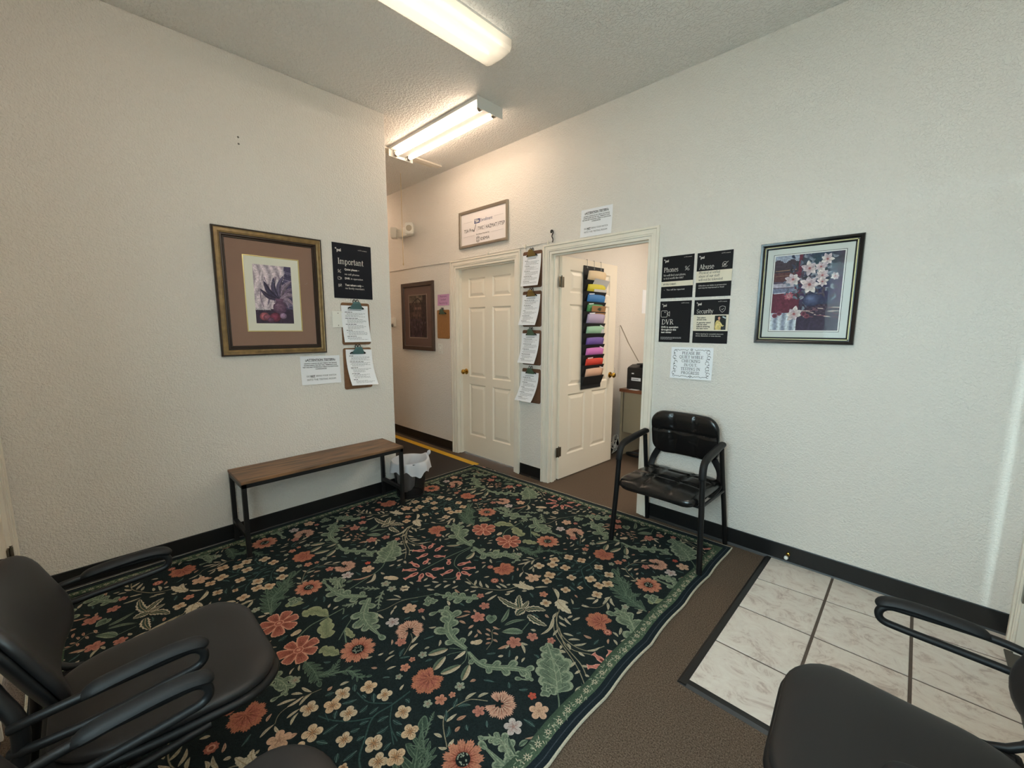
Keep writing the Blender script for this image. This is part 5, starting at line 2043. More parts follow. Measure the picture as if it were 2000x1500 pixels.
lev = [(.045, .030, .010), (.064, .06, .012), (.072, .14, .012), (.084, .22, .012), (.134, .285, .004), (.140, .302, .003), (.1475, .304, .004), (.157, .290, .010), (.163, .255, .014), (.167, .215, .018)]
rings = []
for li, (r, z, am) in enumerate(lev):
    pts = []
    for k in range(nn):
        a = 2 * PI * k / nn
        rr_ = r + am * wob(a, min(li, 5)) * (1 if li < 4 or li > 6 else .5)
        zz = z
        if li == len(lev) - 1:
            zz += .042 * wob(a, 2)
        if li in (7, 8):
            zz += .012 * wob(a, 2)
        if 4 <= li <= 7:
            zz += .012 * math.exp(-(((a - 1.35 + PI) % (2 * PI) - PI) / .35) ** 2) * (2.5 if li < 7 else 2)
        if li < 4 and rr_ > .106 + (z - .014) * .11:
            rr_ = .106 + (z - .014) * .11
        of_ = (-.030, -.027) if li < 3 else ((-.020, -.018) if li == 3 else (0, 0))
        pts.append((rr_ * math.cos(a) + of_[0], rr_ * math.sin(a) + of_[1], zz))
    rings.append(lb.ring(pts))
for a, c in zip(rings, rings[1:]):
    lb.bridge(a, c)
lb.f.append(tuple(reversed(rings[0])))
ob = lb.build('bin_liner', m, None, smooth=True, flipfix=False, angle=1.5)
ob.location = (BX, BY, RZ + .004)
tag(ob, 'crumpled white plastic bag lining the mesh waste bin', 'bag')
# knotted tail of the bag standing up behind the rim
tl = MB()
tl.tube([(.03, .135, .285), (.035, .15, .312), (.05, .155, .335), (.075, .15, .345)], .016, 10, .011, smooth=4, radii=[.8] * 4 + [1.1] * 4 + [1.3] * 3 + [.9, .5])
tl.build('knot', m, ob, smooth=True)

# ------------------------------------------------------------------ hallway rubber mat
hm = thing('floor_mat', 'ribbed black rubber runner with a yellow edge along the hallway floor', 'mat', (-4.6, 2.28, 0))
mb = MB()
mb.box(-1.9, 1.46, -.44, .395, .0005, .006, .001)
mb.build('mat_body', mat('dark_mat', (38, 31, 28), 0.8, bump=.5, bscale=300), hm)
MB().box(-1.9, 1.46, .395, .468, .0005, .0066, .001).build('yellow_edge', mat('yellow_strip', (206, 160, 24), 0.6, var=.08, vscale=12), hm)
MB().box(-1.9, 1.46, -.497, -.44, .0005, .0066, .001).build('yellow_edge', bpy.data.materials['yellow_strip'], hm)

# ------------------------------------------------------------------ wall-hung things: local x right, z up, -y out of the wall
RIGHT = 'R'
LEFT = 'L'


def hung(name, label, cat, wall, u, z, group=None, off=0.0015):
    if wall == RIGHT:
        return thing(name, label, cat, (u, W - off, z), 0, group)
    return thing(name, label, cat, (LX + off, u, z), PI / 2, group)


def picture_frame(t, w, h, prof, m, name='frame'):
    mb = MB()
    mb.frame(w, h, prof)
    return mb.build(name, m, t, smooth=True, angle=.5)


P_rot = lambda y: (lambda p: (p[0], y - p[2], p[1]))
M_print = paint_mat('print_ink', 0.6, nvar=0.30, nscale=90)

# left: brown-matted still life
pa = hung('framed_print', 'large bronze-framed still life print with a brown mat above the bench', 'picture', LEFT, .924, 1.617)
w_, h_ = .648, .798
M_bronze = mat('bronze_frame', (128, 104, 66), 0.38, var=.22, vscale=30, bump=.15, bscale=90, metal=.35)
M_bronzed = mat('dark_bronze', (52, 40, 32), 0.4, metal=.3)
picture_frame(pa, w_, h_, [(0, 0), (0, .020), (.004, .026), (.010, .024)], M_bronzed, 'outer_lip')
picture_frame(pa, w_, h_, [(.010, .024), (.014, .022), (.030, .024), (.036, .021), (.039, .021)], M_bronze, 'frame')
picture_frame(pa, w_, h_, [(.039, .021), (.042, .018), (.050, .020), (.056, .012), (.062, .012), (.065, .006)], M_bronzed, 'inner_lip')
picture_frame(pa, w_ - .126, h_ - .126, [(0, .006), (.092, .006)], mat('brown_mat_board', (138, 108, 92), 0.8, var=.05, vscale=200), 'mat_board')
picture_frame(pa, w_ - .310, h_ - .310, [(0, .0063), (.004, .0075), (.006, .005)], mat('gold_fillet', (214, 196, 130), .35, metal=.4), 'fillet')
picture_frame(pa, w_ - .322, h_ - .322, [(0, .0045), (.048, .0045)], mat('white_mat_board', (224, 222, 208), .8), 'white_mat')
pw, phh = w_ - .322 - .080, h_ - .322 - .074


def sketch_left(pw, ph):
    r = random.Random(11)
    P = Paint(z0=.0032, dz=.00004)
    L3 = lambda c: lin(c)
    nx, ny = 52, 68
    P.micro = 0
    for i in range(nx):
        for j in range(ny):
            x0, x1 = -pw / 2 + pw * i / nx, -pw / 2 + pw * (i + 1) / nx
            y0, y1 = -ph / 2 + ph * j / ny, -ph / 2 + ph * (j + 1) / ny
            u, v = (i + .5) / nx, (j + .5) / ny
            if v < .26:
                c = (62, 50, 68)
            elif u > .72 + .08 * math.sin(v * 9) or (v < .5 and u > .66):
                c = (72, 66, 96)
            else:
                k = .5 + .5 * math.sin(u * 31 + 5 * math.sin(v * 6) + v * 3)
                c = (168 + 60 * k, 154 + 58 * k, 166 + 52 * k)
            q = r.uniform(.95, 1.05)
            P.strip([(x0, y0), (x1, y0)], [(x0, y1), (x1, y1)], L3([min(255, a * q) for a in c]))
    P.up(2)
    P.micro = 4e-6
    for k in range(16):     # drapery folds
        x = -pw / 2 + pw * r.uniform(.03, .66)
        y = ph * r.uniform(.0, .4)
        ye = max(-ph * .2, y - .13)
        P.line([(x, y), (x + r.uniform(-.015, .02), (y + ye) / 2), (x + r.uniform(-.02, .03), ye)], r.uniform(.006, .016), L3(r.choice([(212, 200, 206), (140, 124, 142), (120, 106, 128), (200, 186, 196)])), .5)
    for k in range(9):      # tassel cord
        x = -pw / 2 + .006 + k * pw * .042
        P.line([(x, -ph * .235), (x + .010, -ph * .255)], .006, L3((204, 194, 200)), .2)
        P.line([(pw * (.20 + .008 * k), ph * (.28 + .022 * k)), (pw * (.23 + .008 * k), ph * (.29 + .022 * k))], .005, L3((196, 186, 194)))
    for k in range(14):
        y = ph * r.uniform(-.2, .44)
        P.line([(pw * .28, y), (pw * .48, y - .012)], .004, L3(r.choice([(104, 98, 128), (56, 50, 80), (130, 122, 148)])), .3)
    P.up()
    cx, cy = pw * .13, -ph * .21
    for a, ln, wd, c in [(.6, .15, .030, (120, 104, 128)), (1.0, .16, .034, (142, 126, 146)), (1.35, .17, .030, (104, 96, 124)), (1.75, .15, .03, (82, 76, 104)), (.25, .12, .03, (146, 128, 148)),
                         (2.2, .15, .032, (66, 60, 88)), (2.6, .13, .028, (74, 66, 92)), (-.35, .09, .03, (150, 132, 150)), (-.8, .08, .028, (132, 116, 138))]:
        b0 = Vector((cx, cy + ph * .13))
        e = b0 + Vector((math.cos(a), math.sin(a))) * ln
        mid = (b0 + e) / 2 + Vector((-math.sin(a), math.cos(a))) * .018
        S_ = spline([tuple(b0), tuple(mid), tuple(e)], 5)
        l, rr2 = [], []
        for i, p in enumerate(S_):
            t = i / (len(S_) - 1)
            d = (S_[min(i + 1, len(S_) - 1)] - S_[max(i - 1, 0)]).normalized()
            q = wd / 2 * math.sin(PI * min(1, t * .95 + .05))
            l.append((p.x - d.y * q, p.y + d.x * q))
            rr2.append((p.x + d.y * q, p.y - d.x * q))
        P.strip(l, rr2, L3(c), L3([v * .7 for v in c]))
        P.up()
        P.line([tuple(b0), tuple(mid), tuple(e)], .002, L3([min(255, v * 1.35) for v in c]), .5)
        P.up()
    vase = [(cx + pw * .17 * math.cos(a) * (1 if math.sin(a) < .6 else .8), cy + ph * .115 * math.sin(a)) for a in [k * PI / 14 for k in range(28)]]
    P.fan(cx - .01, cy + .02, vase, L3((142, 110, 132)), L3((74, 52, 78)))
    P.up()
    P.strip([(cx - pw * .09, cy + ph * .10), (cx + pw * .09, cy + ph * .10)], [(cx - pw * .11, cy + ph * .15), (cx + pw * .11, cy + ph * .15)], L3((110, 82, 106)))
    for k in (-.02, .01, .035):
        P.line([(cx - pw * .15, cy + k), (cx, cy + k - .006), (cx + pw * .15, cy + k)], .003, L3((92, 68, 92)))
    P.up()
    for fx, fy, fr, c in [(-.26, -.36, .030, (150, 84, 92)), (-.20, -.375, .024, (128, 78, 92)), (0.0, -.37, .034, (112, 52, 72)), (.20, -.345, .022, (146, 120, 146)), (-.12, -.42, .02, (96, 66, 88))]:
        P.fan(fx * pw - fr * .3, fy * ph + fr * .3, [(fx * pw + fr * math.cos(k * PI / 8), fy * ph + fr * .92 * math.sin(k * PI / 8)) for k in range(16)], L3([min(255, v * 1.35) for v in c]), L3([v * .75 for v in c]))
        P.up()
    return P


sketch_left(pw, phh).build('print', M_print, pa, rot=P_rot(-.0005))
MB().quad((-w_ / 2 + .066, -.0125, -h_ / 2 + .066), (w_ / 2 - .066, -.0125, -h_ / 2 + .066), (w_ / 2 - .066, -.0125, h_ / 2 - .066), (-w_ / 2 + .066, -.0125, h_ / 2 - .066)).build('picture_glass', M_pglass, pa)

# right: black and gold frame with flowers in a dark vase
pb = hung('framed_print', 'black and gold framed print of white flowers on the right wall', 'picture', RIGHT, -.479, 1.604)
w_, h_ = .468, .570
M_blk = mat('black_lacquer', (14, 14, 15), .22)
picture_frame(pb, w_, h_, [(0, 0), (0, .020), (.003, .025), (.012, .022), (.020, .016), (.022, .016)], M_blk, 'frame')
mb = MB()
gw, gh = w_ / 2 - .0255, h_ / 2 - .0255
for (ax, n_) in (('x', int(2 * gw / .0058)), ('z', int(2 * gh / .0058))):
    for k in range(n_ + 1):
        for s in (-1, 1):
            c = (-gw + 2 * gw * k / n_, s * gh) if ax == 'x' else (s * gw, -gh + 2 * gh * k / n_)
            mb.box(c[0] - .0024, c[0] + .0024, -.0195, -.012, c[1] - .0024, c[1] + .0024)
mb.build('gold_beading', mat('gold_bead', (172, 160, 116), .4, metal=.5), pb)
picture_frame(pb, w_, h_, [(.0215, .015), (.030, .013), (.034, .008), (.036, .006)], M_blk, 'inner_lip')
picture_frame(pb, w_ - .072, h_ - .072, [(0, .0055), (.034, .0055)], mat('pale_mat_board', (206, 210, 206), .8), 'mat_board')
picture_frame(pb, w_ - .134, h_ - .134, [(0, .0060), (.0022, .0060)], M_ink, 'mat_line')
picture_frame(pb, w_ - .139, h_ - .139, [(0, .0052), (.0055, .0052)], mat('white_mat_core', (232, 232, 228), .8), 'mat_core')
pw, phh = w_ - .150, h_ - .150


def sketch_right(pw, ph):
    r = random.Random(21)
    P = Paint(z0=.0035, dz=.00004)
    nx, ny = 60, 76
    P.micro = 0
    for i in range(nx):
        for j in range(ny):
            x0, x1 = -pw / 2 + pw * i / nx, -pw / 2 + pw * (i + 1) / nx
            y0, y1 = -ph / 2 + ph * j / ny, -ph / 2 + ph * (j + 1) / ny
            u, v = (i + .5) / nx, (j + .5) / ny
            if u < .36 and v > .78:
                c = (150, 158, 176) if v > .93 + .02 * math.sin(u * 30) else (62, 52, 62)
            elif u < .34 and v > .66:
                c = (88, 56, 58)
            elif u < .32 and v > .56:
                c = (168, 162, 176) if (int(v * 38) % 3) else (88, 78, 96)
            elif u < .34 and v > .50:
                c = (112, 118, 142)
            elif u < .42 and v > .24:
                c = (98, 42, 60)
            elif u < .40 and v <= .24:
                k = .5 + .5 * math.sin(u * 50 + 1)
                c = (128 + 80 * k, 136 + 80 * k, 156 + 66 * k)
            elif v > .34:
                c = (60 + 18 * math.sin(u * 7), 54 + 12 * math.sin(v * 9), 78)
            elif v > .22:
                c = (70, 56, 74) if (int(u * 30) + int(v * 38)) % 2 else (52, 42, 58)
            else:
                c = (56, 46, 66)
            q = r.uniform(.94, 1.06)
            P.strip([(x0, y0), (x1, y0)], [(x0, y1), (x1, y1)], lin([max(0, min(255, a * q)) for a in c]))
    P.up(2)
    P.micro = 4e-6
    U = lambda u, v: (-pw / 2 + pw * u, -ph / 2 + ph * v)
    P.line([U(.02, .80), U(.34, .81)], .004, lin((150, 120, 96)))
    P.line([U(.02, .73), U(.34, .74)], .003, lin((134, 104, 88)))
    P.line([U(.02, .50), U(.34, .51)], .004, lin((196, 194, 206)))
    for k in range(130):     # foliage
        a = r.uniform(0, 6.28)
        u, v = r.gauss(.58, .17), r.gauss(.63, .16)
        u, v = min(.92, max(.15, u)), min(.95, max(.3, v))
        x, y = U(u, v)
        ln = r.uniform(.02, .045)
        S_ = spline([(x, y), (x + ln * .5 * math.cos(a + .4), y + ln * .5 * math.sin(a + .4)), (x + ln * math.cos(a), y + ln * math.sin(a))], 3)
        c = r.choice([(98, 108, 128), (64, 68, 92), (120, 132, 148), (84, 72, 88), (142, 150, 164), (52, 56, 66)])
        l, q2 = [], []
        for i, p in enumerate(S_):
            t = i / (len(S_) - 1)
            q = .007 * math.sin(PI * min(1, t + .05))
            l.append((p.x - math.sin(a) * q, p.y + math.cos(a) * q))
            q2.append((p.x + math.sin(a) * q, p.y - math.cos(a) * q))
        P.strip(l, q2, lin(c), lin([v_ * .75 for v_ in c]))
    P.up()
    vx, vy = U(.60, .40)
    P.fan(vx - .012, vy + .012, [(vx + pw * .13 * math.cos(k * PI / 12), vy + ph * .085 * math.sin(k * PI / 12)) for k in range(24)], lin((96, 110, 146)), lin((44, 46, 76)))
    for k in range(22):     # books and basket
        x, y = U(r.uniform(.45, .95), r.uniform(.16, .30))
        P.line([(x, y), (x + r.uniform(.01, .05), y - .003)], .005, lin(r.choice([(150, 128, 128), (110, 70, 84), (64, 52, 70), (128, 92, 104), (178, 158, 150)])))
    for u, v in ((.06, .20), (.13, .23), (.55, .19), (.50, .22)):
        x, y = U(u, v)
        P.fan(x, y, [(x + .013 * math.cos(k), y + .013 * math.sin(k)) for k in [q * .5 for q in range(13)]], lin((60, 28, 44)), lin((132, 72, 88)))
    P.up()
    FL = [(.77, .91, .034), (.53, .81, .042), (.69, .82, .032), (.72, .71, .036), (.30, .68, .042), (.55, .60, .050), (.73, .63, .028), (.26, .46, .028), (.36, .22, .046), (.90, .69, .024)]
    for u, v, R in FL:
        x, y = U(u, v)
        n = 7
        a0 = r.uniform(0, 6)
        pinkish = (u, v) in ((.26, .46), (.88, .69))
        for k in range(n):
            a = a0 + k * 2 * PI / n + r.uniform(-.15, .15)
            ln = R * r.uniform(.75, 1.05)
            l, q2 = [], []
            for i in range(7):
                t = i / 6
                q = R * .27 * math.sin(PI * min(1, t * .92 + .06)) ** .8
                px, py = x + ln * t * math.cos(a), y + ln * t * math.sin(a)
                l.append((px - math.sin(a) * q, py + math.cos(a) * q))
                q2.append((px + math.sin(a) * q, py - math.cos(a) * q))
            c = (176, 92, 108) if pinkish else r.choice([(226, 214, 214), (206, 192, 200), (232, 224, 220)])
            P.strip(l, q2, [mixc(lin((196, 160, 156)), lin(c), min(1, i / 4)) for i in range(7)], [mixc(lin((160, 136, 146)), lin([v_ * .86 for v_ in c]), min(1, i / 4)) for i in range(7)])
            P.up()
        P.fan(x, y, [(x + R * .16 * math.cos(k), y + R * .16 * math.sin(k)) for k in [q * .7 for q in range(9)]], lin((120, 60, 70)), lin((168, 110, 108)))
        P.up()
    return P


sketch_right(pw, phh).build('print', M_print, pb, rot=P_rot(-.0005))
MB().quad((-w_ / 2 + .036, -.0085, -h_ / 2 + .036), (w_ / 2 - .036, -.0085, -h_ / 2 + .036), (w_ / 2 - .036, -.0085, h_ / 2 - .036), (-w_ / 2 + .036, -.0085, h_ / 2 - .036)).build('picture_glass', M_pglass, pb)

# hallway: dark brown picture
pc = hung('framed_print', 'dark brown framed picture hanging in the hallway', 'picture', RIGHT, -4.331, 1.531)
w_, h_ = .668, .800
M_dk = mat('dark_brown_frame', (66, 46, 36), .45, var=.12, vscale=25)
picture_frame(pc, w_, h_, [(0, 0), (0, .022), (.004, .026), (.044, .022), (.048, .014), (.052, .008)], M_dk, 'frame')
picture_frame(pc, w_ - .104, h_ - .104, [(0, .008), (.088, .008)], mat('umber_mat_board', (98, 74, 66), .7), 'mat_board')
picture_frame(pc, w_ - .280, h_ - .280, [(0, .010), (.010, .011), (.014, .007)], mat('umber_fillet', (122, 100, 88), .5), 'fillet')
P = Paint(z0=.006, dz=.00005)
r = random.Random(4)
pw, phh = w_ - .306, h_ - .306
for i in range(14):
    for j in range(18):
        u, v = (i + .5) / 14, (j + .5) / 18
        c = (92, 80, 68) if v > .86 and u < .8 else ((44, 30, 30) if u > .74 else ((64, 46, 42) if v > .45 else (58, 42, 46)))
        if .2 < u < .72 and .48 < v < .82 and j % 3 == 0:
            c = (94, 72, 64)
        q = r.uniform(.7, 1.3)
        P.strip([(-pw / 2 + pw * i / 14, -phh / 2 + phh * j / 18), (-pw / 2 + pw * (i + 1) / 14, -phh / 2 + phh * j / 18)], [(-pw / 2 + pw * i / 14, -phh / 2 + phh * (j + 1) / 18), (-pw / 2 + pw * (i + 1) / 14, -phh / 2 + phh * (j + 1) / 18)], lin([v_ * q for v_ in c]))
P.up(2)
P.line([(-pw * .3, phh * .32), (-pw * .1, phh * .40), (pw * .05, phh * .42), (pw * .22, phh * .32)], .014, lin((40, 26, 24)))
for k in range(26):
    x, y = r.uniform(-.4, .4) * pw, r.uniform(-.46, -.02) * phh
    P.line([(x, y), (x + r.uniform(-.03, .03), y + .025)], .008, lin(r.choice([(96, 82, 88), (44, 30, 36), (82, 62, 58)])), .5)
P.build('print', M_print, pc, rot=P_rot(-.001))


# ------------------------------------------------------------------ notices
M_navy = mat('dark_navy_card', (19, 21, 30), .6, var=.06, vscale=300, spec=.25)
M_navy2 = mat('black_card', (17, 16, 21), .6, var=.06, vscale=300, spec=.25)
M_beige = mat('cream_print', (226, 216, 196), .7)
M_wprint = mat('white_print', (226, 222, 214), .7)
M_dimprint = mat('dim_white_print', (150, 148, 148), .7)


def logo(mb, x, z, s, y=-.0016):
    put_text(mb, 'psi', x + s * .34, z, s, y, bold=s * .03)
    for a in range(0, 360, 45):
        c, q = math.cos(math.radians(a)), math.sin(math.radians(a))
        put_line(mb, [(x + s * .12 + c * s * .06, z + s * .66 + q * s * .06), (x + s * .12 + c * s * .19, z + s * .66 + q * s * .19)], s * .10, y)


def ring_pts(x, z, r, n=16, a0=0, a1=360):
    return [(x + r * math.cos(math.radians(a0 + (a1 - a0) * i / n)), z + r * math.sin(math.radians(a0 + (a1 - a0) * i / n))) for i in range(n + 1)]


def ic_phone(mb, x, z, s, lw):
    # handset with a slash
    put_line(mb, [(x - s * .9, z + s * .5), (x - s * .55, z + s * .85), (x - s * .15, z + s * .35), (x - s * .35, z + s * .1), (x + s * .15, z - s * .4), (x + s * .4, z - s * .2), (x + s * .85, z - s * .6), (x + s * .5, z - s * .95), (x - s * .2, z - s * .6), (x - s * .7, z - s * .05)], lw, closed=True)
    put_line(mb, [(x + s * .9, z + s * .9), (x - s * .9, z - s * .9)], lw * 1.1)


def ic_cam(mb, x, z, s, lw):
    put_line(mb, [(x - s, z - s * .65)] + [(x - s, z + s * .5), (x - s * .85, z + s * .65), (x + s * .3, z + s * .65), (x + s * .45, z + s * .5), (x + s * .45, z - s * .65), (x + s * .3, z - s * .8), (x - s * .85, z - s * .8)], lw, closed=True)
    put_line(mb, [(x + s * .6, z + s * .1), (x + s, z + s * .45), (x + s, z - s * .6), (x + s * .6, z - s * .25)], lw, closed=True)
    put_line(mb, ring_pts(x - s * .1, z + s * .3, s * .10, 8), lw)


def ic_people(mb, x, z, s, lw):
    for dx, q in ((-.55, .8), (.45, 1.0)):
        put_line(mb, ring_pts(x + dx * s, z + s * .55 * q, s * .26, 10), lw)
        put_line(mb, [(x + dx * s - s * .35, z - s * .7), (x + dx * s - s * .3, z + s * .1), (x + dx * s + s * .3, z + s * .1), (x + dx * s + s * .35, z - s * .7)], lw)
    put_line(mb, [(x + s * .95, z + s * .5), (x - s * .8, z - s * .9)], lw)


def ic_shield(mb, x, z, s, lw):
    put_line(mb, [(x, z + s), (x + s * .8, z + s * .7), (x + s * .8, z - s * .1), (x + s * .5, z - s * .6), (x, z - s), (x - s * .5, z - s * .6), (x - s * .8, z - s * .1), (x - s * .8, z + s * .7)], lw, closed=True)
    put_line(mb, [(x - s * .3, z), (x - s * .05, z - s * .25), (x + s * .38, z + s * .25)], lw)


def ic_fist(mb, x, z, s, lw):
    put_line(mb, ring_pts(x, z, s * .8, 18, 60, 330), lw)
    put_line(mb, [(x - s * .9, z - s * .8), (x + s * .95, z + s * .9)], lw)
    put_line(mb, [(x - s * .35, z + s * .25), (x, z - s * .1), (x + s * .3, z + s * .15), (x + s * .1, z - s * .4), (x - s * .3, z - s * .3)], lw, closed=True)


def sign(name, label, wall, u, z, w=.2159, h=.2794, m=None):
    t = hung(name, label, 'sign', wall, u, z, 'dark printed notices')
    MB().box(-w / 2, w / 2, -.0014, 0, -h / 2, h / 2).build('card', m or M_navy2, t)
    return t


LB = -.0026   # lettering plane in front of a card
# "Important"
t = sign('notice_sign', 'tall dark navy Important notice on the bench wall', LEFT, 1.482, 1.819, .302, .400, M_navy)
mb = MB()
logo(mb, -.128, .140, .030, LB)
put_text(mb, 'an ETS company', .045, .160, .0105, LB, width=.072)
put_serif(mb, 'Important', -.114, .050, .041, LB, width=.200)
for s_, q in ((('Quiet please –', .016), 1), (('DVR', -.050), 1), (('Test takers only –', -.098), 1)):
    put_text(mb, s_[0], -.066, s_[1] - .009, .0195, LB, bold=.0006)
put_text(mb, 'no cell phones', -.066, -.028 + .0, .0195, LB)
put_text(mb, 'in operation', -.020, -.059, .0195, LB)
put_text(mb, 'no family members', -.066, -.131, .0195, LB)
ic_phone(mb, -.104, -.002, .0135, .0018)
ic_cam(mb, -.104, -.053, .0135, .0018)
ic_people(mb, -.104, -.106, .0135, .0018)
mb.build('lettering', M_wprint, t, flipfix=False)

# Phones
t = sign('notice_sign', 'black Phones notice with a cream band, upper left of the four by the doorway', RIGHT, -1.210, 1.748)
MB().quad((-.108, LB + .0006, -.0615), (.108, LB + .0006, -.0615), (.108, LB + .0006, -.028), (-.108, LB + .0006, -.028)).build('cream_band', M_beige, t, flipfix=False)
mb = MB()
logo(mb, -.094, .103, .022, LB)
put_text(mb, 'an ETS company', .040, .122, .0075, LB, width=.052)
put_serif(mb, 'Phones', -.094, .036, .030, LB, width=.100)
put_serif(mb, 'We will find your phone,', -.094, .008, .0125, LB, width=.152)
put_serif(mb, 'so is it worth the risk?', -.094, -.012, .0125, LB, width=.138)
put_text(mb, '–   You will be reported', -.088, -.088, .0145, LB, width=.142)
ic_phone(mb, .066, .052, .0165, .0017)
mb.build('lettering', M_wprint, t, flipfix=False)
mb = MB()
put_text(mb, 'IF YOU CHEAT:', -.092, -.051, .0140, LB, bold=.0005, width=.088)
mb.build('dark_lettering', M_ink, t, flipfix=False)

# Abuse
t = sign('notice_sign', 'black Abuse notice with a broad cream panel, upper right of the four', RIGHT, -.975, 1.746)
MB().quad((-.108, LB + .0006, -.048), (.108, LB + .0006, -.048), (.108, LB + .0006, .024), (-.108, LB + .0006, .024)).build('cream_band', M_beige, t, flipfix=False)
mb = MB()
logo(mb, -.094, .103, .022, LB)
put_text(mb, 'an ETS company', .040, .122, .0075, LB, width=.052)
put_serif(mb, 'Abuse', -.092, .036, .030, LB, width=.092)
put_text(mb, 'Offenders are liable to prosecution', -.090, -.072, .0115, LB, width=.170)
put_text(mb, 'and may be imprisoned or fined', -.090, -.086, .0115, LB, width=.156)
ic_fist(mb, .064, .055, .0195, .0017)
mb.build('lettering', M_wprint, t, flipfix=False)
mb = MB()
put_serif(mb, 'Physical or verbal', -.092, .006, .0150, LB, width=.130)
put_serif(mb, 'abuse of our staff', -.092, -.016, .0150, LB, width=.128)
put_serif(mb, 'will not be tolerated', -.092, -.038, .0150, LB, width=.148)
mb.build('dark_lettering', M_ink, t, flipfix=False)

# DVR
t = sign('notice_sign', 'all-black DVR notice with a camera symbol, lower left of the four', RIGHT, -1.210, 1.448)
mb = MB()
logo(mb, -.092, .105, .022, LB)
put_text(mb, 'an ETS company', .040, .122, .0075, LB, width=.052)
ic_cam(mb, -.068, .056, .030, .0020)
put_serif(mb, 'DVR', -.092, -.018, .034, LB, width=.084)
for i, s_ in enumerate(('DVR in operation', 'throughout this', 'test center')):
    put_text(mb, s_, -.092, -.042 - .0175 * i, .0170, LB, bold=.0005, width=(.118, .106, .075)[i])
mb.build('lettering', M_wprint, t, flipfix=False)
mb = MB()
rq = random.Random(3)
for i, e in enumerate((.05, .05, -.01)):
    x = -.094
    while x < e:
        d = rq.uniform(.006, .016)
        put_rect(mb, x, min(e, x + d), -.108 - .0065 * i, -.1045 - .0065 * i, LB)
        x += d + .003
mb.build('small_print', M_dimprint, t, flipfix=False)

# Security
t = sign('notice_sign', 'black Security notice with a small photo of a person, lower right of the four', RIGHT, -.976, 1.447)
MB().quad((-.108, LB + .0006, -.060), (.108, LB + .0006, -.060), (.108, LB + .0006, .044), (-.108, LB + .0006, .044)).build('cream_band', M_beige, t, flipfix=False)
mb = MB()
logo(mb, -.092, .107, .022, LB)
put_text(mb, 'an ETS company', .040, .124, .0075, LB, width=.052)
put_serif(mb, 'Security', -.090, .054, .027, LB, width=.104)
put_text(mb, "We're checking for concealed electronic", -.088, -.083, .0115, LB, width=.172)
put_text(mb, 'devices, Bluetooth, or notes discrete', -.088, -.096, .0115, LB, width=.156)
ic_shield(mb, .068, .078, .0205, .0017)
mb.build('lettering', M_wprint, t, flipfix=False)
mb = MB()
for i, s_ in enumerate(('Test takers', 'should note:')):
    put_text(mb, s_, -.086, .022 - .0130 * i, .0130, LB, bold=.0004, width=(.056, .062)[i])
for i, s_ in enumerate(('A security wand', 'will be used', 'before entering', 'the test room')):
    put_text(mb, s_, -.086, -.010 - .0128 * i, .0132, LB, bold=.0004, width=(.088, .066, .084, .074)[i])
mb.build('dark_lettering', M_ink, t, flipfix=False)
P = Paint(z0=.0024, dz=.0001)
X0, X1, Z0, Z1 = .026, .094, -.052, .038
P.strip([(X0, Z0), (X1, Z0)], [(X0, Z1), (X1, Z1)], lin((34, 38, 36)))
P.up()
P.line([(.030, Z0), (.038, -.03), (.034, .0)], .008, lin((60, 76, 56)))
P.line([(.072, .030), (.082, .026), (.092, .020)], .008, lin((190, 204, 204)))
P.up()
P.fan(.046, -.022, [(.030, Z0), (.066, Z0), (.067, -.03), (.062, -.004), (.052, .008), (.040, .008), (.031, -.006), (.028, -.03)], lin((228, 208, 140)), lin((206, 184, 116)))
P.up()
P.fan(.050, .026, [(.050 + .0115 * math.cos(k * .5), .026 + .013 * math.sin(k * .5)) for k in range(13)], lin((38, 28, 26)), lin((30, 24, 22)))
P.up()
P.fan(.053, .021, [(.053 + .0075 * math.cos(k * .5), .021 + .0095 * math.sin(k * .5)) for k in range(13)], lin((206, 158, 132)), lin((186, 138, 112)))
P.strip([(.049, .004), (.057, .004)], [(.050, .014), (.057, .014)], lin((190, 142, 116)))
P.line([(.062, -.010), (.074, -.028), (.084, -.026)], .008, lin((222, 204, 140)))
P.fan(.082, -.034, [(.074, Z0), (.094, Z0), (.093, -.034), (.084, -.026), (.074, -.032)], lin((60, 66, 70)), lin((40, 44, 48)))
P.build('photo', M_print, t, rot=P_rot(-.0006))


def paper_sheet(name, label, cat, wall, u, z, w, h, curl=0.0, tilt=0.0, off=0.0015, group=None, n=8, rot=0.0, m=None, bulge=0.0):
    """paper, top edge at local z=+h/2; the bottom leans out by curl and shifts sideways by tilt"""
    t = hung(name, label, cat, wall, u, z, group, off)
    t.rotation_euler = (0, rot, t.rotation_euler[2]) if wall == RIGHT else (t.rotation_euler[0], rot, t.rotation_euler[2])

    def pos(x, zz, e=0.0):
        v = .5 - zz / h
        q = v * v
        return (x + tilt * v * v, -(curl * q + bulge * math.sin(v * PI) + .0006 + e + .25 * curl * q * (x / w)), zz)
    mb = MB()
    for i in range(n):
        for j in range(2):
            x0, x1 = -w / 2 + w * j / 2, -w / 2 + w * (j + 1) / 2
            z0, z1 = h / 2 - h * (i + 1) / n, h / 2 - h * i / n
            mb.quad(pos(x0, z0), pos(x1, z0), pos(x1, z1), pos(x0, z1))
    bm = bmesh.new()
    vs = [bm.verts.new(v) for v in mb.v]
    for f in mb.f:
        bm.faces.new([vs[i] for i in f])
    bmesh.ops.remove_doubles(bm, verts=bm.verts[:], dist=1e-5)
    m2 = MB()
    m2.addbm(bm)
    o = m2.build('sheet', m or M_paper, t, smooth=True, flipfix=False, angle=1.5)
    return t, pos


def bend(mb, pos, e=.0008):
    mb.v = [pos(x, z, e) for x, y, z in mb.v]
    return mb


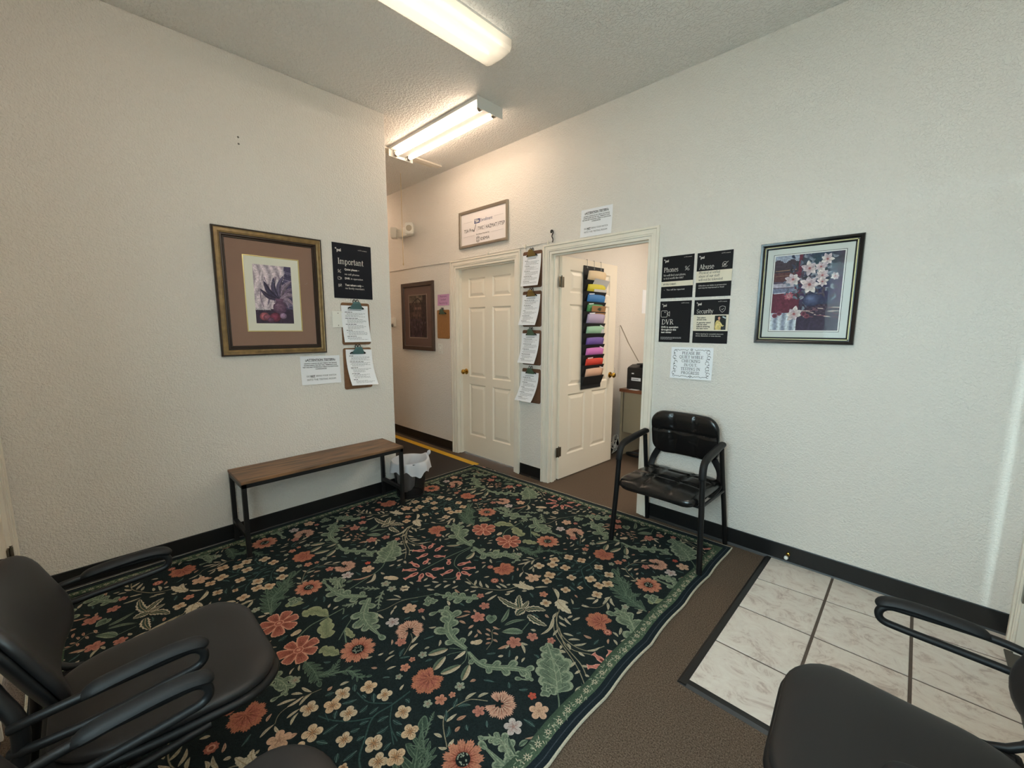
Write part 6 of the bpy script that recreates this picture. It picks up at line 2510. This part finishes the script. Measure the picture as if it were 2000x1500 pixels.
def attention(mb, s=1.0):
    put_text(mb, '¡¡ATTENTION TESTERS¡¡', 0, .068, .0205, 0, 'CENTER', bold=.0006, width=None)
    put_rect(mb, -.090, .090, .0635, .0652)
    for i, s_ in enumerate(("LEAVING A DEVICE OR ANY ITEM IN THE TESTING", "ROOM DURING THE TEST WILL TERMINATE YOUR", "TEST AND MAY POTENTIALLY RESULT IN ADDITIONAL", "CONSEQUENCES")):
        put_text(mb, s_, 0, .046 - .0135 * i, .0105, 0, 'CENTER', bold=.0003, width=None)
    put_text(mb, 'DO', -.108, -.048, .0175, 0, 'LEFT', width=.022)
    put_text(mb, 'NOT', -.081, -.048, .0175, 0, 'LEFT', bold=.0008, width=.034)
    put_rect(mb, -.081, -.047, -.0530, -.0512)
    put_text(mb, 'BRING YOUR WATCH', -.041, -.048, .0175, 0, 'LEFT', width=.148)
    put_text(mb, 'INTO THE TESTING ROOM', 0, -.074, .0175, 0, 'CENTER')
    mb.v = [(v[0] * .98, v[1], v[2]) for v in mb.v]


for lab, wall, u, z, tl in (('white ATTENTION TESTERS notice taped under the corner of the brown framed print', LEFT, 1.204, 1.092, .004), ('white ATTENTION TESTERS notice taped above the open doorway', RIGHT, -1.864, 2.214, -.004)):
    t, ps = paper_sheet('paper_notice', lab, 'notice', wall, u, z, .281, .206, .004, tl, rot=.01)
    mb = MB()
    attention(mb)
    bend(mb, ps).build('lettering', M_ink, t, flipfix=False)

# PLEASE BE QUIET, decorative border
t, ps = paper_sheet('paper_notice', 'white PLEASE BE QUIET notice with a scrolled border under the four black signs', 'notice', RIGHT, -1.082, 1.171, .276, .212, .012, 0, rot=-.012)
mb = MB()
for i, (s_, w_) in enumerate((('PLEASE BE', .122), ('QUIET WHILE', .160), ('CHECKING', .124), ('IN/OUT.', .088), ('TESTING IN', .130), ('PROGRESS', .122))):
    put_serif(mb, s_, -w_ / 2 - .002, .058 - .0265 * i, .0185, width=w_, wt=1.1)
for s in (-1, 1):
    for k in range(5):
        z = .075 - k * .036
        put_line(mb, ring_pts(s * (.108 + .006 * math.sin(k * 2)), z, .011, 10, 0, 300 if k % 2 else 240), .0022)
        put_line(mb, ring_pts(s * (.112 - .008 * (k % 2)), z - .018, .007, 8, 60, 330), .0020)
        for a in range(5):
            put_line(mb, [(s * .115, z - .009), (s * .115 + .005 * math.cos(a * 1.26), z - .009 + .005 * math.sin(a * 1.26))], .0016)
    for k in range(4):
        put_line(mb, [(s * (.02 + .024 * k), .092 - .004 * (k % 2)), (s * (.032 + .024 * k), .084 + .006 * (k % 2)), (s * (.044 + .024 * k), .092 - .004 * (k % 2))], .0022)
        put_line(mb, [(s * (.005 + .026 * k), -.086 - .004 * (k % 2)), (s * (.018 + .026 * k), -.094 + .006 * (k % 2)), (s * (.031 + .026 * k), -.087)], .0024)
put_line(mb, ring_pts(0, .090, .006, 8), .003)
put_line(mb, ring_pts(0, -.090, .006, 8), .003)
bend(mb, ps).build('lettering', M_ink, t, flipfix=False)

# purple note in the hallway
t, ps = paper_sheet('paper_notice', 'small purple note pinned above the empty clipboard in the hallway', 'notice', RIGHT, -3.827, 1.706, .213, .122, .004, 0, m=mat('purple_paper', (196, 148, 186), .75))
mb = MB()
put_text(mb, 'Restroom', 0, .030, .028, 0, 'CENTER', width=.120)
put_text(mb, 'Locked', 0, -.004, .028, 0, 'CENTER', width=.088)
put_text(mb, 'Press # for key', 0, -.044, .030, 0, 'CENTER', width=.150)
mb.v = [(v[0] - 0, v[1], v[2]) for v in mb.v]
bend(mb, ps).build('lettering', mat('purple_ink', (96, 56, 100), .8), t, flipfix=False)

# framed enrolment sign
t = hung('framed_sign', 'silver-framed white enrollment sign over the closed door', 'sign', RIGHT, -3.162, 2.386)
w_, h_ = .706, .358
picture_frame(t, w_, h_, [(0, 0), (0, .022), (.004, .024), (.024, .018), (.027, .014), (.029, .006)], mat('brushed_silver', (168, 160, 148), .32, metal=.8, bump=.1, bscale=80, stretch=(1, 1, 12)), 'frame')
MB().box(-w_ / 2 + .028, w_ / 2 - .028, -.0065, -.002, -h_ / 2 + .028, h_ / 2 - .028).build('sheet', mat('sign_paper', (232, 226, 226), .6), t)
TY = -.0078
M_blue = mat('blue_ink', (40, 62, 118), .7)
mb = MB()
put_rect(mb, -.122, -.040, .040, .082, TY)
mb.build('blue_box', M_blue, t, flipfix=False)
mb = MB()
put_text(mb, 'TSA', -.116, .050, .036, TY - .0006, bold=.002, width=.068)
mb.build('box_lettering', M_wprint, t, flipfix=False)
mb = MB()
put_text(mb, 'Enrollment', -.034, .048, .042, TY, width=.172)
mb.build('blue_lettering', M_blue, t, flipfix=False)
mb = MB()
put_text(mb, 'TSA Pre', -.282, -.030, .048, TY, width=.138)
put_line(mb, [(-.142, -.012), (-.128, -.034), (-.098, .034)], .007, TY)
put_text(mb, 'TWIC', -.068, -.030, .050, TY, width=.082)
put_text(mb, 'HAZMAT', .046, -.030, .050, TY, width=.152)
put_text(mb, 'FTSP', .222, -.030, .050, TY, width=.082)
for x in (-.082, .028, .208):
    put_rect(mb, x, x + .002, -.036, .012, TY)
put_text(mb, 'Enrollment Provided by', -.094, -.072, .019, TY, width=.190)
put_text(mb, 'IDEMIA', -.034, -.128, .040, TY, width=.130)
for r_ in (.028, .019):
    put_line(mb, ring_pts(-.070, -.114, r_, 14, 30, 150), .003, TY)
    put_line(mb, ring_pts(-.070, -.114, r_, 14, 210, 330), .003, TY)
for dx in (-.018, -.006, .006, .018):
    put_line(mb, [(-.070 + dx, -.098), (-.070 + dx * 1.3, -.114), (-.070 + dx, -.130)], .003, TY)
mb.build('lettering', M_ink, t, flipfix=False)
mb = MB()
for a, b in ((-.29, -.15), (.165, .29)):
    put_rect(mb, a, b, .0665, .0677, TY)
for a, b in ((-.29, -.12), (.12, .29)):
    put_rect(mb, a, b, -.0705, -.0693, TY)
mb.build('rule_lines', M_greyink, t, flipfix=False)


# ------------------------------------------------------------------ clipboards and their papers
M_board = mat('brown_hardboard', (122, 86, 56), .6, var=.12, vscale=40)
M_dboard = mat('dark_hardboard', (100, 68, 48), .6, var=.12, vscale=40)
M_board2 = mat('tan_hardboard', (150, 104, 58), .6, var=.10, vscale=40)
M_teal = mat('teal_clip_metal', (104, 140, 142), .35, metal=.5)
M_bclip = mat('brass_clip_metal', (150, 126, 76), .35, metal=.7)
M_gclip = mat('green_clip_metal', (100, 124, 102), .4, metal=.5)
M_dclip = mat('dark_clip_metal', (36, 34, 32), .4, metal=.6)


def clipboard(label, wall, u, z, h=.318, w=.226, mboard=M_board, mclip=M_teal, tilt=0.0):
    """board centre at (u, z); the clip sits on its upper edge"""
    t = hung('clipboard', label, 'clipboard', wall, u, z, 'clipboards hung on the walls')
    if tilt:
        t.rotation_euler = (0, tilt, t.rotation_euler[2])
    mb = MB()
    rc = .016
    pts = []
    for cx, cz, a0 in ((w / 2 - rc, h / 2 - rc, 0), (-w / 2 + rc, h / 2 - rc, 90), (-w / 2 + rc, -h / 2 + rc, 180), (w / 2 - rc, -h / 2 + rc, 270)):
        pts += [(cx + rc * math.cos(math.radians(a0 + k * 22.5)), cz + rc * math.sin(math.radians(a0 + k * 22.5))) for k in range(5)]
    a = mb.ring([(x, 0, zz) for x, zz in pts])
    b = mb.ring([(x, -.0035, zz) for x, zz in pts])
    mb.bridge(a, b)
    mb.f += [tuple(a), tuple(reversed(b))]
    mb.build('board', mboard, t)
    zt = h / 2
    mb = MB()   # lower jaw: curved dark bar
    mb.tube([(-.060, -.007, zt - .044), (-.045, -.010, zt - .034), (0, -.012, zt - .030), (.045, -.010, zt - .034), (.060, -.007, zt - .044)], .010, 10, .005, smooth=4)
    mb.build('jaw', M_dclip, t, smooth=True)
    mb = MB()   # pressed lever plate
    prof = [(.050, zt - .046, -.014), (.046, zt - .030, -.020), (.034, zt - .012, -.027), (.028, zt + .002, -.032), (.020, zt + .008, -.033)]
    rings = [mb.ring([(-x, y, zz), (-x * .6, y - .004, zz), (x * .6, y - .004, zz), (x, y, zz), (x * .8, y + .003, zz), (-x * .8, y + .003, zz)]) for x, zz, y in prof]
    for p, q in zip(rings, rings[1:]):
        mb.bridge(p, q)
    mb.f += [tuple(rings[0]), tuple(reversed(rings[-1]))]
    mb.build('lever', mclip, t, smooth=True, angle=.6)
    mb = MB()   # wire hanging loops
    for s in (-1, 1):
        mb.tube([(s * .004, -.010, zt - .004), (s * .003, -.012, zt + .014), (s * .012, -.014, zt + .024), (s * .021, -.014, zt + .016), (s * .020, -.012, zt)], .0028, 8, smooth=4)
    mb.build('spring_wire', M_dclip, t, smooth=True)
    return t


def form(label, wall, u, z, seed, w=.212, h=.276, curl=.015, tilt=0.0, rot=0.0, off=.0062):
    t, ps = paper_sheet('paper_form', label, 'paper', wall, u, z, w, h, curl, tilt, off=off, rot=rot, group='forms held by the clipboards')
    r = random.Random(seed)
    mb, mk = MB(), MB()
    zz = h / 2 - .036
    put_line(mb, [(-.055, zz + .002), (.050, zz + .002)], .004, 0)
    zz -= .016
    blk = 0
    while zz > -h / 2 + .016:
        if blk in (0, 5, 10, 15, 20, 25):
            x = -.080
            for _ in range(r.randint(2, 5)):
                d = r.uniform(.010, .024)
                put_rect(mk, x, x + d, zz, zz + .0042, 0)
                x += d + .004
        else:
            x0 = -.066 if r.random() < .7 else -.078
            x, e = x0, r.choice([.03, .06, .082, .085])
            while x < e:
                d = r.uniform(.008, .022)
                put_rect(mb, x, min(e, x + d), zz, zz + .0022, 0)
                x += d + .0035
        blk += 1
        zz -= .0080 if blk % 5 else .0135
    bend(mb, ps).build('body_print', M_greyink, t, flipfix=False)
    bend(mk, ps).build('heading_print', mat('dark_print', (70, 70, 76), .8) if 'dark_print' not in bpy.data.materials else bpy.data.materials['dark_print'], t, flipfix=False)
    return t


clipboard('clipboard with a teal clip hanging just below the Important notice', LEFT, 1.487, 1.428, mclip=M_teal)
form('printed form on the upper clipboard of the bench wall', LEFT, 1.480, 1.428, 1, curl=.018, tilt=.010)
clipboard('clipboard with a teal clip, lowest on the bench wall', LEFT, 1.487, 1.086, mclip=M_teal)
form('printed form swinging askew on the lowest clipboard of the bench wall', LEFT, 1.495, 1.094, 2, curl=.045, tilt=.030, rot=0.03)
cz_ = [1.915, 1.570, 1.225, .872]
names = ['topmost', 'second from the top', 'third from the top', 'lowest']
cl = [M_bclip, M_bclip, M_gclip, M_gclip]
clm = ['brass', 'brass', 'green', 'green']
for i in range(4):
    clipboard('%s-clipped clipboard between the two doors, %s of the four' % (clm[i], names[i]), RIGHT, -2.512, cz_[i] + (.004 if i == 3 else 0), mboard=M_dboard, mclip=cl[i], w=.222, h=.315)
    form('printed form on the clipboard %s of the four between the doors' % names[i], RIGHT, -2.516 + (-.004) * i, cz_[i] - .008, 10 + i, curl=[.030, .035, .035, .045][i], tilt=[-.008, -.026, -.030, -.050][i], h=.270)
clipboard('empty tan clipboard hanging in the hallway under the purple note', RIGHT, -3.834, 1.438, mboard=M_board2, mclip=M_gclip)

# ------------------------------------------------------------------ small wall fittings
M_plate = mat('white_plate', (236, 234, 226), .4)
M_screw = mat('screw_slot', (110, 104, 94), .5)
t = hung('wall_plate', 'blank white wall plate half hidden by a clipboard', 'wall plate', LEFT, 1.345, 1.462)
MB().box(-.040, .040, -.006, 0, -.060, .060, .003).build('plate', M_plate, t)
for z in (-.045, .045):
    MB().lathe([(.0035, 0), (.0035, .0012)], 0, 0, 0, 10, '-y').build('screw', M_screw, t).location = (0.004, -.006, z)
t = hung('light_switch', 'white light switch beside the closed door frame in the hallway', 'switch', RIGHT, -3.896, 1.163)
MB().box(-.038, .038, -.006, 0, -.058, .058, .003).build('plate', M_plate, t)
MB().box(-.005, .005, -.016, -.005, -.004, .014, .002).build('toggle', M_plate, t)
for z in (-.035, .035):
    MB().lathe([(.0035, 0), (.0035, .0012)], 0, 0, 0, 10, '-y').build('screw', M_screw, t).location = (0, -.006, z)
t = hung('thermostat', 'small white device on the hallway wall beside the corner', 'thermostat', RIGHT, -4.880, 1.464)
MB().box(-.055, .045, -.030, 0, -.055, .060, .012).build('case', M_plate, t, smooth=True)
MB().lathe([(.022, 0), (.020, .010), (.012, .014)], 0, 0, 0, 16, '-y').build('dial', M_screw, t, smooth=True).location = (-.005, -.028, -.035)
# emergency light: body and two angled lamp heads
t = hung('emergency_light', 'twin-head emergency light high on the hallway wall', 'light', RIGHT, -4.520, 2.530)
MB().box(-.150, .150, -.060, 0, -.055, .045, .008).build('body', M_plate, t, smooth=True)
M_refl = mat('lamp_reflector', (190, 184, 170), .25, metal=.4)
for s in (-1, 1):
    hd = MB()
    bm = bmesh.new()
    bmesh.ops.create_cube(bm, size=1)
    mtx = Matrix.Translation((s * .172, -.075, .005)) @ Matrix.Rotation(s * .75, 4, 'Z') @ Matrix.Diagonal((.095, .07, .125, 1))
    bmesh.ops.bevel(bm, geom=bm.edges[:], offset=.08, segments=2, affect='EDGES')
    hd.addbm(bm, mtx)
    o = hd.build('lamp_head', M_plate, t, smooth=True)
    q = MB()
    q.lathe([(.034, 0), (.030, -.004), (.018, -.018), (.006, -.022)], 0, 0, 0, 16, '-y')
    q.v = [tuple(Matrix.Translation((s * .172, -.075, .005)) @ Matrix.Rotation(s * .75, 4, 'Z') @ Vector((x, y - .0365, z))) for x, y, z in q.v]
    q.build('reflector', M_refl, o, smooth=True)
# conduit / cable run along the wall above the doors
t = hung('cable_run', 'thin painted cable run along the wall above the doors', 'cable', RIGHT, -3.2, 2.115)
mb = MB()
mb.tube([(-2.9, -.004, -.003), (-1.07, -.004, -.008), (-.46, -.004, -.014)], .0055, 6)
mb.tube([(-.46, -.004, -.004), (.54, -.004, .002), (.90, -.004, .010)], .0045, 6)
mb.build('cable', M_wall, t, smooth=True)
for x in (.10, .60, .86):
    MB().box(x, x + .012, -.012, 0, -.014, .022).build('clip', M_trim, t)
# hook with a black strap above the clipboards
t = hung('wall_hook', 'small black strap hook on the wall left of the open doorway', 'hook', RIGHT, -2.289, 2.165)
mb = MB()
mb.tube([(-.014, -.004, .030), (-.006, -.012, .046), (.010, -.014, .044), (.012, -.012, .025), (-.002, -.010, .0), (.010, -.010, -.025), (.004, -.008, -.050)], .0075, 8, .004, smooth=5)
mb.build('strap', M_black, t, smooth=True)
MB().lathe([(.006, 0), (.006, .008), (.003, .018)], 0, 0, .040, 10, '-y').build('peg', M_steel, t, smooth=True)
# nail holes
for z in (2.563, 2.524):
    o = MB().lathe([(.006, 0), (.005, .001), (.002, .0018)], 0, 0, 0, 10, '-y').build('nail', M_screw)
    o.location = (LX + .0005, .789, z)
    o.rotation_euler = (0, 0, PI / 2)
    tag(o, 'small dark nail high on the bench wall, %s of two' % ('upper' if z > 2.54 else 'lower'), 'nail')
# spring door stop on the baseboard
t = thing('door_stop', 'brass spring door stop with a white tip on the right baseboard', 'door stop', (-.440, W - .004, .060))
mb = MB()
mb.lathe([(.012, 0), (.010, .006), (.0055, .008), (.0055, .046), (.0045, .048)], 0, 0, 0, 14, '-y')
mb.build('spring', M_brass, t, smooth=True)
MB().lathe([(.0095, .046), (.011, .050), (.010, .060), (.006, .063)], 0, 0, 0, 14, '-y').build('tip', M_white, t, smooth=True)

# ------------------------------------------------------------------ hanging file organiser on the open door
DX, DY0 = D2[0] + .040, W + WT + .004
da = PI / 2 - .035
ux, uy = math.cos(da), math.sin(da)      # along the door
nx_, ny_ = uy, -ux                       # out of the door towards the viewer


def ondoor(name, label, cat, along, z, out=.002, group=None):
    return thing(name, label, cat, (DX + ux * along + nx_ * out, DY0 + uy * along + ny_ * out, z), da, group)


og_a, og_z0, og_z1, og_w = .462, .820, 1.972, .322
t = ondoor('file_organizer', 'black hanging pocket organizer on the open door', 'organizer', og_a, 0)
M_cloth = mat('black_cloth', (22, 22, 24), .75, bump=.2, bscale=500)
MB().box(-og_w / 2, og_w / 2, -.006, -.001, og_z0, og_z1, .002).build('back_panel', M_cloth, t)
NP = 10
pz = [1.842, 1.740, 1.645, 1.555, 1.447, 1.353, 1.248, 1.150, 1.052, .945]
for k, z in enumerate(pz):
    mb = MB()
    zb_ = z - .085
    out = .046
    a = mb.ring([(-og_w / 2 + .004, -.006, zb_), (og_w / 2 - .004, -.006, zb_), (og_w / 2 - .004, -.010, zb_), (-og_w / 2 + .004, -.010, zb_)])
    b = mb.ring([(-og_w / 2 + .004, -.008, z), (og_w / 2 - .004, -.008, z), (og_w / 2 - .004, -out, z), (-og_w / 2 + .004, -out, z)])
    mb.bridge(a, b)
    mb.f.append(tuple(a))
    mb.build('pocket', M_cloth, t)
for x in (-.11, 0, .11):
    mb = MB()
    mb.tube([(x, .008, 2.026), (x, -.004, 2.026), (x, -.006, 2.02), (x, -.007, 1.955), (x, -.012, 1.948), (x, -.016, 1.956)], .002, 6, smooth=3)
    mb.build('door_hook', M_steel, t, smooth=True)
    MB().lathe([(.007, 0), (.007, .0016), (.004, .002)], 0, 0, 0, 12, '-y').build('eyelet', M_steel, t).location = (x, -.006, 1.952)


def folder(label, i, c, w=.285, h=.105, x=0.012, z=None, tab=None, lean=.024, name='folder', d=.0, cat='folder', hh=None):
    z = pz[i] if z is None else z
    t = ondoor(name, label, cat, og_a + x, z, .002 + d, 'folders in the door organizer')
    mb = MB()
    n = 8
    lo = -.036
    top = lambda u: h - .105 + .052 + (.006 * math.sin(u * 3)) + (-.012 if u > .93 else 0)
    for i_ in range(n):
        u0, u1 = i_ / n, (i_ + 1) / n
        f = lambda u, zz: (-w / 2 + w * u, -(.012 + lean * max(0, (zz + .07)) / .12 + .010 * math.sin(PI * u)), zz)
        mb.quad(f(u0, lo), f(u1, lo), f(u1, top(u1)), f(u0, top(u0)))
    if tab is not None:
        f = lambda u, zz: (-w / 2 + w * u, -(.012 + lean * (zz + .07) / .12 + .010 * math.sin(PI * u)), zz)
        mb.quad(f(tab, top(tab)), f(tab + .3, top(tab + .3)), f(tab + .29, top(tab + .3) + .013), f(tab + .01, top(tab) + .013))
    mt_ = mat('card_%s' % label.split()[0], c, .65)
    o = mb.build('cover', mt_, t, smooth=True, flipfix=False, merge=True)
    md = o.modifiers.new('thickness', 'SOLIDIFY')
    md.thickness = .002
    if tab is not None:
        q = MB()
        f = lambda u, zz: (-w / 2 + w * u, -(.0135 + lean * (zz + .07) / .12 + .010 * math.sin(PI * u)), zz)
        q.quad(f(tab + .03, top(tab) + .002), f(tab + .27, top(tab + .3) + .002), f(tab + .27, top(tab + .3) + .011), f(tab + .03, top(tab) + .011))
        q.build('tab_label', M_paper, t, flipfix=False)
    return t


folder('manila folder in the top pocket of the door organizer', 0, (226, 202, 164), h=.135)
folder('yellow folder in the second pocket', 1, (206, 192, 46), h=.115)
folder('blue folder in the third pocket', 2, (46, 116, 178), tab=.02, h=.115)
folder('green folder in the fourth pocket', 3, (70, 140, 84), tab=.02, w=.26, x=0, h=.115)
folder('lilac folder in the fifth pocket', 4, (172, 158, 186), tab=.06, h=.135)
folder('mint folder in the sixth pocket', 5, (150, 192, 162), tab=.66, h=.115)
folder('purple folder in the seventh pocket', 6, (108, 82, 160), tab=None, h=.115)
folder('pink folder in the eighth pocket', 7, (206, 116, 190), tab=.68, h=.115)
folder('red folder in the ninth pocket', 8, (206, 60, 44), tab=.04, h=.112)
folder('peach folder in the lowest filled pocket', 9, (214, 172, 146), tab=.70, h=.125)


def leaflet(label, x, z, w, h, c, d=.03, lean=.03, rot=0.0):
    t = ondoor('leaflet', label, 'leaflet', og_a + x, z, .004 + d, 'loose sheets in the door organizer')
    t.rotation_euler = (0, rot, da)
    mb = MB()
    mb.quad((-w / 2, -.0, -h / 2), (w / 2, 0, -h / 2), (w / 2, -lean, h / 2), (-w / 2, -lean, h / 2))
    o = mb.build('sheet', mat('leaflet_' + label.split()[0] + str(len(bpy.data.materials)), c, .7), t, flipfix=False)
    md = o.modifiers.new('thickness', 'SOLIDIFY')
    md.thickness = .001
    return t


leaflet('white sheet tipping forward over the yellow folder', .055, 1.815, .24, .075, (214, 214, 214), .026, .040, .04)
leaflet('white sheet behind the blue folder', .060, 1.722, .20, .085, (216, 216, 218), .022, .020)
c_ = leaflet('brown card with a dark green plant picture in the fourth pocket', .035, 1.565, .225, .090, (164, 122, 82), .036, .014)
mb = MB()
for a in range(11):
    an = .35 + a * .24
    y_ = lambda zz: -.0025 - .014 * (zz + .045) / .09
    x1_, z1_ = .045 * math.cos(an) + .015, .034 * math.sin(an)
    mb.quad((.012, y_(0), -.002), (.018, y_(0), -.002), (x1_ + .004, y_(z1_), z1_), (x1_ - .004, y_(z1_), z1_ - .004))
mb.build('plant_picture', mat('dark_green_print', (58, 74, 50), .7), c_, flipfix=False)
leaflet('white printed sheet standing behind the purple folder', .060, 1.352, .19, .080, (218, 218, 220), .022, .014)

# ------------------------------------------------------------------ office: desk, printer, cables
M_desk = mat('putty_metal', (150, 140, 118), .45)
M_lam = mat('walnut_laminate', (132, 78, 46), .4, c2=(104, 60, 36), vscale=6, stretch=(1, 9, 9), detail=6)
dk = thing('desk', 'putty-coloured metal desk with a brown wood top in the office', 'desk', (-2.285, 4.06, 0), -0.10)
MB().box(-.012, 1.35, -.012, .62, .715, .750, .004).build('desk_top', M_lam, dk)
MB().box(0, .028, 0, .60, 0.003, .715, .002).build('leg', M_desk, dk)
MB().box(1.30, 1.335, 0, .60, 0.003, .715, .002).build('leg', M_desk, dk)
MB().box(.034, 1.30, .012, .030, .270, .712, .002).build('front_panel', M_desk, dk)
MB().box(.029, .0335, .014, .028, .270, .712).build('gap_shade_strip', M_black, dk)  # black strip stands in for the shade inside the gap
pr = thing('printer', 'black office printer standing on the brown desk top', 'printer', (-2.235, 4.09, .7505), -0.10)
M_prn = mat('black_printer_plastic', (30, 30, 32), .45)
mb = MB()
prof = [(0, 0), (0, .235), (.08, .262), (.40, .262), (.40, 0)]
a = mb.ring([(0.01, y, z) for y, z in prof])
b = mb.ring([(.46, y, z) for y, z in prof])
mb.bridge(a, b)
mb.f += [tuple(a), tuple(reversed(b))]
mb.build('case', M_prn, pr)
MB().box(-.006, .02, .010, .10, .0, .225, .004).build('side_cheek', M_prn, pr)
MB().box(.025, .44, -.006, .001, .020, .095, .003).build('paper_drawer', M_prn, pr)
MB().box(.025, .44, -.004, .001, .105, .150, .002).build('output_slot', M_black, pr)
MB().box(.02, .44, -.010, .06, .196, .232, .004).build('control_panel', M_prn, pr)
MB().box(.062, .175, -.0085, -.0055, .095, .128).build('paper_label', M_paper, pr)
MB().box(.062, .088, -.006, -.003, .165, .178).build('badge', M_paper, pr)
mb = MB()
put_rect(mb, .072, .150, .108, .114, -.0092)
mb.build('label_print', M_greyink, pr, flipfix=False)
MB().box(.10, .46, .02, .30, .268, .280, .003).build('lid', M_prn, pr)
p_ = MB().box(-.05, .05, -.03, .03, 0, .004).build('paper_slip', M_paper)
p_.location = (-2.125, 4.058, .7504)
p_.rotation_euler = (0, 0, -.1)
tag(p_, 'small white slip lying on the desk edge before the printer', 'paper')
p_ = MB().box(-.08, .10, -.05, .06, 0, .008).build('paper_stack', M_paper)
p_.location = (-1.99, 4.22, 1.0312)
tag(p_, 'white papers lying on top of the printer', 'paper')
st_ = thing('wire_stand', 'shiny wire stand on top of the printer beside the door frame', 'stand', (-2.035, 4.31, 1.0315))
mb = MB()
mb.tube([(-.03, 0, 0), (-.02, 0, .12), (-.008, 0, .17), (.012, 0, .18), (.022, 0, .165), (.016, 0, .14), (.0, 0, .135)], .006, 8, smooth=4)
mb.tube([(.03, .01, 0), (.02, .01, .10), (.004, .005, .150)], .006, 8, smooth=4)
mb.build('wire', mat('chrome', (200, 196, 190), .15, metal=1.0), st_, smooth=True)
cb = thing('cable', 'pale double cable running down the office wall to the printer', 'cable', (OX + .004, 4.25, 0))
mb = MB()
mb.tube([(.002, .0, 1.435), (.09, .02, 1.25), (.22, .03, 1.045)], .0045, 6)
mb.tube([(.010, .0, 1.425), (.098, .03, 1.235), (.23, .03, 1.035)], .0035, 6)
mb.build('cord', mat('grey_cord', (150, 138, 122), .6), cb, smooth=True)
cw = thing('cable_bundle', 'tangle of white cords on the office floor beside the desk', 'cable', (-2.36, 4.14, 0))
r = random.Random(9)
for k in range(4):
    mb = MB()
    pts = [(r.uniform(-.05, .04), r.uniform(-.12, .06), .006)]
    for q in range(6):
        pts.append((r.uniform(-.055, .045), r.uniform(-.10, .08), r.uniform(.02, .17)))
    pts.append((r.uniform(-.06, -.03), r.uniform(-.02, .1), .18))
    mb.tube(pts, .0045, 6, smooth=5)
    mb.build('cord', mat('white_cord', (216, 212, 204), .5) if 'white_cord' not in bpy.data.materials else bpy.data.materials['white_cord'], cw, smooth=True)
bk = thing('cable', 'black cord coiled on the office floor under the desk', 'cable', (-2.10, 4.14, .0))
mb = MB()
mb.tube([(.12 * math.cos(k * .5) * (1 + .1 * math.sin(k)), .07 * math.sin(k * .5), .007 + .001 * k) for k in range(26)], .006, 8, smooth=3)
mb.build('cord', M_black, bk, smooth=True)
p_ = MB().box(-.001, .001, -.11, .11, -.14, .14).build('paper_notice', M_paper)
p_.location = (OX + .0022, 4.86, 1.72)
tag(p_, 'white paper pinned on the office wall beyond the open door', 'notice')

# printed marks are too fine to pick apart
for o in bpy.data.objects:
    n_ = o.name.split('.')[0]
    if n_ in ('lettering', 'dark_lettering', 'small_print', 'body_print', 'heading_print', 'box_lettering', 'blue_lettering', 'rule_lines', 'gold_beading', 'woven_field', 'woven_border'):
        o['kind'] = 'stuff'
